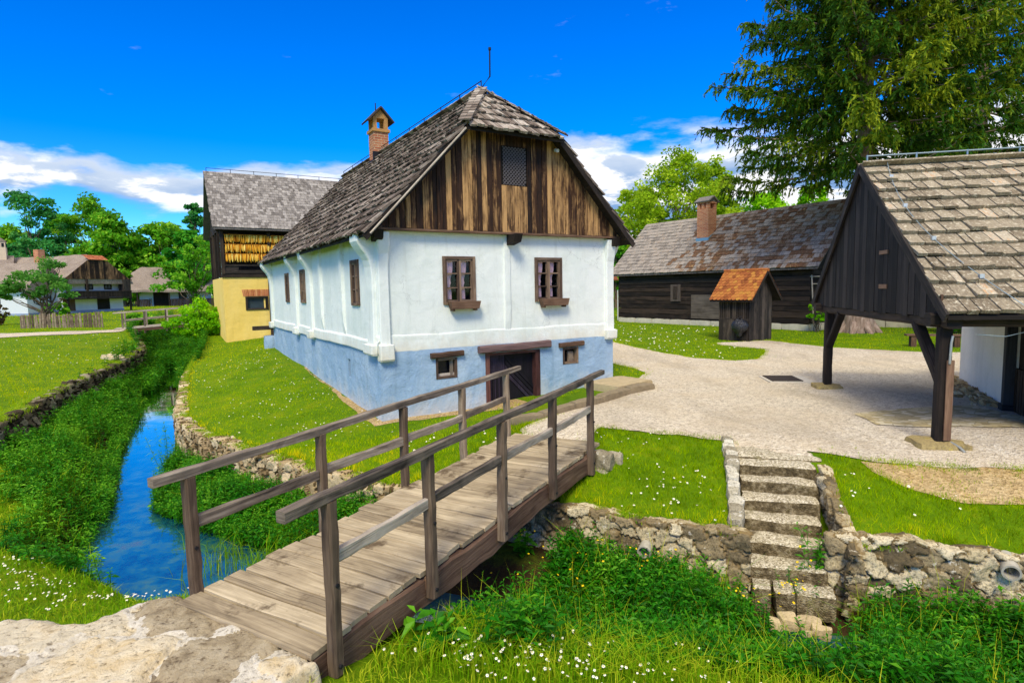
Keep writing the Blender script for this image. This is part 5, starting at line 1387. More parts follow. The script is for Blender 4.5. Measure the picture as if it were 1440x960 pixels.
mb = MB(); mb.tube([(-.08, -.12, .1), (-.1, -.12, 2.2)], .04, 8); mb.build('downpipe', m_plain('pale_downpipe', S(206, 206, 200), .5), lb)
ridge_wire('ridge_wire', lb, [(-.5, 3.5, 7.0), (5.0, 3.5, 7.0)], .14, 1.2, DARKMETAL, .014)

# ------------------------------------------------------------------ small tiled shed
SA = math.atan2(.589, .809)
sh = thing('tiled_shed', 'small dark plank shed with an orange tiled roof in front of the log barn', 'shed', (10.35, 25.25, .03), SA)
mb = MB(); W1, D1, H1 = 1.8, 1.45, 2.1
def board_wall(mb, p, a, W, zb, ztop, out, wd, th=.03, tone=None):
    p, a, out = [np.asarray(q, float) for q in (p, a, out)]; x = 0
    while x < W - .01:
        w = min(random.uniform(wd * .75, wd * 1.25), W - x)
        o = out * random.uniform(0, .012); z0_ = zb(x + w / 2) if callable(zb) else zb
        za = ztop(x) if callable(ztop) else ztop; zc = ztop(x + w) if callable(ztop) else ztop
        A = p + a * (x + .004) + o; B = p + a * (x + w - .004) + o
        q = [A + V(0, 0, z0_), B + V(0, 0, z0_), B + V(0, 0, zc), A + V(0, 0, za)]
        if np.dot(np.cross(a, FZ), out) < 0: q = q[::-1]
        i0 = len(mb.c); t = random.random() if tone is None else tone
        mb.prism(q, out * th, t)
        for k in range(i0, len(mb.c)):
            c = mb.c[k]; mb.c[k] = (c[0], c[1], c[2], c[3][:, :, ::-1].copy() + np.float32(t * 17), c[4], c[5])
        x += w
RZs = lambda x: 3.12 - abs(x - .9) * 1.1
board_wall(mb, (0, 0, 0), FX, W1, -.1, lambda x: RZs(x) - .05, -FY, .17)
board_wall(mb, (0, D1, 0), -FY, D1, -.1, .95, -FX, .17)
board_wall(mb, (W1, 0, 0), FY, D1, -.1, 2.1, FX, .17)
board_wall(mb, (0, D1, 0), FX, W1, -.1, lambda x: RZs(x) - .05, FY, .17)
mb.box((-.03, 0, 2.0), (.03, D1, 2.12)); mb.box((-.03, 0, .92), (.03, D1, 1.0))
mb.build('plank_wall', W_DARKPLANK, sh)
mb = MB()
for i in range(15): mb.box((-.025, .02 + i * .099, 1.0), (.02, .02 + i * .099 + .06, 2.0))
mb.build('slats', W_DARKPLANK, sh)
mb = MB(); mb.box((.2, .1, 0), (1.6, 1.3, 1.9), .2); mb.build('dark_interior', W_BLACK, sh)
TILE = m_shingle('orange_clay_tiles', [(.0, S(112, 62, 36)), (.4, S(158, 92, 50)), (.7, S(182, 118, 60)), (1., S(176, 138, 54))], .4, (8, 8, 1), (S(206, 168, 48), .60, .7))
def tiles(mb, O, a, b, W, L, ex, wd, seed):
    """clay tiles with rounded lower ends"""
    r = np.random.default_rng(seed); a, b = unit(a), unit(b); n = unit(np.cross(a, b)); n = n if n[2] > 0 else -n; O = np.asarray(O, float)
    rt = np.dot(np.cross(a, b), n) > 0; k = 0; s = 0
    while s < L - .05:
        nx = int(W / wd) + 1; x = -(wd / 2 if k % 2 else 0)
        for i in range(nx + 1):
            x0, x1 = max(0, x), min(W, x + wd)
            if x1 - x0 > .03:
                s1 = min(s + ex * 1.8, L); h = .035 + r.normal(0, .004); m = (x0 + x1) / 2; w = (x1 - x0) / 2 - .004
                lo = [(m - w, s + .05), (m - w * .7, s + .012), (m, s - .012), (m + w * .7, s + .012), (m + w, s + .05)]
                P = lambda u, v_, hh: O + a * u + b * v_ + n * hh
                top = [P(u, v_, h - (v_ - s) * .06) for u, v_ in lo] + [P(m + w, s1, .004), P(m - w, s1, .004)]
                bot = [P(u, v_, h - .022) for u, v_ in lo]
                t = r.random()
                f = list(range(7)); mb.add(top, [f if rt else f[::-1]], t, [[(u, v_) for u, v_ in lo] + [(m + w, s1), (m - w, s1)]] if rt else None)
                for q in range(4):
                    ff = [0, 1, 2, 3]; mb.add([bot[q], bot[q + 1], top[q + 1], top[q]], [ff if rt else ff[::-1]], t)
            x += wd
        s += ex; k += 1
mb = MB(); ev = 1.1
lt = math.hypot(1.2, 1.2 * ev)
tiles(mb, (-.3, 1.80, 3.14 - 1.2 * ev), (0, -1, 0), (1, 0, ev), 2.15, lt, .165, .19, 3)
tiles(mb, (2.1, -.35, 3.14 - 1.2 * ev), (0, 1, 0), (-1, 0, ev), 2.15, lt, .165, .19, 4)
for i in range(6):
    mb.tube([(.9, -.36 + i * .36, 3.13), (.9, -.36 + i * .36 + .38, 3.15)], .075, 10, random.random(), cap=True)
trf = mb.build('tiled_roof', TILE, sh)
mb = MB()
for sx in (-1, 1): mb.bar((.9 + sx * 1.19, -.34, 3.06 - 1.19 * ev), (.9, -.34, 3.06), .03, .10, tone=.4); mb.prism([(.9 + sx * 1.18, -.33, 3.10 - 1.2 * ev), (.9 + sx * 1.18, 1.78, 3.10 - 1.2 * ev), (.9, 1.78, 3.10), (.9, -.33, 3.10)][::sx], (0, 0, -.03), .2)
mb.build('eaves_boards', W_BLACK, trf)
# black bag hanging at the corner of the shed
bg = MB()
G = []
for i in range(13):
    f = i / 12; z = 1.0 - f * .78; row = []
    for j in range(18):
        an = 2 * PI * j / 18; r = (.10 + .25 * math.sin(min(1, f * 1.25) * PI) ** .8) * (1 + .10 * math.sin(an * 5 + f * 4) + .06 * math.sin(an * 9 - f * 7)) + .02
        if f > .97: r *= .3
        row.append((-.24 + r * .72 * math.cos(an), .28 + r * math.sin(an), z + .02 * math.sin(an * 3)))
    row.append(row[0]); G.append(row)
bg.grid(np.array(G)[:, ::-1], .5, smooth=True)
bag = thing('black_bag', 'black plastic bag hung on the corner of the small tiled shed', 'bag', (10.35, 25.25, .03), SA)
M_ = Mat('black_plastic'); nb = M_.noise(M_.obj(), 9, 3, .6, 1.5); bag_m = M_.surf(M_.bsdf(S(30, 32, 40), .32, M_.bump(nb, 1., .06), .6))
bg.build('bag_body', bag_m, bag)
mb = MB(); mb.tube([(-.24, .14, .98), (-.2, .28, 1.12), (-.24, .42, .98)], .018, 6); mb.build('bag_tie', bag_m, bag)

# ------------------------------------------------------------------ open barn on the right
BA = math.atan2(-.2025, .979)
OB = V(6.41, 8.60, 0)
ob = thing('open_barn', 'open barn with thick shingle roof, black plank gable and timber posts on stone pads', 'barn', tuple(OB), BA)
# local x runs along the ridge to the right, y across the gable away from us
GD = 6.02; GM = 3.36; BL = 10.0; bz = 2.16; rz = 4.84
SH4 = m_shingle('thick_bark_shingles', [(.0, S(80, 70, 56)), (.30, S(132, 119, 99)), (.62, S(162, 149, 126)), (.82, S(186, 174, 152)), (.93, S(196, 150, 104))], 1.0, (34, 5, 1), (S(226, 216, 190), .54, .7))
rb = MB(); y0 = -.16; e0 = (-.02, y0, bz - .12); rdg = V(0, GM - y0, rz - bz + .12); L4 = np.linalg.norm(rdg); 
def patch4(x, s, t, r): return r.uniform(.86, .95) if r.random() < .06 else r.uniform(.16, .68)
shingles(rb, e0, (1, 0, 0), rdg, lambda s: L4 if s is None else (0, BL), .345, .19, .055, .085, .03, (0, 1), 12, 1.4, patch4, .007, .02, .02)
rdg2 = V(0, -(GD - GM + .16), rz - bz + .12)
L5 = np.linalg.norm(rdg2)
shingles(rb, (-.02, GD + .16, bz - .12), (1, 0, 0), rdg2, lambda s: L5 if s is None else (0, BL), .345, .19, .055, .085, .03, (0, 1), 13, 1.4, patch4, .007, .02, .02)
for i in range(28):
    for o in (-1, 1): rb.bar((-.02 + i * .37, GM + o * .07, rz + .045), (-.02 + i * .37 + .39, GM + o * .07, rz + .05), .16, .035, up=(0, -o * .6, 1), tone=random.uniform(.2, .8))
rf4 = rb.build('roof', SH4, ob)
mb = MB()
mb.prism([(0, y0, bz - .13), (BL, y0, bz - .13), (BL, GM, rz - .02), (0, GM, rz - .02)], (0, 0, -.06), .2)
mb.prism([(0, GD + .16, bz - .13), (0, GM + .002, rz - .02), (BL, GM + .002, rz - .02), (BL, GD + .16, bz - .13)], (0, 0, -.06), .2)
for i in range(12):
    x = .3 + i * .85
    mb.bar((x, -.12, bz - .17), (x, GM, rz - .14), .1, .12, tone=.3); mb.bar((x, GD + .12, bz - .17), (x, GM, rz - .14), .1, .12, tone=.3)
mb.build('rafters', W_BLACK, rf4)
mb = MB()
for (ya, yb_) in ((y0 - .02, GM), (GD + .18, GM)):
    mb = MB(); mb.bar((-.035, ya, bz - .16), (-.035, yb_, rz - .0), .035, .16, tone=.4); mb.build('verge_board', W_DARKPLANK, rf4)
mb = MB()
def gz(y): return bz - .16 + (rz - bz + .12) * (1 - (GM - y) / (GM + .16) if y < GM else 1 - (y - GM) / (GD - GM + .16))
board_wall(mb, (.06, GD + .02, 0), -FY, GD + .04, lambda t: 1.98 + random.uniform(-.02, .02), lambda t: gz(GD + .02 - t), -FX, .2, .03)
W_BGABLE = m_wood('black_barn_boards', [S(13, 11, 10), S(32, 28, 26), S(62, 55, 51)], .7, 22, 1.0, .5, .85, .35)
mb.build('gable_boards', W_BGABLE, ob)
mb = MB(); mb.box((.0, 2.0, 3.05), (.02, 2.35, 3.12), .9); mb.box((.0, 2.0, 2.42), (.02, 2.32, 2.5), .9); mb.box((-.01, .04, 2.14), (.02, .24, 2.34), .2)
mb.build('gable_cleats', W_BROWN, ob)
mb = MB()
for y in (.22, GD - .22): mb.wbar((-.1, y, 1.95), (BL, y, 1.95), .2, .2, amp=.008, n=12)
mb.build('wall_plate', W_BLACK, ob)
mb = MB(); mb.wbar((.15, -.05, 1.92), (.15, GD + .05, 1.92), .2, .18, amp=.008, n=12); mb.build('tie_beam', W_BLACK, ob)
PP = [(.12, .18), (.12, GD - .62)]
W_BPOST = m_wood('dark_post', [S(16, 13, 11), S(42, 33, 28), S(84, 70, 60)], 1.2, 24, 1.4, .5, .85, .3)
for i, (x, y) in enumerate(PP):
    mb = MB(); mb.wbar((x, y, .06), (x, y, 1.86), .165, .175, up=(1, 0, 0), amp=.006, n=8, ch=.14); p = mb.build('post', W_BPOST, ob)
    mb = MB()
    if i == 0: mb.wbar((x, y + .02, 1.02), (x - .0, y + .86, 1.86), .13, .16, up=(1, 0, 0), amp=.005, n=8)
    else: mb.wbar((x, y - .02, 1.05), (x, y - .8, 1.86), .13, .16, up=(1, 0, 0), amp=.005, n=8)
    mb.build('brace', W_BPOST, ob)
    mb = MB(); rough_block(mb, (x - .02, y - .04, .0), (.36 if i == 0 else .3, 0, 0), (0, .24, 0), (0, 0, .10), 9, .025, .6, 300 + i)
    mb.build('stone_pad', m_rubble('mossy_pad', [(0., S(110, 96, 60)), (.5, S(162, 142, 92)), (1., S(196, 180, 136))], .5, (S(196, 176, 84), .58)), ob)
    if i == 0:
        mb = MB(); mb.tube([(x + .06, y - .12, 1.72), (x + .04, y - .13, 1.62), (x + .03, y - .13, 1.3)], .018, 6); mb.build('conductor_strap', m_plain('grey_strap', S(170, 172, 166), .5, .5), p); mb = MB(); mb.tube([(x + .10, y - .13, .10), (x + .15, y - .28, .06), (x + .18, y - .36, .01)], .02, 6); mb.build('conductor_strap', bpy.data.materials['grey_strap'], p)
        mb = MB(); mb.box((x + .0, y - .125, .12), (x + .10, y - .102, 1.35)); mb.build('strap_cover', W_BROWN, p)
for (x, y) in ((4.2, .2), (8.5, .2), (4.5, GD - .3), (9.4, GD - .3)):
    mb = MB(); mb.wbar((x, y, .0), (x, y, 1.86), .19, .2, up=(1, 0, 0), n=6)
    if (x, y) != (4.2, .2): mb.build('post', W_BPOST, ob)
LC = m_plain('bright_conductor', S(150, 168, 176), .45, .6)
ridge_wire('ridge_wire', ob, [(.1, GM, rz + .06), (BL - .2, GM, rz + .06)], .15, .82, LC, .016)
mb = MB(); pts = []
for i in range(14):
    f = i / 13; yy = GM + (y0 - GM) * f; zz = rz + (bz - .12 - rz) * f + .13
    pts.append((.45 + .55 * f * f - .3 * math.sin(f * 3), yy, zz))
pts += [(1.02, y0 - .07, bz - .12), (1.0, y0 - .02, bz - .36), (.8, y0 + .1, bz - .44), (.5, y0 + .24, bz - .42)]
mb.tube(pts, .0065, 6)
cw_ = mb.build('conductor_wire', LC, ob)
for i in (2, 5, 8, 11):
    mb = MB(); p = V(*pts[i]); mb.box(p - V(.03, .03, .03), p + V(.03, .03, .035)); mb.build('clip', m_plain('zinc_clip', S(206, 212, 214), .4, .4), cw_)
# whitewashed room under the barn roof
toL = lambda x, y: ((x - OB[0]) * math.cos(BA) + (y - OB[1]) * math.sin(BA), -(x - OB[0]) * math.sin(BA) + (y - OB[1]) * math.cos(BA))
A_ = V(*toL(11.27, 14.45), 0); B_ = V(*toL(9.55, 11.0), 0); dW = unit(B_ - A_); oW = unit(np.cross(dW, FZ)); 
if oW[0] > 0: oW = -oW
LWl = np.linalg.norm(B_ - A_)
mb = MB(); wall_holes(mb, A_ + V(0, 0, 0), dW, LWl + 2.4, 2.25, [(LWl + .12, LWl + 1.4, -.2, 1.9)], oW, .25, .5, 0, -.2)
e1 = A_ - oW * 4; mb.quad(A_ + V(0, 0, -.2), e1 + V(0, 0, -.2), e1 + V(0, 0, 2.2), A_ + V(0, 0, 2.2))
e2 = A_ + dW * (LWl + 2.4); mb.quad(e2 + V(0, 0, -.2), e2 - oW * 4 + V(0, 0, -.2), e2 - oW * 4 + V(0, 0, 2.2), e2 + V(0, 0, 2.2)); mb.quad(e1 + V(0, 0, -.2), e2 - oW * 4 + V(0, 0, -.2), e2 - oW * 4 + V(0, 0, 2.2), e1 + V(0, 0, 2.2))
mb.build('whitewashed_wall', m_plaster('whitewash', S(246, 242, 232), S(206, 200, 188), .5, 2., 18, .6), ob)
mb = MB()
for s0, s1, z0, z1 in ((LWl - .02, LWl + .14, -.02, 2.02), (LWl + 1.38, LWl + 1.52, -.02, 2.02), (LWl + .14, LWl + 1.38, 1.88, 2.02), (LWl - .08, LWl + .18, -.02, .16)):
    c = A_ + dW * (s0 + s1) / 2 + V(0, 0, (z0 + z1) / 2); mb.obox(c + oW * (.03 if z1 > .5 else .045), dW * (s1 - s0) / 2, oW * (.08 if z1 > .5 else .09), V(0, 0, (z1 - z0) / 2))
dfr = mb.build('door', m_wood('black_door_frame', [S(16, 17, 20), S(34, 36, 40), S(60, 62, 66)], 1.2, 26), ob)
mb = MB(); c = A_ + dW * (LWl + .76) + V(0, 0, .92); mb.obox(c - oW * .12, dW * .62, oW * .03, V(0, 0, .95), .1)
for i in range(8): mb.obox(A_ + dW * (LWl + .20 + i * .15) + V(0, 0, .42) - oW * .06, dW * .055, oW * .02, V(0, 0, .45))
mb.build('door_leaf', W_BLACK, dfr)
mb = MB(); mb.obox(A_ + dW * (LWl + .06) + V(0, 0, 1.9) + oW * .12, dW * .03, oW * .01, V(0, 0, .045)); mb.build('number_plate', m_plain('white_enamel', S(230, 232, 230), .3), dfr)
# loose rubble along the foot of the whitewashed wall
rbm = MB(); r = np.random.default_rng(5)
for i in range(230):
    f = r.random() ** .8; wpos = V(11.27, 14.45) + (V(9.55, 11.0) - V(11.27, 14.45)) * (f * 1.05 - .12) + V(-.87, .43) * abs(r.normal(.16, .17)); s_ = r.uniform(.025, .075)
    rough_block(rbm, (wpos[0], wpos[1], .02 + s_ * .5), unit(r.normal(0, 1, 3) * (1, 1, .3)) * s_ * 1.2, (0, s_ * r.uniform(.7, 1), s_ * .2), (0, s_ * -.2, s_ * .7), 3, .012, .2 + .75 * r.random(), 400 + i)
tag(rbm.build('rubble', RUB_WARM), 'strip of loose rubble at the foot of the whitewashed wall', None, None, 'stuff')

# ------------------------------------------------------------------ things behind the barn
bn = thing('garden_bench', 'wooden bench on the lawn behind the open barn post', 'bench', (16.2, 22.1, .02), R_(-20))
mb = MB(); mb.box((-.95, -.2, .42), (.95, .2, .48)); mb.build('seat', W_BROWN, bn)
for x in (-.7, .7):
    mb = MB(); mb.box((x - .09, -.16, -.02), (x + .09, .16, .42)); mb.build('leg', W_BROWN, bn)
mb = MB()
for i in range(7): rough_block(mb, (18.3 + i * 1.15, 31.8 - i * .55, .40), (.58, -.27, 0), (.08, .16, 0), (0, 0, .42), 8, .02, .5, 330 + i)
tag(mb.build('low_stone_wall', m_plain('pale_wall_stone', S(196, 186, 156), .9, 0, .4, 4)), 'low pale stone wall behind the trunk of the big spruce', 'stone wall')
fr = thing('pole_frame', 'pale pole frame leaning at the end of the log barn', 'pole frame', (15.9, 29.4, 0), R_(-30))
mb = MB(); mb.tube([(-.45, 0, 0), (-.62, .15, 2.95)], .035, 7); mb.build('pole', m_wood('bare_pole', [S(120, 106, 88), S(176, 162, 140), S(206, 196, 176)]), fr)
mb = MB(); mb.tube([(.62, 0, 0), (.6, .15, 2.6)], .03, 7); mb.build('pole', bpy.data.materials['bare_pole'], fr)
mb = MB(); mb.tube([(-.7, .14, 2.88), (1.1, .14, 2.84)], .03, 7); mb.tube([(-.6, .1, 2.5), (1.0, .1, 2.5)], .022, 7); mb.build('crossbar', bpy.data.materials['bare_pole'], fr)
gh = thing('green_house', 'pale green house glimpsed between the white farmhouse and the log barn', 'house', (7.3, 52, .1), R_(20))
mb = MB(); mb.box((-5, 0, -.2), (2.1, 6, 3.1)); mb.build('wall', m_plaster('green_plaster', S(160, 212, 170), S(190, 224, 190), .3), gh)
mb = MB(); mb.prism([(-5.4, -.4, 3.1), (2.4, -.4, 3.1), (2.4, 3, 6.2), (-5.4, 3, 6.2)], (0, 0, -.1), .4); mb.prism([(-5.4, 6.4, 3.1), (-5.4, 3.01, 6.2), (2.4, 3.01, 6.2), (2.4, 6.4, 3.1)], (0, 0, -.1), .4); mb.build('roof', m_shingle('brown_tiles', [(.1, S(110, 62, 44)), (.9, S(150, 92, 66))]), gh)
# ------------------------------------------------------------------ far houses on the left
def m_thatch():
    M = Mat('grey_thatch'); o = M.obj()
    n = M.noise(M.scale(o, (9, 9, 1.6)), 1.6, 5, .7); n2 = M.noise(o, .9, 4, .6)
    c = M.ramp(M.math('ADD', M.math('MULTIPLY', n, .7), M.math('MULTIPLY', n2, .3)), [(.3, S(92, 80, 70)), (.5, S(146, 132, 118)), (.7, S(184, 170, 154))])
    return M.surf(M.bsdf(c, .95, M.bump(n, .7, .06), .1))
THATCH = m_thatch()
PL_FAR = m_plaster('limewash', S(228, 232, 232), S(206, 214, 220), .3, 1.2, 10, .5)
PL_FBLUE = m_plaster('bluish_plinth', S(150, 166, 190), S(170, 184, 204), .3, 1.2, 10, .5)
def thatch_roof(L0, L1, W0, W1, ez, rz, hip0=.0, hip1=.0, hipz=.55, n=26, thick=.28, sag=.06):
    """thatch with rounded ridge and optional half hips; ridge along x, W along y"""
    mb = MB(); ym = (W0 + W1) / 2; G = []
    prof = [(0, -thick)] + [(t, 0) for t in np.linspace(0, .93, 9)] + [(1, -.015)]
    for i in range(n):
        f = i / (n - 1); x = L0 + (L1 - L0) * f; row = []
        cut = 1e9
        if hip0 and x < L0 + hip0: cut = ez + (rz - ez) * (hipz + (1 - hipz) * (x - L0) / hip0)
        if hip1 and x > L1 - hip1: cut = ez + (rz - ez) * (hipz + (1 - hipz) * (L1 - x) / hip1)
        wv = sag * math.sin(f * 9) * .5 - sag * math.sin(f * PI)
        side = []
        for t, dz in prof:
            z = ez + (rz - ez) * t; y = W0 + (ym - W0) * t
            z = min(z, cut) if t > 0 else z
            side.append((x, y, z + dz + wv + .03 * math.sin(x * 3 + t * 7)))
        other = [(x, W1 + W0 - p[1], p[2]) for p in side[::-1]]
        G.append(side + other[1:] if abs(side[-1][1] - other[0][1]) < 1e-6 else side + other)
    G = np.array(G); mb.grid(G[::-1], .5, smooth=False)
    for e, rev in ((0, False), (-1, True)):
        q = list(range(G.shape[1])); mb.add(G[e], [q if rev else q[::-1]], .5)
    return mb
def win(parent, O, a, out, w, h, mat=None):
    O, a, out = [np.asarray(p, float) for p in (O, a, out)]
    mb = MB(); B = lambda x0, x1, z0, z1, d0, d1: mb.obox(O + a * (x0 + x1) / 2 + FZ * (z0 + z1) / 2 + out * (d0 + d1) / 2, a * (x1 - x0) / 2, FZ * (z1 - z0) / 2, out * (d1 - d0) / 2)
    f = .08
    B(0, f, 0, h, 0, .06); B(w - f, w, 0, h, 0, .06); B(f, w - f, h - f, h, 0, .06); B(f, w - f, 0, f, 0, .06); B(w / 2 - .03, w / 2 + .03, f, h - f, .0, .05); B(f, w - f, h * .6, h * .6 + .05, .0, .045)
    fr_ = mb.build('window', W_BLACK, parent)
    mb = MB(); B(f, w - f, f, h - f, -.02, .02); mb.build('pane', bpy.data.materials['dusky_glass'], fr_)
    return fr_

bh = thing('balcony_farmhouse', 'white two-storey farmhouse with a dark wooden balcony under its plank gable', 'farmhouse', (-46.3, 60, .8), R_(72.5))
GW, GL = 6.6, 12.0
mb = MB(); mb.box((0, 0, -.5), (GW, GL, 3.1)); mb.box((.02, .02, 3.101), (GW - .02, GL - .3, 3.75)); mb.build('wall', PL_FAR, bh)
mb = MB(); mb.box((-.04, -.04, -.5), (GW + .04, GL, .35)); mb.build('plinth', PL_FBLUE, bh)
sgn = -FY
mb = MB(); mb.box((3.6, -.05, .35), (5.0, .02, 1.75)); mb.build('door', W_BLACK, bh)
mb = MB(); mb.box((.0, -.05, .3), (1.2, .02, 1.7)); mb.build('side_door', W_BROWN, bh)
win(bh, (2.4, 0, 2.5), FX, sgn, .85, .8); win(bh, (4.5, 0, 2.5), FX, sgn, .85, .8)
mb = MB()
for i in range(46): mb.box((-.3 + i * .158, -1.02, 1.68), (-.3 + i * .158 + .13, -.98, 2.30), None)
mb.box((-.35, -1.05, 2.28), (GW + .35, -.95, 2.38), .8); mb.box((-.35, -1.06, 1.50), (GW + .35, .0, 1.66), .3)
mb.build('balcony', W_BLACK, bh)
for x in (-.2, 1.9, GW + .1):
    mb = MB(); mb.box((x, -1.0, -.3 if x < 1 or x > 5 else 1.6), (x + .16, -.85, 3.62)); mb.build('post', W_BLACK, bh)
mb = MB(); mb.box((GW - .55, -1.0, 1.68), (GW + .25, -.2, 3.62)); mb.build('balcony_side', W_DARKPLANK, bh)
zr = 6.35; ze = 3.3
mb = MB(); board_wall(mb, (-.55, -.88, 0), FX, GW + 1.1, 3.62, lambda x: min(zr - .1, 5.65, ze + .1 + (zr - ze) * (1 - abs(x - .55 - GW / 2) / (GW / 2 + .6))), -FY, .22)
mb.build('gable_boards', m_wood('far_gable_boards', [S(20, 14, 11), S(48, 33, 23), S(170, 128, 88)], .5, 14, .9, .4, .85, .2), bh)
mb = MB(); mb.box((GW / 2 - 1.6, -.93, 4.3), (GW / 2 + 1.6, -.9, 5.0)) ; 
rr_ = thatch_roof(-.85, GL + .5, -.75, GW + .75, ze, zr, 1.5, 0, .78, 30, .18)
# thatch is built along x: turn it so the ridge runs along local y
for i, c in enumerate(rr_.c):
    v = c[0].copy(); rr_.c[i] = (np.stack([GW - v[:, 1], v[:, 0], v[:, 2]], 1), c[1], c[2], c[3], c[4], c[5])
rr_.build('roof', THATCH, bh)
mb = MB()
tiles(mb, (GW / 2 - 1.1, -1.12, 5.66), (1, 0, 0), (0, 1.5, .86), 2.2, 1.1, .2, .24, 9)
mb.build('hip_tiles', m_shingle('brown_hip_tiles', [(.0, S(140, 74, 46)), (.5, S(186, 106, 70)), (1., S(196, 134, 94))], .4, (8, 8, 1)), bh)
mb = MB(); mb.box((2.2, 6.3, 5.4), (2.9, 7.0, 7.0), .5, 0, True); mb.build('chimney', BRICK2, bh)
win(bh, (0, 7.6, .95), FY, -FX, 1.0, 1.1)
mb = MB(); mb.box((-.06, 1.6, .0), (.02, 4.0, 2.0)); mb.build('porch_opening', W_BLACK, bh)
wl_ = thing('long_white_house', 'long low white house with a brown thatched roof behind the young tree', 'house', (-54.6, 55.5, .8), R_(10))
mb = MB(); mb.box((-4, 0, -.5), (7.4, 6, 2.75)); mb.build('wall', PL_FAR, wl_)
mb = MB(); mb.box((-4.04, -.05, -.5), (7.44, 6, .25)); mb.build('plinth', PL_FBLUE, wl_)
win(wl_, (4.05, 0, 1.0), FX, -FY, 1.05, 1.1); win(wl_, (.8, 0, 1.0), FX, -FY, 1.05, 1.1)
thatch_roof(-4.5, 7.9, -.6, 6.6, 2.8, 5.3).build('roof', THATCH, wl_)
cc_ = thing('chimney_house', 'dark gabled house whose pale chimney rises beyond the long white house', 'house', (-55.4, 62.5, .8), R_(35))
mb = MB(); mb.box((-6, 0, -.5), (1.2, 5, 4.2)); mb.build('wall', PL_FAR, cc_)
thatch_roof(-6.3, 1.6, -.5, 5.5, 3.7, 6.5).build('roof', THATCH, cc_)
mb = MB(); board_wall(mb, (1.21, 0, 0), FY, 5, 3.4, lambda x: 3.8 + 2.4 * (1 - abs(x - 2.5) / 2.5), FX, .25); mb.build('gable_boards', W_BLACK, cc_)
mb = MB(); mb.box((-.2, 1.9, 5.2), (1.0, 3.1, 8.0), .5); c_ = mb.build('chimney', m_plaster('pale_chimney', S(224, 204, 174), S(190, 172, 146), .3), cc_)
mb = MB()
for k in range(3): mb.box((-.05 + k * .36, 1.86, 7.4), (.16 + k * .36, 1.9, 7.8))
for k in range(3): mb.box((1.0, 2.0 + k * .36, 7.4), (1.04, 2.2 + k * .36, 7.8))
mb.build('chimney_openings', bpy.data.materials['dark_interior'], c_)
mb = MB(); mb.prism([(-.3, 1.8, 8.0), (1.1, 1.8, 8.0), (.4, 1.8, 8.6)], (0, 1.4, 0), .4); mb.build('chimney_cap', THATCH, c_)

tc = thing('thatched_cottage', 'small thatched cottage with a dark porch at the edge of the wood', 'cottage', (-53.4, 83.5, 1.0), R_(31))
mb = MB(); mb.box((0, 0, -.5), (9.2, 5.5, 2.5)); mb.build('wall', m_plaster('pale_blue_limewash', S(206, 222, 232), S(180, 200, 216), .3), tc)
thatch_roof(-.9, 10.0, -1.6, 6.4, 2.35, 5.75, 1.3, 1.3, .72, 30, .3).build('roof', THATCH, tc)
mb = MB(); mb.box((1.7, -.06, 0), (3.6, .0, 2.1)); mb.build('door', W_BLACK, tc)
win(tc, (4.9, 0, .95), FX, -FY, 1.0, 1.1)
mb = MB()
for a0, a1 in ((-.2, 1.1), (3.6, 9.4)): 
    x = a0
    while x < a1: mb.box((x, -1.3, -.1), (x + .16, -1.25, .95)); x += .18
    mb.box((a0, -1.32, .93), (a1, -1.2, 1.02))
mb.build('porch_rail', W_BLACK, tc)
for x in (-.3, 3.6, 6.6, 9.4):
    mb = MB(); mb.box((x, -1.35, -.2), (x + .18, -1.18, 2.3)); mb.build('post', W_BLACK, tc)

# ------------------------------------------------------------------ fences and the far footbridge
def picket_fence(name, label, p0, p1, h, wd=.11, gap=.05, seed=0, mat=None):
    p0, p1 = V(*p0, 0), V(*p1, 0); d = p1 - p0; L = np.linalg.norm(d); d = d / L; z0 = float(height(np.array([p0[0]]), np.array([p0[1]]))[0]); z1 = float(height(np.array([p1[0]]), np.array([p1[1]]))[0])
    t = thing(name, label, 'fence', (p0[0], p0[1], z0), math.atan2(d[1], d[0])); r = np.random.default_rng(seed); mb = MB(); x = 0
    while x < L:
        w = wd * r.uniform(.7, 1.3); hh = h * r.uniform(.84, 1.08); zz = (z1 - z0) * x / L; ln = r.normal(0, .03)
        mb.prism([(x, 0, zz - .1), (x + w, 0, zz - .1), (x + w + ln, 0, zz + hh - .06), (x + w / 2 + ln, 0, zz + hh), (x + ln, 0, zz + hh - .06)], (0, .03, 0), r.random()); x += w + gap * r.uniform(.4, 2)
    mb.build('pickets', mat or W_GREY, t)
    for f in (.25, .75):
        mb = MB(); mb.bar((0, .05, h * f), (L, .05, z1 - z0 + h * f), .04, .07); mb.build('rail', mat or W_GREY, t)
    return t
picket_fence('picket_fence', 'weathered picket fence in front of the young tree and white house', (-32.6, 38.4), (-26.6, 37.6), .95, .13, .05, 3, W_POST)
picket_fence('picket_fence', 'light picket fence beside the thatched cottage', (-60, 86), (-52, 84), 1.1, .14, .1, 4)
fb = thing('small_footbridge', 'small distant wooden footbridge over the stream below the thatched cottage', 'footbridge', (-23.3, 34.4, .58), math.atan2(2.2, 4.2))
mb = MB(); Lb = 4.9; dz = .30
mb.bar((-.3, .7, .0), (Lb, .7, dz), 1.5, .08, tone=.9); mb.build('deck', W_GREY, fb)
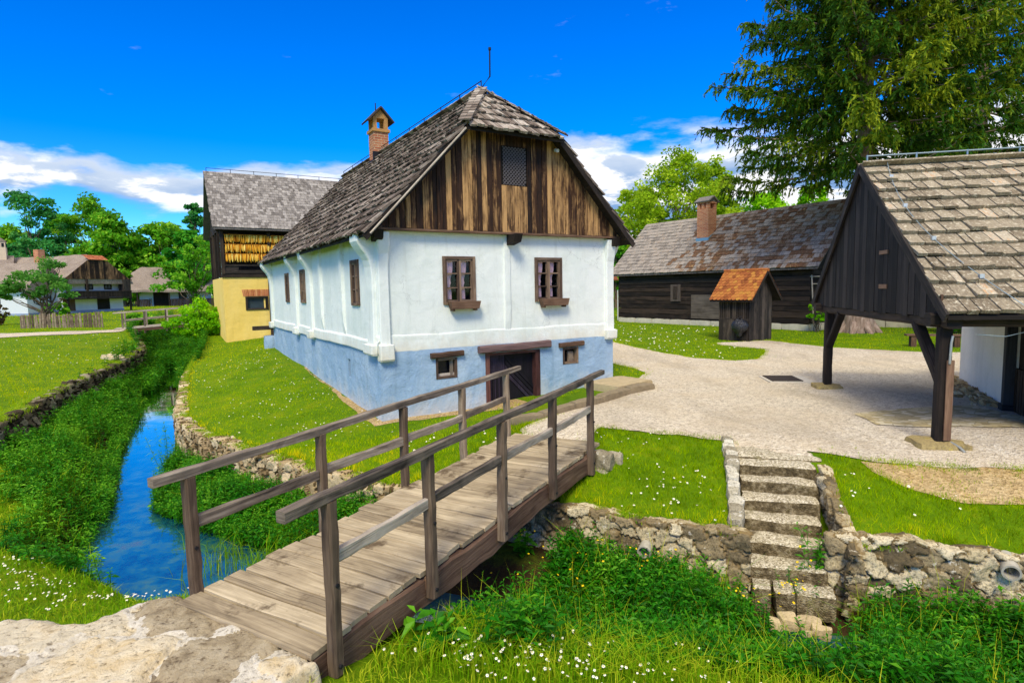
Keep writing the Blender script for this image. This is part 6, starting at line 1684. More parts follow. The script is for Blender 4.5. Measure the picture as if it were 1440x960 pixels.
for y in (.02, 1.38):
    mb = MB(); mb.bar((-.3, y, -.13), (Lb, y, dz - .13), .12, .18); mb.build('beam', W_BROWN, fb)
    for i in range(5):
        x = .1 + i * 1.12; mb = MB(); mb.box((x, y - .04, -.35 + dz * x / Lb), (x + .09, y + .05, .95 + dz * x / Lb)); mb.build('post', W_GREY, fb)
    mb = MB(); mb.bar((-.3, y, .97), (Lb, y, .97 + dz), .08, .08); mb.build('handrail', W_GREY, fb)
    mb = MB(); mb.bar((.1, y, .5), (Lb - .2, y, .5 + dz), .04, .09); mb.build('midrail', W_GREY, fb)

# ------------------------------------------------------------------ foliage
def leaf_quads(mb, C, size, tone, r, up=.35, elong=1.5, out=None):
    """little folded leaves (rhombs) at the points C"""
    n = len(C)
    nr = r.normal(0, 1, (n, 3)); nr[:, 2] = nr[:, 2] * .8 + up * 2
    if out is not None: nr = nr + out * 1.0
    nr /= np.linalg.norm(nr, axis=1)[:, None]
    a = r.normal(0, 1, (n, 3)); a -= (a * nr).sum(1)[:, None] * nr; a /= np.linalg.norm(a, axis=1)[:, None]
    b = np.cross(nr, a); sz = np.broadcast_to(size, (n,)) * r.uniform(.7, 1.3, n)
    L = a * (sz * elong)[:, None] * .5; W = b * (sz * .5)[:, None]; f = nr * (sz * .18)[:, None]
    vs = np.stack([C - L - f * .6, C + W * 1., C + L - f * .9, C - W * 1.], 1).reshape(-1, 3)
    fs = np.arange(n * 4).reshape(n, 4)
    mb.add(vs, fs, np.clip(tone, 0, 1), None, 0, False)

def limb_path(p, q, r, k=6, wob=.08, droop=0.0):
    p, q = np.asarray(p, float), np.asarray(q, float); L = np.linalg.norm(q - p); P = []
    for i in range(k):
        f = i / (k - 1); P.append(p + (q - p) * f + r.normal(0, wob * L * .25, 3) * math.sin(f * PI) + V(0, 0, -droop * L * f * f))
    return P

def broad_tree(name, label, loc, H, crown, nclump, nleaf, lsize, leafmat, trunkmat, seed, trunk_r=.2, base=.3, group=None, cat='tree', lobes=None, clump_r=.2, up=.35, shell=.55, elong=1.5, stems=1):
    """trunk with limbs that reach into leaf clumps; crown = (rx, ry, z0, z1)"""
    r = np.random.default_rng(seed); rx, ry, z0, z1 = crown
    t = thing(name, label, cat, loc, 0.0 if lobes else r.uniform(0, 6), group)
    cl = []
    lob = lobes or [(0, 0, (z0 + z1) / 2, 1.0, 1.0, 1.0)]
    for _ in range(nclump):
        L = lob[r.integers(len(lob))]
        v = r.normal(0, 1, 3); v /= np.linalg.norm(v); rad = (shell + (1 - shell) * r.random()) 
        # taper towards the top
        zc = L[2] + v[2] * (z1 - z0) / 2 * L[5] * rad
        cl.append((L[0] * rx + v[0] * rx * L[3] * rad, L[1] * ry + v[1] * ry * L[4] * rad, zc))
    cl = np.array(cl)
    R = (rx + ry) / 2
    mb = MB()
    per = nleaf // nclump
    for c in cl:
        cr = R * clump_r * r.uniform(.55, 1.35); k = int(per * r.uniform(.6, 1.4))
        v = r.normal(0, 1, (k, 3)); v /= np.linalg.norm(v, axis=1)[:, None]; v *= (r.random(k) ** .45)[:, None]
        P = c + v * V(cr, cr, cr * .62)
        tn = r.uniform(.18, .72) + r.normal(0, .14, k)
        leaf_quads(mb, P, lsize, tn, r, up, elong, v * .7)
    mb.build('crown', leafmat, t)
    mb = MB()
    for s_ in range(stems):
        o = V(r.normal(0, .12), r.normal(0, .12), 0) * (stems > 1); topz = z0 + (z1 - z0) * (.75 if stems == 1 else r.uniform(.45, .75))
        tp = V(r.normal(0, .05) * rx, r.normal(0, .05) * ry, topz) if stems == 1 else V(r.normal(0, .45) * rx, r.normal(0, .45) * ry, topz)
        P = limb_path(o + V(0, 0, -.2), tp, r, 9, .06)
        mb.tube(P, [trunk_r * (1.25 if i == 0 else 1) * (1 - .82 * i / 8) / (stems ** .4) for i in range(9)], 9, .5, cap=False)
        for c in cl[:: max(1, len(cl) // (26 if stems == 1 else 10))]:
            f = np.clip((c[2] - .25 * (z1 - z0)) / max(tp[2], .1), .22, .92) * r.uniform(.75, 1.); i = int(f * 8); p = P[i]
            mb.tube(limb_path(p, c, r, 5, .12), [trunk_r * .36 * (1 - .8 * k / 4) * (1 - .6 * f) + .006 for k in range(5)], 5, .5, cap=False)
    mb.build('trunk', trunkmat, t)
    return t
BARK = m_wood('tree_bark', [S(52, 42, 34), S(96, 82, 68), S(140, 124, 106)], 2, 9, 2, .8, .95, .2)
BARK_S = m_wood('spruce_bark', [S(84, 66, 54), S(140, 118, 102), S(186, 166, 150)], 1.2, 7, 2.2, .9, .95, .2)
LF_DEEP = m_leaf('deep_green_leaves', [S(10, 74, 14), S(44, 146, 30), S(130, 206, 50)], .35)
LF_MID = m_leaf('mid_green_leaves', [S(22, 92, 10), S(88, 170, 24), S(178, 222, 60)], .38)
LF_YEL = m_leaf('yellow_green_leaves', [S(70, 112, 2), S(142, 184, 12), S(214, 228, 60)], .42)
LF_BUSH = m_leaf('bright_bush_leaves', [S(56, 132, 0), S(130, 204, 6), S(206, 244, 40)], .42)
LF_BLUE = m_leaf('bluish_leaves', [S(18, 88, 42), S(58, 150, 66), S(130, 198, 100)], .35)
FG = 'trees of the wood beyond the houses'
deci = [  # px, base depth, top y, half width px, material, sparse, label
 (-10, 88, 340, 55, LF_BLUE, 0, 'bluish round tree at the left edge of the wood'),
 (58, 92, 268, 50, LF_BLUE, 1, 'tallest thin dark tree with see-through crown above the balcony house'),
 (22, 100, 318, 42, LF_MID, 0, 'mid green tree left of the thin tall tree'),
 (100, 104, 300, 40, LF_DEEP, 1, 'open deep green tree between the thin tall tree and the round one'),
 (140, 100, 278, 48, LF_MID, 1, 'tall open-crowned tree standing behind the bright round tree'),
 (162, 88, 300, 44, LF_MID, 0, 'bright green round tree behind the balcony gable'),
 (196, 98, 330, 30, LF_DEEP, 0, 'dark tree right of the bright round tree'),
 (240, 92, 312, 42, LF_MID, 0, 'round green tree above the thatched cottage'),
 (205, 108, 345, 40, LF_DEEP, 0, 'low dark tree filling the gap behind the thatched cottage'),
 (283, 96, 286, 24, LF_BLUE, 1, 'slim bluish treetop beside the corn barn roof'),
 (275, 88, 325, 30, LF_DEEP, 0, 'dark tree between thatched cottage and corn barn'),
 (180, 84, 384, 24, LF_MID, 0, 'low leafy tree left of the thatched cottage'),
 (-60, 90, 320, 50, LF_DEEP, 0, 'deep green tree beyond the left edge of the view'),
]
horz = lambda x: 405.8 - .0192 * (x - 720)
def z_at(x, y, d): return EYE + (horz(x) - y) * d / 814
for i, (px, d, ty, hw, lm, sparse, lab) in enumerate(deci):
    X_ = (px - 720) / 814 * d; R = hw * d / 814; zt_ = z_at(px, ty, d); zb_ = 1.
    lob = [(0, 0, (zt_ - zb_) * .62, 1, 1, .76), (.35, .1, (zt_ - zb_) * .42, .7, .7, .5), (-.4, -.1, (zt_ - zb_) * .45, .65, .65, .5), (.05, 0, (zt_ - zb_) * .84, .5, .5, .34)]
    broad_tree('leafy_tree', lab, (X_, d, zb_), zt_ - zb_, (R, R, (zt_ - zb_) * .12, (zt_ - zb_)), 70 if sparse else 120, 6500 if sparse else 12000, .36 if sparse else .38, lm, BARK, 50 + i, .3, group=FG, lobes=lob, clump_r=.24 if sparse else .27)
# light tree hanging beside the corn barn
broad_tree('slender_tree', 'slender light green tree drooping between the thatched cottage and the corn barn', ((278 - 720) / 814 * 58, 58, .7), 8, (3.4, 2.6, .4, 8.6), 60, 4200, .22, LF_MID, BARK, 91, .14, lobes=[(.1, 0, 4.2, 1, 1, .9), (.5, 0, 5.6, .6, .7, .6), (-.5, 0, 3.4, .7, .7, .4)], clump_r=.22, up=.1)
broad_tree('bright_bush', 'bright yellow-green round bush between the far footbridge and the corn barn', (-17.45, 32.6, .15), 2.2, (1.45, 1.3, .0, 2.25), 70, 7000, .10, LF_BUSH, BARK, 92, .06, cat='bush', lobes=[(0, 0, 1.15, 1, 1, 1), (-.3, -.3, .7, .9, .9, .6), (.4, -.2, .75, .8, .8, .6)], clump_r=.26, shell=.7, stems=4)
broad_tree('young_tree', 'young multi-stemmed tree in front of the long white house', (-34.2, 42.2, .6), 5, (2.1, 2.0, 1.7, 4.9), 40, 2800, .17, m_leaf('young_leaves', [S(30, 84, 30), S(84, 150, 50), S(150, 200, 90)], .4), BARK, 93, .16, lobes=[(-.3, 0, 3.0, .9, 1, .7), (.3, 0, 3.8, .7, .8, .6), (.7, 0, 2.5, .5, .6, .4), (-.8, 0, 2.4, .6, .6, .4)], clump_r=.26, stems=3)
broad_tree('garden_bush', 'low green bush by the balcony house wall', (-44.8, 57.0, .8), 1.2, (1.4, 1., .0, 1.3), 26, 1300, .18, LF_MID, BARK, 94, .04, cat='bush', lobes=[(0, 0, .6, 1, 1, 1)], stems=3)
broad_tree('garden_bush', 'small bush at the end of the picket fence by the far footbridge', (-24.9, 38.6, .5), 1.0, (1.1, .8, .0, .9), 26, 1300, .14, LF_MID, BARK, 95, .04, cat='bush', lobes=[(0, 0, .45, 1, 1, 1)], stems=3)
broad_tree('red_bush', 'dark reddish bush at the left edge below the white house', (-37.4, 42.0, .6), 1.6, (.9, .9, .0, 1.5), 26, 1300, .14, m_leaf('ruddy_leaves', [S(60, 40, 20), S(110, 80, 40), S(120, 140, 60)], .3), BARK, 96, .04, cat='bush', lobes=[(0, 0, .75, 1, 1, 1)], stems=3)
# trees behind the log barn
mid = [(948, 62, 212, 76, LF_YEL, 'tall yellow-green tree behind the log barn chimney'),
       (897, 66, 258, 56, LF_YEL, 'lower yellow-green tree between the white house roof and the tall tree'),
       (1000, 68, 226, 44, LF_YEL, 'green tree right of the brick chimney of the log barn'),
       (1068, 74, 270, 56, LF_BUSH, 'bright low tree above the ridge of the log barn'),
       (1140, 64, 256, 44, LF_BUSH, 'bright yellow-green tree beneath the spruce boughs'),
       (868, 58, 330, 22, LF_MID, 'small green tree in the gap beside the white house'),
       (1215, 60, 300, 60, LF_MID, 'leafy green tree behind the spruce trunk'),
       (1330, 60, 330, 70, LF_DEEP, 'dark leafy tree behind the open barn'),
       (1440, 55, 300, 70, LF_MID, 'leafy tree behind the far end of the open barn')]
for i, (px, d, ty, hw, lm, lab) in enumerate(mid):
    X_ = (px - 720) / 814 * d; R = hw * d / 814; zt_ = z_at(px, ty, d); zb_ = .3
    lob = [(0, 0, (zt_ - zb_) * .58, .9, .9, .8), (.5, .1, (zt_ - zb_) * .55, .55, .6, .5), (-.55, -.1, (zt_ - zb_) * .5, .55, .6, .5), (.1, 0, (zt_ - zb_) * .82, .45, .5, .36)]
    broad_tree('leafy_tree', lab, (X_, d, zb_), zt_ - zb_, (R, R, (zt_ - zb_) * .1, zt_ - zb_), 120, 13000, .23, lm, BARK, 150 + i, .26, group='trees behind the log barn', lobes=lob, clump_r=.2)
broad_tree('garden_bush', 'light green shrub at the right end of the log barn', (15.4, 29.0, .0), 1.6, (.6, .6, .3, 1.7), 22, 900, .11, LF_BUSH, BARK, 160, .03, cat='bush', lobes=[(0, 0, 1.1, 1, 1, .6)], stems=3)
broad_tree('garden_bush', 'dark green shrub seen through the open barn behind the bench', (21.5, 27.0, .0), 3, (2.0, 1.6, .0, 3.0), 50, 4200, .13, LF_MID, BARK, 161, .05, cat='bush', lobes=[(0, 0, 1.4, 1, 1, 1)], stems=4)
broad_tree('garden_bush', 'broad shrub behind the low pale stone wall', (24.5, 33.5, .0), 3.2, (3.6, 1.6, .0, 3.2), 50, 4200, .16, LF_DEEP, BARK, 162, .05, cat='bush', lobes=[(0, 0, 1.5, 1, 1, 1)], stems=4)

# ------------------------------------------------------------------ spruces
NEEDLE = m_leaf('spruce_needles', [S(9, 42, 15), S(54, 102, 18), S(166, 176, 32)], .28, .6)
def spruce(name, label, loc, H, rad, seed, z_first, ntier, trunk_r, per=9, tw=1.0, lean=(0, 0)):
    r = np.random.default_rng(seed); t = thing(name, label, 'spruce', loc)
    mt = MB(); P = [V(lean[0] * f, lean[1] * f, -.3 + (H + .3) * f) for f in np.linspace(0, 1, 14)]
    rad_t = [trunk_r * (1 - .93 * f) * (1.55 if f == 0 else (1.18 if f < .1 else 1)) for f in np.linspace(0, 1, 14)]
    mt.tube(P, rad_t, 16, .5, cap=False)
    for k in range(7):          # root flare
        an = k * 2 * PI / 7 + .3; d = V(math.cos(an), math.sin(an), 0)
        mt.tube([d * trunk_r * .5 + V(0, 0, 1.1), d * trunk_r * 1.25 + V(0, 0, .3), d * trunk_r * 2.1 + V(0, 0, -.15)], [trunk_r * .3, trunk_r * .42, trunk_r * .2], 7, .5, cap=False)
    mb = MB(); C = []; D = []; N = []; TN = []; SZ = []
    for k in range(ntier):
        f = k / (ntier - 1); z = z_first + (H - z_first - .3) * f ** .92
        Lb = rad * (1 - f) ** .62 * r.uniform(.8, 1.12) + .25
        if f < .18: Lb *= .72 + f * 1.5
        nb = per if f < .6 else max(5, per - 3)
        for j in range(nb):
            an = 2 * PI * (j + r.uniform(-.35, .35)) / nb + k * 1.3
            dh = V(math.cos(an), math.sin(an), 0); L = Lb * r.uniform(.62, 1.08)
            k2 = 9; pts = []
            for i in range(k2):
                g_ = i / (k2 - 1); drop = -.42 * L * g_ ** 1.25 + .26 * L * g_ ** 3.0 + .10 * L * g_
                pts.append(V(*(P[0][:2] + np.array(lean) * (z / H)), z) + dh * L * g_ + V(0, 0, drop) + r.normal(0, .03, 3) * g_ * L * .3)
            mt.tube(pts, [max(.012, .055 * (1 - .85 * i / 8) * (L / rad + .3)) for i in range(k2)], 5, .5, cap=False)
            sd_ = V(-dh[1], dh[0], 0); tt = r.uniform(.12, .62)
            nt_ = int(L * 7.5 * tw)
            for q in range(nt_):
                g_ = r.uniform(.10, 1.0) ** .75; x = g_ * (k2 - 1); i = min(int(x), k2 - 2); p = pts[i] + (pts[i + 1] - pts[i]) * (x - i)
                sgn_ = r.choice((-1, 1)); ln = (.55 + .75 * (1 - abs(g_ - .5) * 1.2)) * r.uniform(.5, 1.2) * min(1, L / 2.5)
                out = unit(sd_ * sgn_ * r.uniform(.15, 1.) + dh * r.uniform(.15, .9) + V(0, 0, r.uniform(-.1, .25)))
                kk = 6; pp = p; hang = r.uniform(.35, 1.7); tq = tt + r.normal(0, .10)
                for m in range(kk):     # a side twig leaves the bough, then droops, with sprays on both sides
                    h_ = m / kk; dv = unit(out * (1.05 - h_) + V(0, 0, -1) * hang * h_ * 1.3)
                    nx = pp + dv * ln / kk
                    for z_ in range(3):
                        jd = unit(dv + r.normal(0, .48, 3) + V(0, 0, -.22))
                        st_ = r.uniform(.16, .30) * (1.1 - .45 * h_)
                        C.append(pp + (nx - pp) * r.random() + jd * st_ * .4); D.append(jd); SZ.append(st_); TN.append(tq + .30 * h_ * (1 - g_ * .3) + r.normal(0, .10))
                    pp = nx
    C, D, SZ, TN = np.array(C), np.array(D), np.array(SZ), np.array(TN)
    n = len(C)
    for rep in range(1):
        nr = r.normal(0, 1, (n, 3)); w = np.cross(D, nr); w /= np.linalg.norm(w, axis=1)[:, None]
        L_ = D * SZ[:, None] * .6; W_ = w * (SZ * .17)[:, None]
        vs = np.stack([C - L_, C + W_ - L_ * .15, C + L_, C - W_ - L_ * .15], 1).reshape(-1, 3)
        mb.add(vs, np.arange(n * 4).reshape(n, 4), np.clip(TN + r.normal(0, .06, n), 0, 1))
    mb.build('crown', NEEDLE, t); mt.build('trunk', BARK_S, t)
    return t
spruce('spruce_tree', 'huge spruce with hanging twigs and a pale trunk behind the open barn', (17.05, 28.4, .05), 27, 7.8, 5, 8.2, 27, .50, 11, 1.25)
spruce('spruce_tree', 'second darker spruce farther right behind the open barn roof', (27.0, 34.0, .05), 29, 7.6, 6, 7.4, 22, .5, 9, 1.0)
# ------------------------------------------------------------------ grass, flowers and stream plants
def to_world(fr_o, ang, pts):
    c, s = math.cos(ang), math.sin(ang); return [(fr_o[0] + x * c - y * s, fr_o[1] + x * s + y * c) for x, y in pts]
HOUSE_P = to_world(HB, TH, [(-.03, -.04), (HW + .1, -.04), (HW + .1, HL + .2), (-.03, HL + .2)])
CORN_P = to_world((-14.4, 29.13), CA, [(-.05, -.05), (CW, -.05), (CW, CD), (-.05, CD)])
LOG_P = to_world((7.63, 40.7), LA, [(-.1, -.1), (LW + .1, -.1), (LW + .1, LD), (-.1, LD)])
SHED_P = to_world((10.35, 25.25), SA, [(0, 0), (1.8, 0), (1.8, 1.45), (0, 1.45)])
BROOM = to_world((6.41, 8.6), BA, [(2.4, 1.0), (11, 1.0), (11, 7), (2.4, 7)])
STAIR_G = [tuple(ST_O + ST_D * a + ST_W * b) for a, b in ((-.75, -.62), (2.6, -.60), (2.6, .58), (-.75, .62))]
KERB_P = [(-.2, 10.9), (.6, 11.2), (3.5, 14.2), (3.3, 15.2), (2.1, 15.0), (1, 13.4), (-.3, 11.2)]
EXCL = [HOUSE_P, CORN_P, LOG_P, SHED_P, BROOM, STAIR_G, GRAVEL, PATH, PATH2, KERB_P]
LANDX = LAND
def scatter(n, y0, y1, r, x0=-.95, x1=.95, pad=1.0):
    y = np.sqrt(r.random(n) * (y1 ** 2 - y0 ** 2) + y0 ** 2); x = (x0 + (x1 - x0) * r.random(n)) * y + r.uniform(-pad, pad, n); return x, y
def excl(x, y, polys):
    m = np.zeros(len(x), bool)
    for p in polys: m |= in_poly(x, y, p)
    return m
def blades(mb, x, y, z, h, w, tone, r, bend=.5, seg=1, lean=None):
    n = len(x)
    if n == 0: return
    an = r.uniform(0, 2 * PI, n); dx, dy = np.cos(an), np.sin(an)
    bn = r.uniform(.1, 1., n) * bend * h
    ba = r.uniform(0, 2 * PI, n); bx, by = np.cos(ba) * bn, np.sin(ba) * bn
    h = np.broadcast_to(h, (n,)); w = np.broadcast_to(w, (n,))
    B = np.stack([x, y, z - .01], 1); Wv = np.stack([dx * w / 2, dy * w / 2, np.zeros(n)], 1)
    tip = B + np.stack([bx, by, h], 1)
    if seg == 1:
        vs = np.stack([B - Wv, B + Wv, tip], 1).reshape(-1, 3)
        mb.add(vs, np.arange(n * 3).reshape(n, 3), np.clip(tone, 0, 1))
    else:
        m1 = B + np.stack([bx * .22, by * .22, h * .55], 1); tip = B + np.stack([bx * 1.25, by * 1.25, h * (.92 - .25 * bn / np.maximum(h, 1e-6))], 1)
        vs = np.stack([B - Wv, B + Wv, m1 + Wv * .8, m1 - Wv * .8, tip], 1).reshape(-1, 3)
        i = np.arange(n)[:, None] * 5
        mb.add(vs, i + np.array([[0, 1, 2, 3]]), np.clip(tone, 0, 1))
        k = len(mb.c); base = mb.n - n * 5
        # the tip triangles share the vertices of the chunk just added
        mb.c.append((np.zeros((0, 3), np.float32), (i + np.array([[3, 2, 4]]) + base).astype(np.int32), np.clip(np.broadcast_to(tone, (n,)) + .06, 0, 1).astype(np.float32), np.zeros((n, 3, 2), np.float32), np.zeros(n, np.int32), np.zeros(n, bool)))
G_LAWN = m_leaf('lawn_blades', [S(64, 118, 0), S(164, 204, 0), S(240, 226, 24)], .46, .8, .03)
G_TALL = m_leaf('tall_grass_blades', [S(34, 92, 2), S(112, 172, 4), S(212, 214, 50)], .40, .6, .08)
lawn = MB(); r = np.random.default_rng(11)
lawn_far = MB()

def lawn_tone(x, y, r):
    t = .45 + .16 * fbm_wave(x, y, 61, .22) + .13 * fbm_wave(x, y, 62, .9) + .17 * fbm_wave(x, y, 63, 3.2)
    return t + r.normal(0, .17, len(x)) + np.where(x < -9.5, .14, 0) * (np.asarray(y) > 9) - np.where((x > .2) & (y < 10.6), .20, 0) + .16 * smooth(.15, .75, fbm_wave(x, y, 60, .42)) - .10 * smooth(.1, .6, fbm_wave(x, y, 59, .5))
dD = lambda x, y: poly_dist(x, y, RBANK)[0]
for (y0, y1, n, h, w) in ((3.0, 7.2, 80000, .07, .009), (7.2, 11, 85000, .07, .012), (11, 17, 90000, .045, .016), (17, 26, 90000, .045, .022), (26, 44, 60000, .055, .035), (44, 90, 30000, .10, .08)):
    x, y = scatter(n, y0, y1, r); sR, sL = zones(x, y); sR = -sR
    ok = ((sR > .2) | (sL > .2)) & ~excl(x, y, EXCL)
    # grass thins out on the sandy strip and along worn rims
    dirt = in_poly(x, y, DIRT); ok &= ~(dirt & (r.random(len(x)) < .93))
    worn = (sR > 0) & (sR < .55) & (fbm_wave(x, y, 64, .8) > .0); ok &= ~(worn & (r.random(len(x)) < .55))
    bare = excl(x, y, [RIM1, RIM2]); ok &= ~(bare & (r.random(len(x)) < .35))
    nearwall = np.minimum.reduce([np.abs(_d) for _d in [poly_dist(x, y, HOUSE_P[:2])[0], poly_dist(x, y, [HOUSE_P[0], HOUSE_P[3]])[0]]])
    ok &= ~((nearwall < .42) & (fbm_wave(x, y, 69, 1.2) > -.3) & (r.random(len(x)) < .75))
    x, y, sR, nw = x[ok], y[ok], sR[ok], nearwall[ok]; z = height(x, y)
    t = lawn_tone(x, y, r) + .45 * smooth(.55, .0, nw) + .46 * smooth(.75, .15, np.where(sR > 0, sR, 9)) * (fbm_wave(x, y, 65, .7) > -.5)
    rim = np.where((nw < .2), .5, 1)
    hh = h * r.uniform(.5, 1.3, len(x)) * rim * (1 + .55 * fbm_wave(x, y, 68, 2.4))
    hh = np.where((sR > 0) & (sR < .35), hh * 1.5, hh)
    blades(lawn if y1 < 30 else lawn_far, x, y, z, hh, w * r.uniform(.7, 1.3, len(x)), t, r, .8)
# fringe of longer tufts where turf meets gravel, kerbs and walls
fr_x, fr_y = [], []
for poly in (GRAVEL, DIRT):
    P = np.array(poly + [poly[0]]); 
    for a, b in zip(P[:-1], P[1:]):
        if max(a[1], b[1]) > 27 or max(a[0], b[0]) > 16: continue
        L = np.linalg.norm(b - a); k = int(L * 420); f = r.random(k)[:, None]; q = a + (b - a) * f + r.normal(0, .085, (k, 2)); fr_x.append(q[:, 0]); fr_y.append(q[:, 1])
fx, fy = np.concatenate(fr_x), np.concatenate(fr_y); keep = (fbm_wave(fx, fy, 66, 1.1) > -.15) & ~excl(fx, fy, [HOUSE_P, STAIR_G, KERB_P, BROOM, BRIDGE_POLY]); fx, fy = fx[keep], fy[keep]
blades(lawn, fx, fy, height(fx, fy) + .015, .05 * r.uniform(.4, 1.3, len(fx)), .009, lawn_tone(fx, fy, r) - .05, r, .9)
x, y = scatter(9000, 7.5, 24, r, -.1, .95); dg, _, _ = poly_dist(x, y, GRAVEL + [GRAVEL[0]]); k = in_poly(x, y, GRAVEL) & (r.random(len(x)) < np.exp(-dg / .22)) & (fbm_wave(x, y, 92, .7) > 0) & ~excl(x, y, [HOUSE_P, KERB_P, BROOM, STAIR_G]); x, y = x[k], y[k]
for _ in range(3):
    blades(lawn, x + r.normal(0, .03, len(x)), y + r.normal(0, .03, len(x)), height(x, y) + .02, .045 * r.uniform(.4, 1.3, len(x)), .012, lawn_tone(x, y, r), r, 1.)
# sparse weeds on the dirt strip
x, y = scatter(5000, 6, 9, r, .5, 1.1); k = in_poly(x, y, DIRT) & (fbm_wave(x, y, 67, 1.4) > .35); x, y = x[k], y[k]
blades(lawn, x, y, height(x, y) + .01, .05, .010, lawn_tone(x, y, r) - .1, r, 1.)
tag(lawn.build('grass', G_LAWN), 'short bright green grass of the lawns and banks', None, None, 'stuff')
tag(lawn_far.build('meadow_grass', G_LAWN), 'short grass of the far meadow and lawns', None, None, 'stuff')

# rough grass on the near banks
tall = MB(); x, y = scatter(150000, 2.9, 14, r, -1.0, 1.0); sR, sL = zones(x, y); sR = -sR
z = height(x, y); dS, _, par = poly_dist(x, y, STREAM); w_ = np.interp(par, range(len(STREAM)), [p[2] for p in STREAM])
ok = (sR < -.05) & (sL < -.05) & (z > -1.36) & ~in_poly(x, y, LAND) & ~in_poly(x, y, BRIDGE_POLY) & ~excl(x, y, [STAIR_G])
ok &= ~((z < -.9) & (x > -1) & (r.random(len(x)) < .6)); ok &= ~((x > -.95) & (y > 4.62 + .08 * np.sin(x * 5)) & (r.random(len(x)) < .86))
x, y, z, dS, w_ = x[ok], y[ok], z[ok], dS[ok], w_[ok]
d2 = np.hypot(x, y)
hh = np.where(x > -2.2, .17, .10) * r.uniform(.4, 1.35, len(x)) * (1 + .35 * fbm_wave(x, y, 71, .5)); hh = np.where(x > -2.2, np.where(y > 4.9, hh * 1.1, hh), hh)
hh = np.where((x > -2.4) & (y < 4.35), hh * .8, hh)
blades(tall, x, y, z, hh, np.where(d2 < 7, .0085, .012) * r.uniform(.7, 1.3, len(x)), .50 + .18 * fbm_wave(x, y, 72, .4) + np.where(x > -2.4, .12, 0) + r.normal(0, .18, len(x)), r, .75, 2)
# grass overhanging the tops of the rubble walls and filling cracks at their foot
for pts, off, n, h0, tn in ((RBANK[1:19], .06, 42000, .085, .60), (LBANK[2:10], .05, 40000, .16, .60)):
    P, s = resample(pts, .1); i = r.integers(0, len(P) - 1, n); tg = np.gradient(P[:, :2], axis=0); tg /= np.linalg.norm(tg, axis=1)[:, None]; nn_ = np.stack([tg[:, 1], -tg[:, 0]], 1) * (1 if pts[0][0] > 0 else -1); sg_ = r.uniform(.03, .34, n)[:, None]; p = P[i].copy(); p[:, :2] += nn_[i] * sg_ + r.normal(0, .05, (n, 2))
    k = ((fbm_wave(p[:, 0], p[:, 1], 74, .7) > np.where(p[:, 0] > .6, .25, -.55))) & ~excl(p[:, 0], p[:, 1], [STAIR_G, BRIDGE_POLY]); p = p[k]
    blades(tall, p[:, 0], p[:, 1], p[:, 2] - .02, h0 * r.uniform(.4, 1.2, len(p)), .011, tn + r.normal(0, .16, len(p)), r, 1.1, 2)
tag(tall.build('bank_grass', G_TALL), 'longer rough grass on the near stream banks and wall rims', None, None, 'stuff')

# lush leafy stream plants
PL_A = m_leaf('stream_weed_leaves', [S(8, 58, 6), S(42, 126, 12), S(132, 192, 40)], .3, .45)
def plants(mb, x, y, z, H, K, ls, r, tone, spread=.5, elong=3.0, stemw=.006):
    n = len(x)
    if n == 0: return
    lean = r.normal(0, .16, (n, 2)) * H[:, None]
    az0 = r.uniform(0, 2 * PI, n); base = np.stack([x, y, z], 1); top = base + np.stack([lean[:, 0], lean[:, 1], H], 1)
    # stems
    an = r.uniform(0, PI, n); W = np.stack([np.cos(an), np.sin(an), 0 * an], 1) * stemw
    vs = np.stack([base - W, base + W, top + W * .5, top - W * .5], 1).reshape(-1, 3); mb.add(vs, np.arange(n * 4).reshape(n, 4), np.clip(tone - .15, 0, 1))
    for k in range(K):
        f = .18 + .82 * (k + r.uniform(-.3, .3, n)) / max(1, K - 1); f = np.clip(f, .08, 1.0)
        c = base + (top - base) * f[:, None]
        for sgn in (0, PI):
            a = az0 + k * 1.72 + sgn + r.normal(0, .3, n); up = np.where(f > .85, .75, .18) + r.normal(0, .25, n)
            d = np.stack([np.cos(a), np.sin(a), up], 1); d /= np.linalg.norm(d, axis=1)[:, None]
            L = ls * r.uniform(.6, 1.25, n) * (1.05 - .55 * np.abs(f - .6)) * (1.0 if k < K - 1 else .62)
            sd_ = np.stack([-np.sin(a), np.cos(a), r.normal(0, .25, n)], 1)
            m = c + d * (L * .45)[:, None]; tip = c + d * L[:, None] + np.stack([0 * L, 0 * L, -.28 * L], 1); w = sd_ * (L / elong)[:, None] * .5; nu = np.stack([0 * L, 0 * L, .10 * L], 1)
            vs = np.stack([c, m + w + nu * .2, tip, m - w + nu * .2], 1).reshape(-1, 3)
            mb.add(vs, np.arange(n * 4).reshape(n, 4), np.clip(tone + (f - .6) * .45 + r.normal(0, .10, n), 0, 1))
veg = MB()
# (a) thicket right of the bridge
x, y = scatter(16000, 4.45, 8.9, r, -.45, 1.1); sR, sL = zones(x, y); sR = -sR; z = height(x, y); dS, _, par = poly_dist(x, y, STREAM)
k = (sR < -.10) & (z < -.47) & ((y > 4.78) | (r.random(len(x)) < .5)) & ~in_poly(x, y, [tuple(BR_O + BR_X * a + BR_Y * b) for a, b in ((-.3, -.02), (5.2, -.02), (5.2, 1.8), (-.3, 1.8))]) & ((x + 1.36) * BR_Y[0] + (y - 4.02) * BR_Y[1] < -.1)
k &= ~((np.hypot((x - .72) / 1.3, y - 5.5) < .5) | (np.hypot(x - 3.25, y - 5.85) < .62) | in_poly(x, y, STAIR_G))
k &= ~((sR > -.30) & (x > .8) & (r.random(len(x)) < .80)) 
x, y, z = x[k], y[k], z[k]; H = (.58 + .26 * fbm_wave(x, y, 81, .6)) * r.uniform(.65, 1.2, len(x)) * np.where(-sR[k] < .5, .8, 1.0)
H = np.where(x > 3.9, H * .85, H)
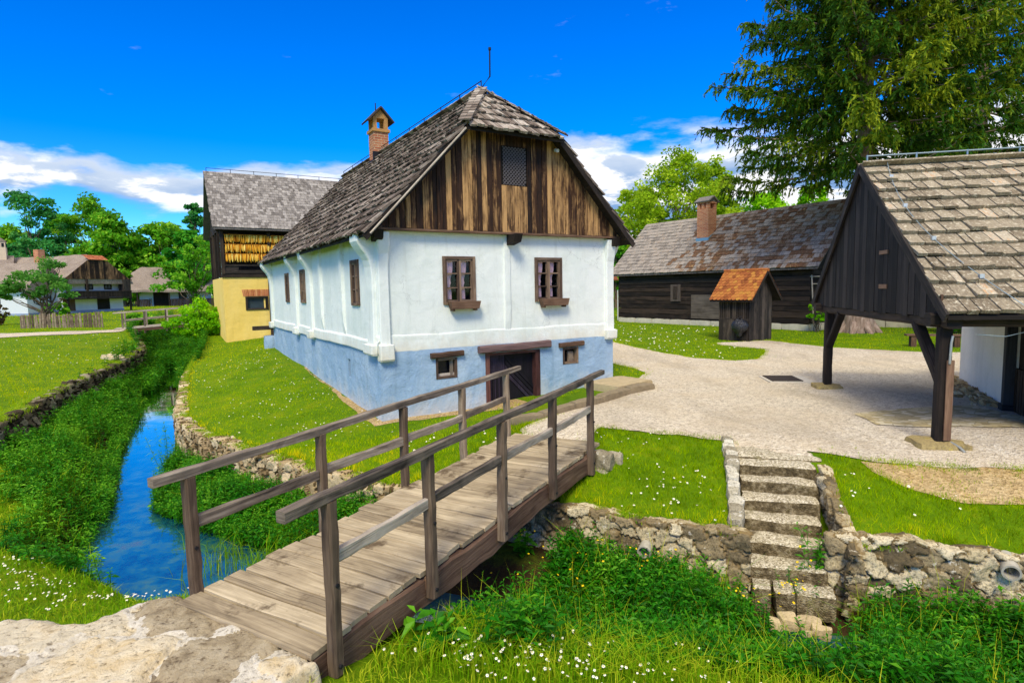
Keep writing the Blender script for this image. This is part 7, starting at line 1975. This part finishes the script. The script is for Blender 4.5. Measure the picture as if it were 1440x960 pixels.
H = np.minimum(H, np.where((x > 1.0) & (sR[k] > -.8), -.72 - z, np.where(x > 1.2, -.52 - z, np.where(x > .3, -.45 - z, 9)))); bl = (x + 1.36) * BR_Y[0] + (y - 4.02) * BR_Y[1]; H = np.minimum(H, np.where(bl > -.75, -.42 - z, 9)); H = np.maximum(H, .10)
plants(veg, x, y, np.maximum(z, WATER_Z - .05), H, 9, .105, r, .34 + .18 * fbm_wave(x, y, 82, .9) + r.normal(0, .08, len(x)))
# (b) round clumps between the water and the tan wall left of the bridge
x, y = scatter(20000, 7.2, 15, r, -.75, -.02); sR, sL = zones(x, y); sR = -sR; z = height(x, y); dS, _, par = poly_dist(x, y, STREAM); w_ = np.interp(par, range(len(STREAM)), [p[2] for p in STREAM])
k = (sR < -.08) & (((-sR) < dS + 9)) & (dS > w_ * .74) & (-sR < 2.6) & (poly_dist(x, y, RBANK)[0] < 2.3) & ((x + 1.36) * BR_Y[0] + (y - 4.02) * BR_Y[1] > 1.75)
k &= (poly_dist(x, y, LBANK)[0] > poly_dist(x, y, RBANK)[0])
x, y, z = x[k], y[k], z[k]; H = (.34 + .16 * fbm_wave(x, y, 83, .7)) * r.uniform(.6, 1.2, len(x)); H = np.maximum(H, .1)
plants(veg, x, y, np.maximum(z, WATER_Z), H, 7, .075, r, .46 + .2 * fbm_wave(x, y, 84, .6) + r.normal(0, .08, len(x)), elong=2.2)
# (c) weeds along the left side of the water
x, y = scatter(26000, 6.8, 32, r, -.95, -.4); sR, sL = zones(x, y); sR = -sR; z = height(x, y); dS, _, par = poly_dist(x, y, STREAM); w_ = np.interp(par, range(len(STREAM)), [p[2] for p in STREAM])
nearL = poly_dist(x, y, LBANK)[0]; nearR = poly_dist(x, y, RBANK)[0]
k = (sR < -.1) & (sL < -.1) & (dS > w_ * (.80 + .20 * fbm_wave(x, y, 85, .45))) & (nearR > .9) & ((dS < w_ + 1.9 + .5 * fbm_wave(x, y, 86, .3)) | (y > 12.5))
k &= ~((y < 9.0) & (dS > w_ + .75)); k &= ~((y < 8.1) & (dS < w_ + .25))
k &= (r.random(len(x)) < np.where(y > 14, .75, 1))
x, y, z = x[k], y[k], z[k]; H = (.36 + .27 * fbm_wave(x, y, 87, .5)) * r.uniform(.6, 1.2, len(x)) * np.where(y < 9.5, .7, 1); H = np.maximum(H, .1)
sc_ = np.where(y > 14, 1.35, 1.)
plants(veg, x, y, np.maximum(z, WATER_Z), H, 6, .10 * 1, r, .56 + .26 * fbm_wave(x, y, 88, .5) + r.normal(0, .08, len(x)), elong=2.8, stemw=.008)
P_, s_ = resample([(q[0], q[1], q[2]) for q in LBANK[2:10]], .1); i_ = r.integers(0, len(P_) - 1, 2600); tg_ = np.gradient(P_[:, :2], axis=0); tg_ /= np.linalg.norm(tg_, axis=1)[:, None]
q_ = P_[i_][:, :2] + np.stack([tg_[i_][:, 1], -tg_[i_][:, 0]], 1) * r.uniform(.15, .55, (2600, 1)); k = fbm_wave(q_[:, 0], q_[:, 1], 96, .35) > -.1; q_ = q_[k]
plants(veg, q_[:, 0], q_[:, 1], height(q_[:, 0], q_[:, 1]), .50 * r.uniform(.5, 1.2, len(q_)), 6, .12, r, .42 + r.normal(0, .1, len(q_)), elong=2.6, stemw=.008)
# far, both sides
x, y = scatter(7000, 15, 38, r, -.72, -.5); sR, sL = zones(x, y); sR = -sR; dS, _, par = poly_dist(x, y, STREAM); w_ = np.interp(par, range(len(STREAM)), [p[2] for p in STREAM])
k = (sR < .3) & (sL < .2) & (dS > w_ * np.where(y > 25, .35, .93)); x, y = x[k], y[k]; z = np.maximum(height(x, y), WATER_Z); H = .45 * r.uniform(.5, 1.3, len(x))
plants(veg, x, y, z, H, 6, .15, r, .42 + .2 * fbm_wave(x, y, 89, .4) + r.normal(0, .08, len(x)), stemw=.01)
x, y = scatter(11000, 23, 50, r, -.76, -.48); sR, sL = zones(x, y); sR = -sR; dS, _, par = poly_dist(x, y, STREAM)
k = (sR < .25) & (sL < .25) & ((dS > .45 + .35 * fbm_wave(x, y, 97, .25)) | (y > 30)); x, y = x[k], y[k]; z = np.maximum(height(x, y), WATER_Z); H = .70 * r.uniform(.5, 1.25, len(x)) * (1 + .3 * fbm_wave(x, y, 98, .3))
plants(veg, x, y, z, H, 6, .20, r, .44 + .22 * fbm_wave(x, y, 99, .4) + r.normal(0, .08, len(x)), stemw=.012)
tag(veg.build('stream_vegetation', PL_A), 'lush leafy weeds crowding both edges of the stream', None, None, 'stuff')
# reedy blades among the weeds
reed = MB()
x, y = scatter(24000, 4.6, 9, r, -.5, 1.05); sR, sL = zones(x, y); sR = -sR; z = height(x, y)
k = (sR < -.12) & (z < -.7) & ~in_poly(x, y, BRIDGE_POLY) & ~in_poly(x, y, STAIR_G) & ~((np.hypot((x - .72) / 1.3, y - 5.5) < .5) | (np.hypot(x - 3.25, y - 5.85) < .5)) & (fbm_wave(x, y, 90, .8) > .0)
x, y, z = x[k], y[k], np.maximum(z[k], WATER_Z); H = .50 * r.uniform(.5, 1.15, len(x)); H = np.minimum(H, np.where(x > .6, np.maximum(-.46 - z, .15), 9))
blades(reed, x, y, z, H, .010, .34 + r.normal(0, .16, len(x)), r, .8, 2)
x, y = scatter(26000, 7, 30, r, -.9, -.1); sR, sL = zones(x, y); sR = -sR; z = height(x, y); dS, _, par = poly_dist(x, y, STREAM); w_ = np.interp(par, range(len(STREAM)), [p[2] for p in STREAM])
k = (sR < -.1) & (sL < -.05) & (dS > w_ * .8) & (dS < w_ + 1.5) & (fbm_wave(x, y, 91, .6) > .1) & ~in_poly(x, y, BRIDGE_POLY) & (y > 8.2); x, y, z = x[k], y[k], np.maximum(z[k], WATER_Z)
blades(reed, x, y, z, .45 * r.uniform(.4, 1.2, len(x)), .014 * (1 + y * .03), .40 + r.normal(0, .18, len(x)), r, .9, 2)
# arching tufts on the near bank edge by the bridge
x, y = scatter(5000, 4.1, 5.3, r, -.28, .45); z = height(x, y); k = (z < -.3) & (z > -.95) & ~in_poly(x, y, BRIDGE_POLY); x, y, z = x[k], y[k], z[k]
blades(reed, x, y, z, .30 * r.uniform(.5, 1.2, len(x)), .008, .55 + r.normal(0, .2, len(x)), r, .9, 2)
x, y = scatter(13000, 4.6, 8.6, r, -.35, 1.05); sR, sL = zones(x, y); sR = -sR; z = np.maximum(height(x, y), WATER_Z); k = (sR < -.12) & (z < -.6) & ~in_poly(x, y, BRIDGE_POLY) & ~in_poly(x, y, STAIR_G) & ~((np.hypot((x - .72) / 1.3, y - 5.5) < .5) | (np.hypot(x - 3.25, y - 5.85) < .5)) & (fbm_wave(x, y, 93, .55) > .12); x, y, z = x[k], y[k], z[k]
blades(reed, x, y, z, np.minimum(.62 * r.uniform(.5, 1.15, len(x)), np.where(x > .8, -.36 - z, 9)), .011, .36 + r.normal(0, .18, len(x)), r, .85, 2)
# weeds at the foot of the meadow wall, and dry stalks standing over the thicket
x, y = scatter(2600, 4.6, 7.6, r, -.3, 1.05); sR, sL = zones(x, y); sR = -sR; z = np.maximum(height(x, y), WATER_Z); k = (sR < -.15) & (z < -.6) & ~in_poly(x, y, BRIDGE_POLY) & ~in_poly(x, y, STAIR_G) & (r.random(len(x)) < .5); x, y, z = x[k], y[k], z[k]
blades(reed, x, y, z, np.minimum(.85 * r.uniform(.6, 1.1, len(x)), np.where(x > .8, -.30 - z, 9)), .008, .85 + r.normal(0, .12, len(x)), r, .35, 2)
tag(reed.build('stream_reeds', G_TALL), 'long reedy grass blades among the stream weeds', None, None, 'stuff')

# flowers
WHITE_P = m_plain('daisy_petals', S(246, 244, 236), .6, 0, .1); YEL_P = m_plain('flower_yellow', S(240, 204, 20), .6, 0, .1)
def flowers(mb, x, y, z, rad, r, mi_p=0, center=True):
    n = len(x)
    if n == 0: return
    tx, ty = r.normal(0, .30, n), r.normal(-.25, .30, n)
    nv = np.stack([tx, ty, np.ones(n)], 1); nv /= np.linalg.norm(nv, axis=1)[:, None]
    a = np.cross(nv, V(0, 1, .01)); a /= np.linalg.norm(a, axis=1)[:, None]; b = np.cross(nv, a); C = np.stack([x, y, z], 1)
    K = 10; ring = []
    for k in range(K):
        an = 2 * PI * k / K; rr = rad * (1.0 if k % 2 == 0 else .72)
        ring.append(C + (a * math.cos(an) + b * math.sin(an)) * rr[:, None])
    vs = np.stack(ring, 1).reshape(-1, 3); mb.add(vs, np.arange(n * K).reshape(n, K)[:, ::-1], .5, None, mi_p)
    if center:
        C2 = C + nv * .004; vs = np.stack([C2 + (a * math.cos(k * PI / 3) + b * math.sin(k * PI / 3)) * (rad * .34)[:, None] for k in range(6)], 1).reshape(-1, 3)
        mb.add(vs, np.arange(n * 6).reshape(n, 6)[:, ::-1], .5, None, 1)
da = MB()
def patch_fl(cx, cy, sx, sy, n, dz, rad, thr=-.2, zone=None):
    x, y = r.normal(cx, sx, n), r.normal(cy, sy, n); sR, sL = zones(x, y); sR = -sR
    z = height(x, y); k = (fbm_wave(x, y, 95, 1.0) > thr) & ~excl(x, y, EXCL + [LAND, BRIDGE_POLY]) & (z > -1.1)
    if zone == 'R': k &= sR > .1
    if zone == 'B': k &= (z > -.70)
    if zone == 'B': k &= (sR < -.05) & (sL < -.05)
    if zone == 'L': k &= sL > .1
    x, y, z = x[k], y[k], z[k]; flowers(da, x, y, z + dz * r.uniform(.7, 1.3, len(x)), rad * r.uniform(.7, 1.2, len(x)), r)
patch_fl(-4.6, 6.15, .75, .38, 260, .10, .0125, -.5, 'B'); patch_fl(-6.0, 6.8, .8, .6, 210, .10, .0135, -.2, 'B'); patch_fl(-7.6, 9.0, .8, .8, 110, .10, .015, 0, 'B'); patch_fl(-4.0, 5.9, .3, .2, 30, .10, .0125, -.5, 'B')
patch_fl(-.15, 4.35, .5, .22, 130, .15, .013, -.6, 'B'); patch_fl(.9, 4.2, .5, .25, 60, .15, .013, -.6, 'B')
patch_fl(2.1, 7.9, .35, .5, 70, .06, .016, -.3, 'R'); patch_fl(1.6, 9.3, .5, .3, 26, .06, .016, -.3, 'R'); patch_fl(4.8, 7.2, .8, .4, 26, .06, .016, -.2, 'R'); patch_fl(-.9, 10.3, .7, .5, 40, .06, .02, -.2, 'R')
patch_fl(-5.6, 14.8, 1.1, 1.6, 190, .06, .015, -.2, 'R'); patch_fl(-8.8, 20.0, 1.2, 2.2, 200, .07, .018, -.2, 'R'); patch_fl(-3.9, 11.6, .8, .6, 60, .06, .018, -.2, 'R')
patch_fl(-18, 23, 3, 4, 220, .07, .021, .0, 'L'); patch_fl(-22, 30, 4, 3, 130, .07, .024, .0, 'L'); patch_fl(6.5, 24, 1.5, 3, 240, .07, .03, .0, 'R'); patch_fl(7, 32, 2, 3, 160, .08, .04, .0, 'R')
tag(da.build('daisies', [WHITE_P, YEL_P]), 'white daisies dotted through the grass', None, None, 'stuff')
ye = MB()
for (cx, cy, sx, sy, n, dz) in ((1.45, 6.75, .45, .12, 34, .42), (2.45, 6.3, .2, .12, 20, .36), (3.1, 6.35, .12, .1, 16, .40), (3.35, 6.55, .1, .1, 14, .45), (.4, 7.1, .4, .3, 14, .5)):
    x, y = r.normal(cx, sx, n), r.normal(cy, sy, n); z = height(x, y); flowers(ye, x, y, np.maximum(z, -1.3) + dz * r.uniform(.7, 1.15, n), .016 * r.uniform(.7, 1.2, n), r, 1, False)
tag(ye.build('yellow_flowers', [WHITE_P, YEL_P]), 'small yellow flowers among the weeds below the grey rubble wall', None, None, 'stuff')
# single weeds that stand out
def weed(name, label, x, y, n, H, ls, K, seed, el=2.6, tn=.55, z=None):
    r2 = np.random.default_rng(seed); mb = MB(); z0 = float(height(np.array([x]), np.array([y]))[0]) if z is None else z
    xx, yy = r2.normal(0, .07, n), r2.normal(0, .07, n)
    plants(mb, xx, yy, np.full(n, -.02), H * r2.uniform(.6, 1.1, n), K, ls, r2, tn + r2.normal(0, .1, n), elong=el)
    o = mb.build(name, PL_A); o.location = (x, y, z0); return tag(o, label, 'weed')
weed('leafy_weed', 'tall leafy weed growing against the right side of the lower steps', 3.62, 6.62, 9, .62, .10, 8, 3, z=-1.0)
weed('leafy_weed', 'yellow-flowering weed in the middle of the lowest step', 3.22, 6.42, 6, .32, .05, 6, 4, z=-1.1)
weed('leafy_weed', 'bright light green weed growing at the foot of the grey wall beneath the pipe', 1.25, 7.05, 9, .40, .11, 6, 5, tn=.9)
weed('broad_leaf_weed', 'broad-leaved dock plant beside the near post of the bridge', -.72, 4.62, 7, .34, .22, 4, 6, 2.3, .5)
weed('broad_leaf_weed', 'light green broad-leaved plant at the wall under the bridge', .15, 7.55, 6, .36, .16, 4, 7, 1.8, .8)
weed('leafy_weed', 'clump of leafy weeds under the round pipe in the right bank wall', 5.3, 5.75, 12, .5, .12, 7, 8, 2.2, .6)
weed('water_shoots', 'tall thin leafy shoots standing in the stream against the tan wall', -7.7, 12.6, 7, 1.15, .13, 13, 9, 5.0, .5, WATER_Z)
for i, (px, py, sz) in enumerate(((-17.0, 24.4, .2), (-16.7, 24.0, .26), (-16.35, 23.75, .22), (-16.0, 23.6, .16), (-17.4, 24.7, .14), (-15.7, 23.4, .2))):
    mb = MB(); rough_block(mb, (px, py, float(height(np.array([px]), np.array([py]))[0]) + .03), (sz * 1.3, -sz * .4, 0), (sz * .25, sz * .7, 0), (0, 0, sz * .45), 6, .04, .85, 500 + i)
    tag(mb.build('meadow_stone', RUB_WARM), 'pale stone lying in the turf at the rim of the far meadow wall', 'stone', 'pale stones at the meadow rim')
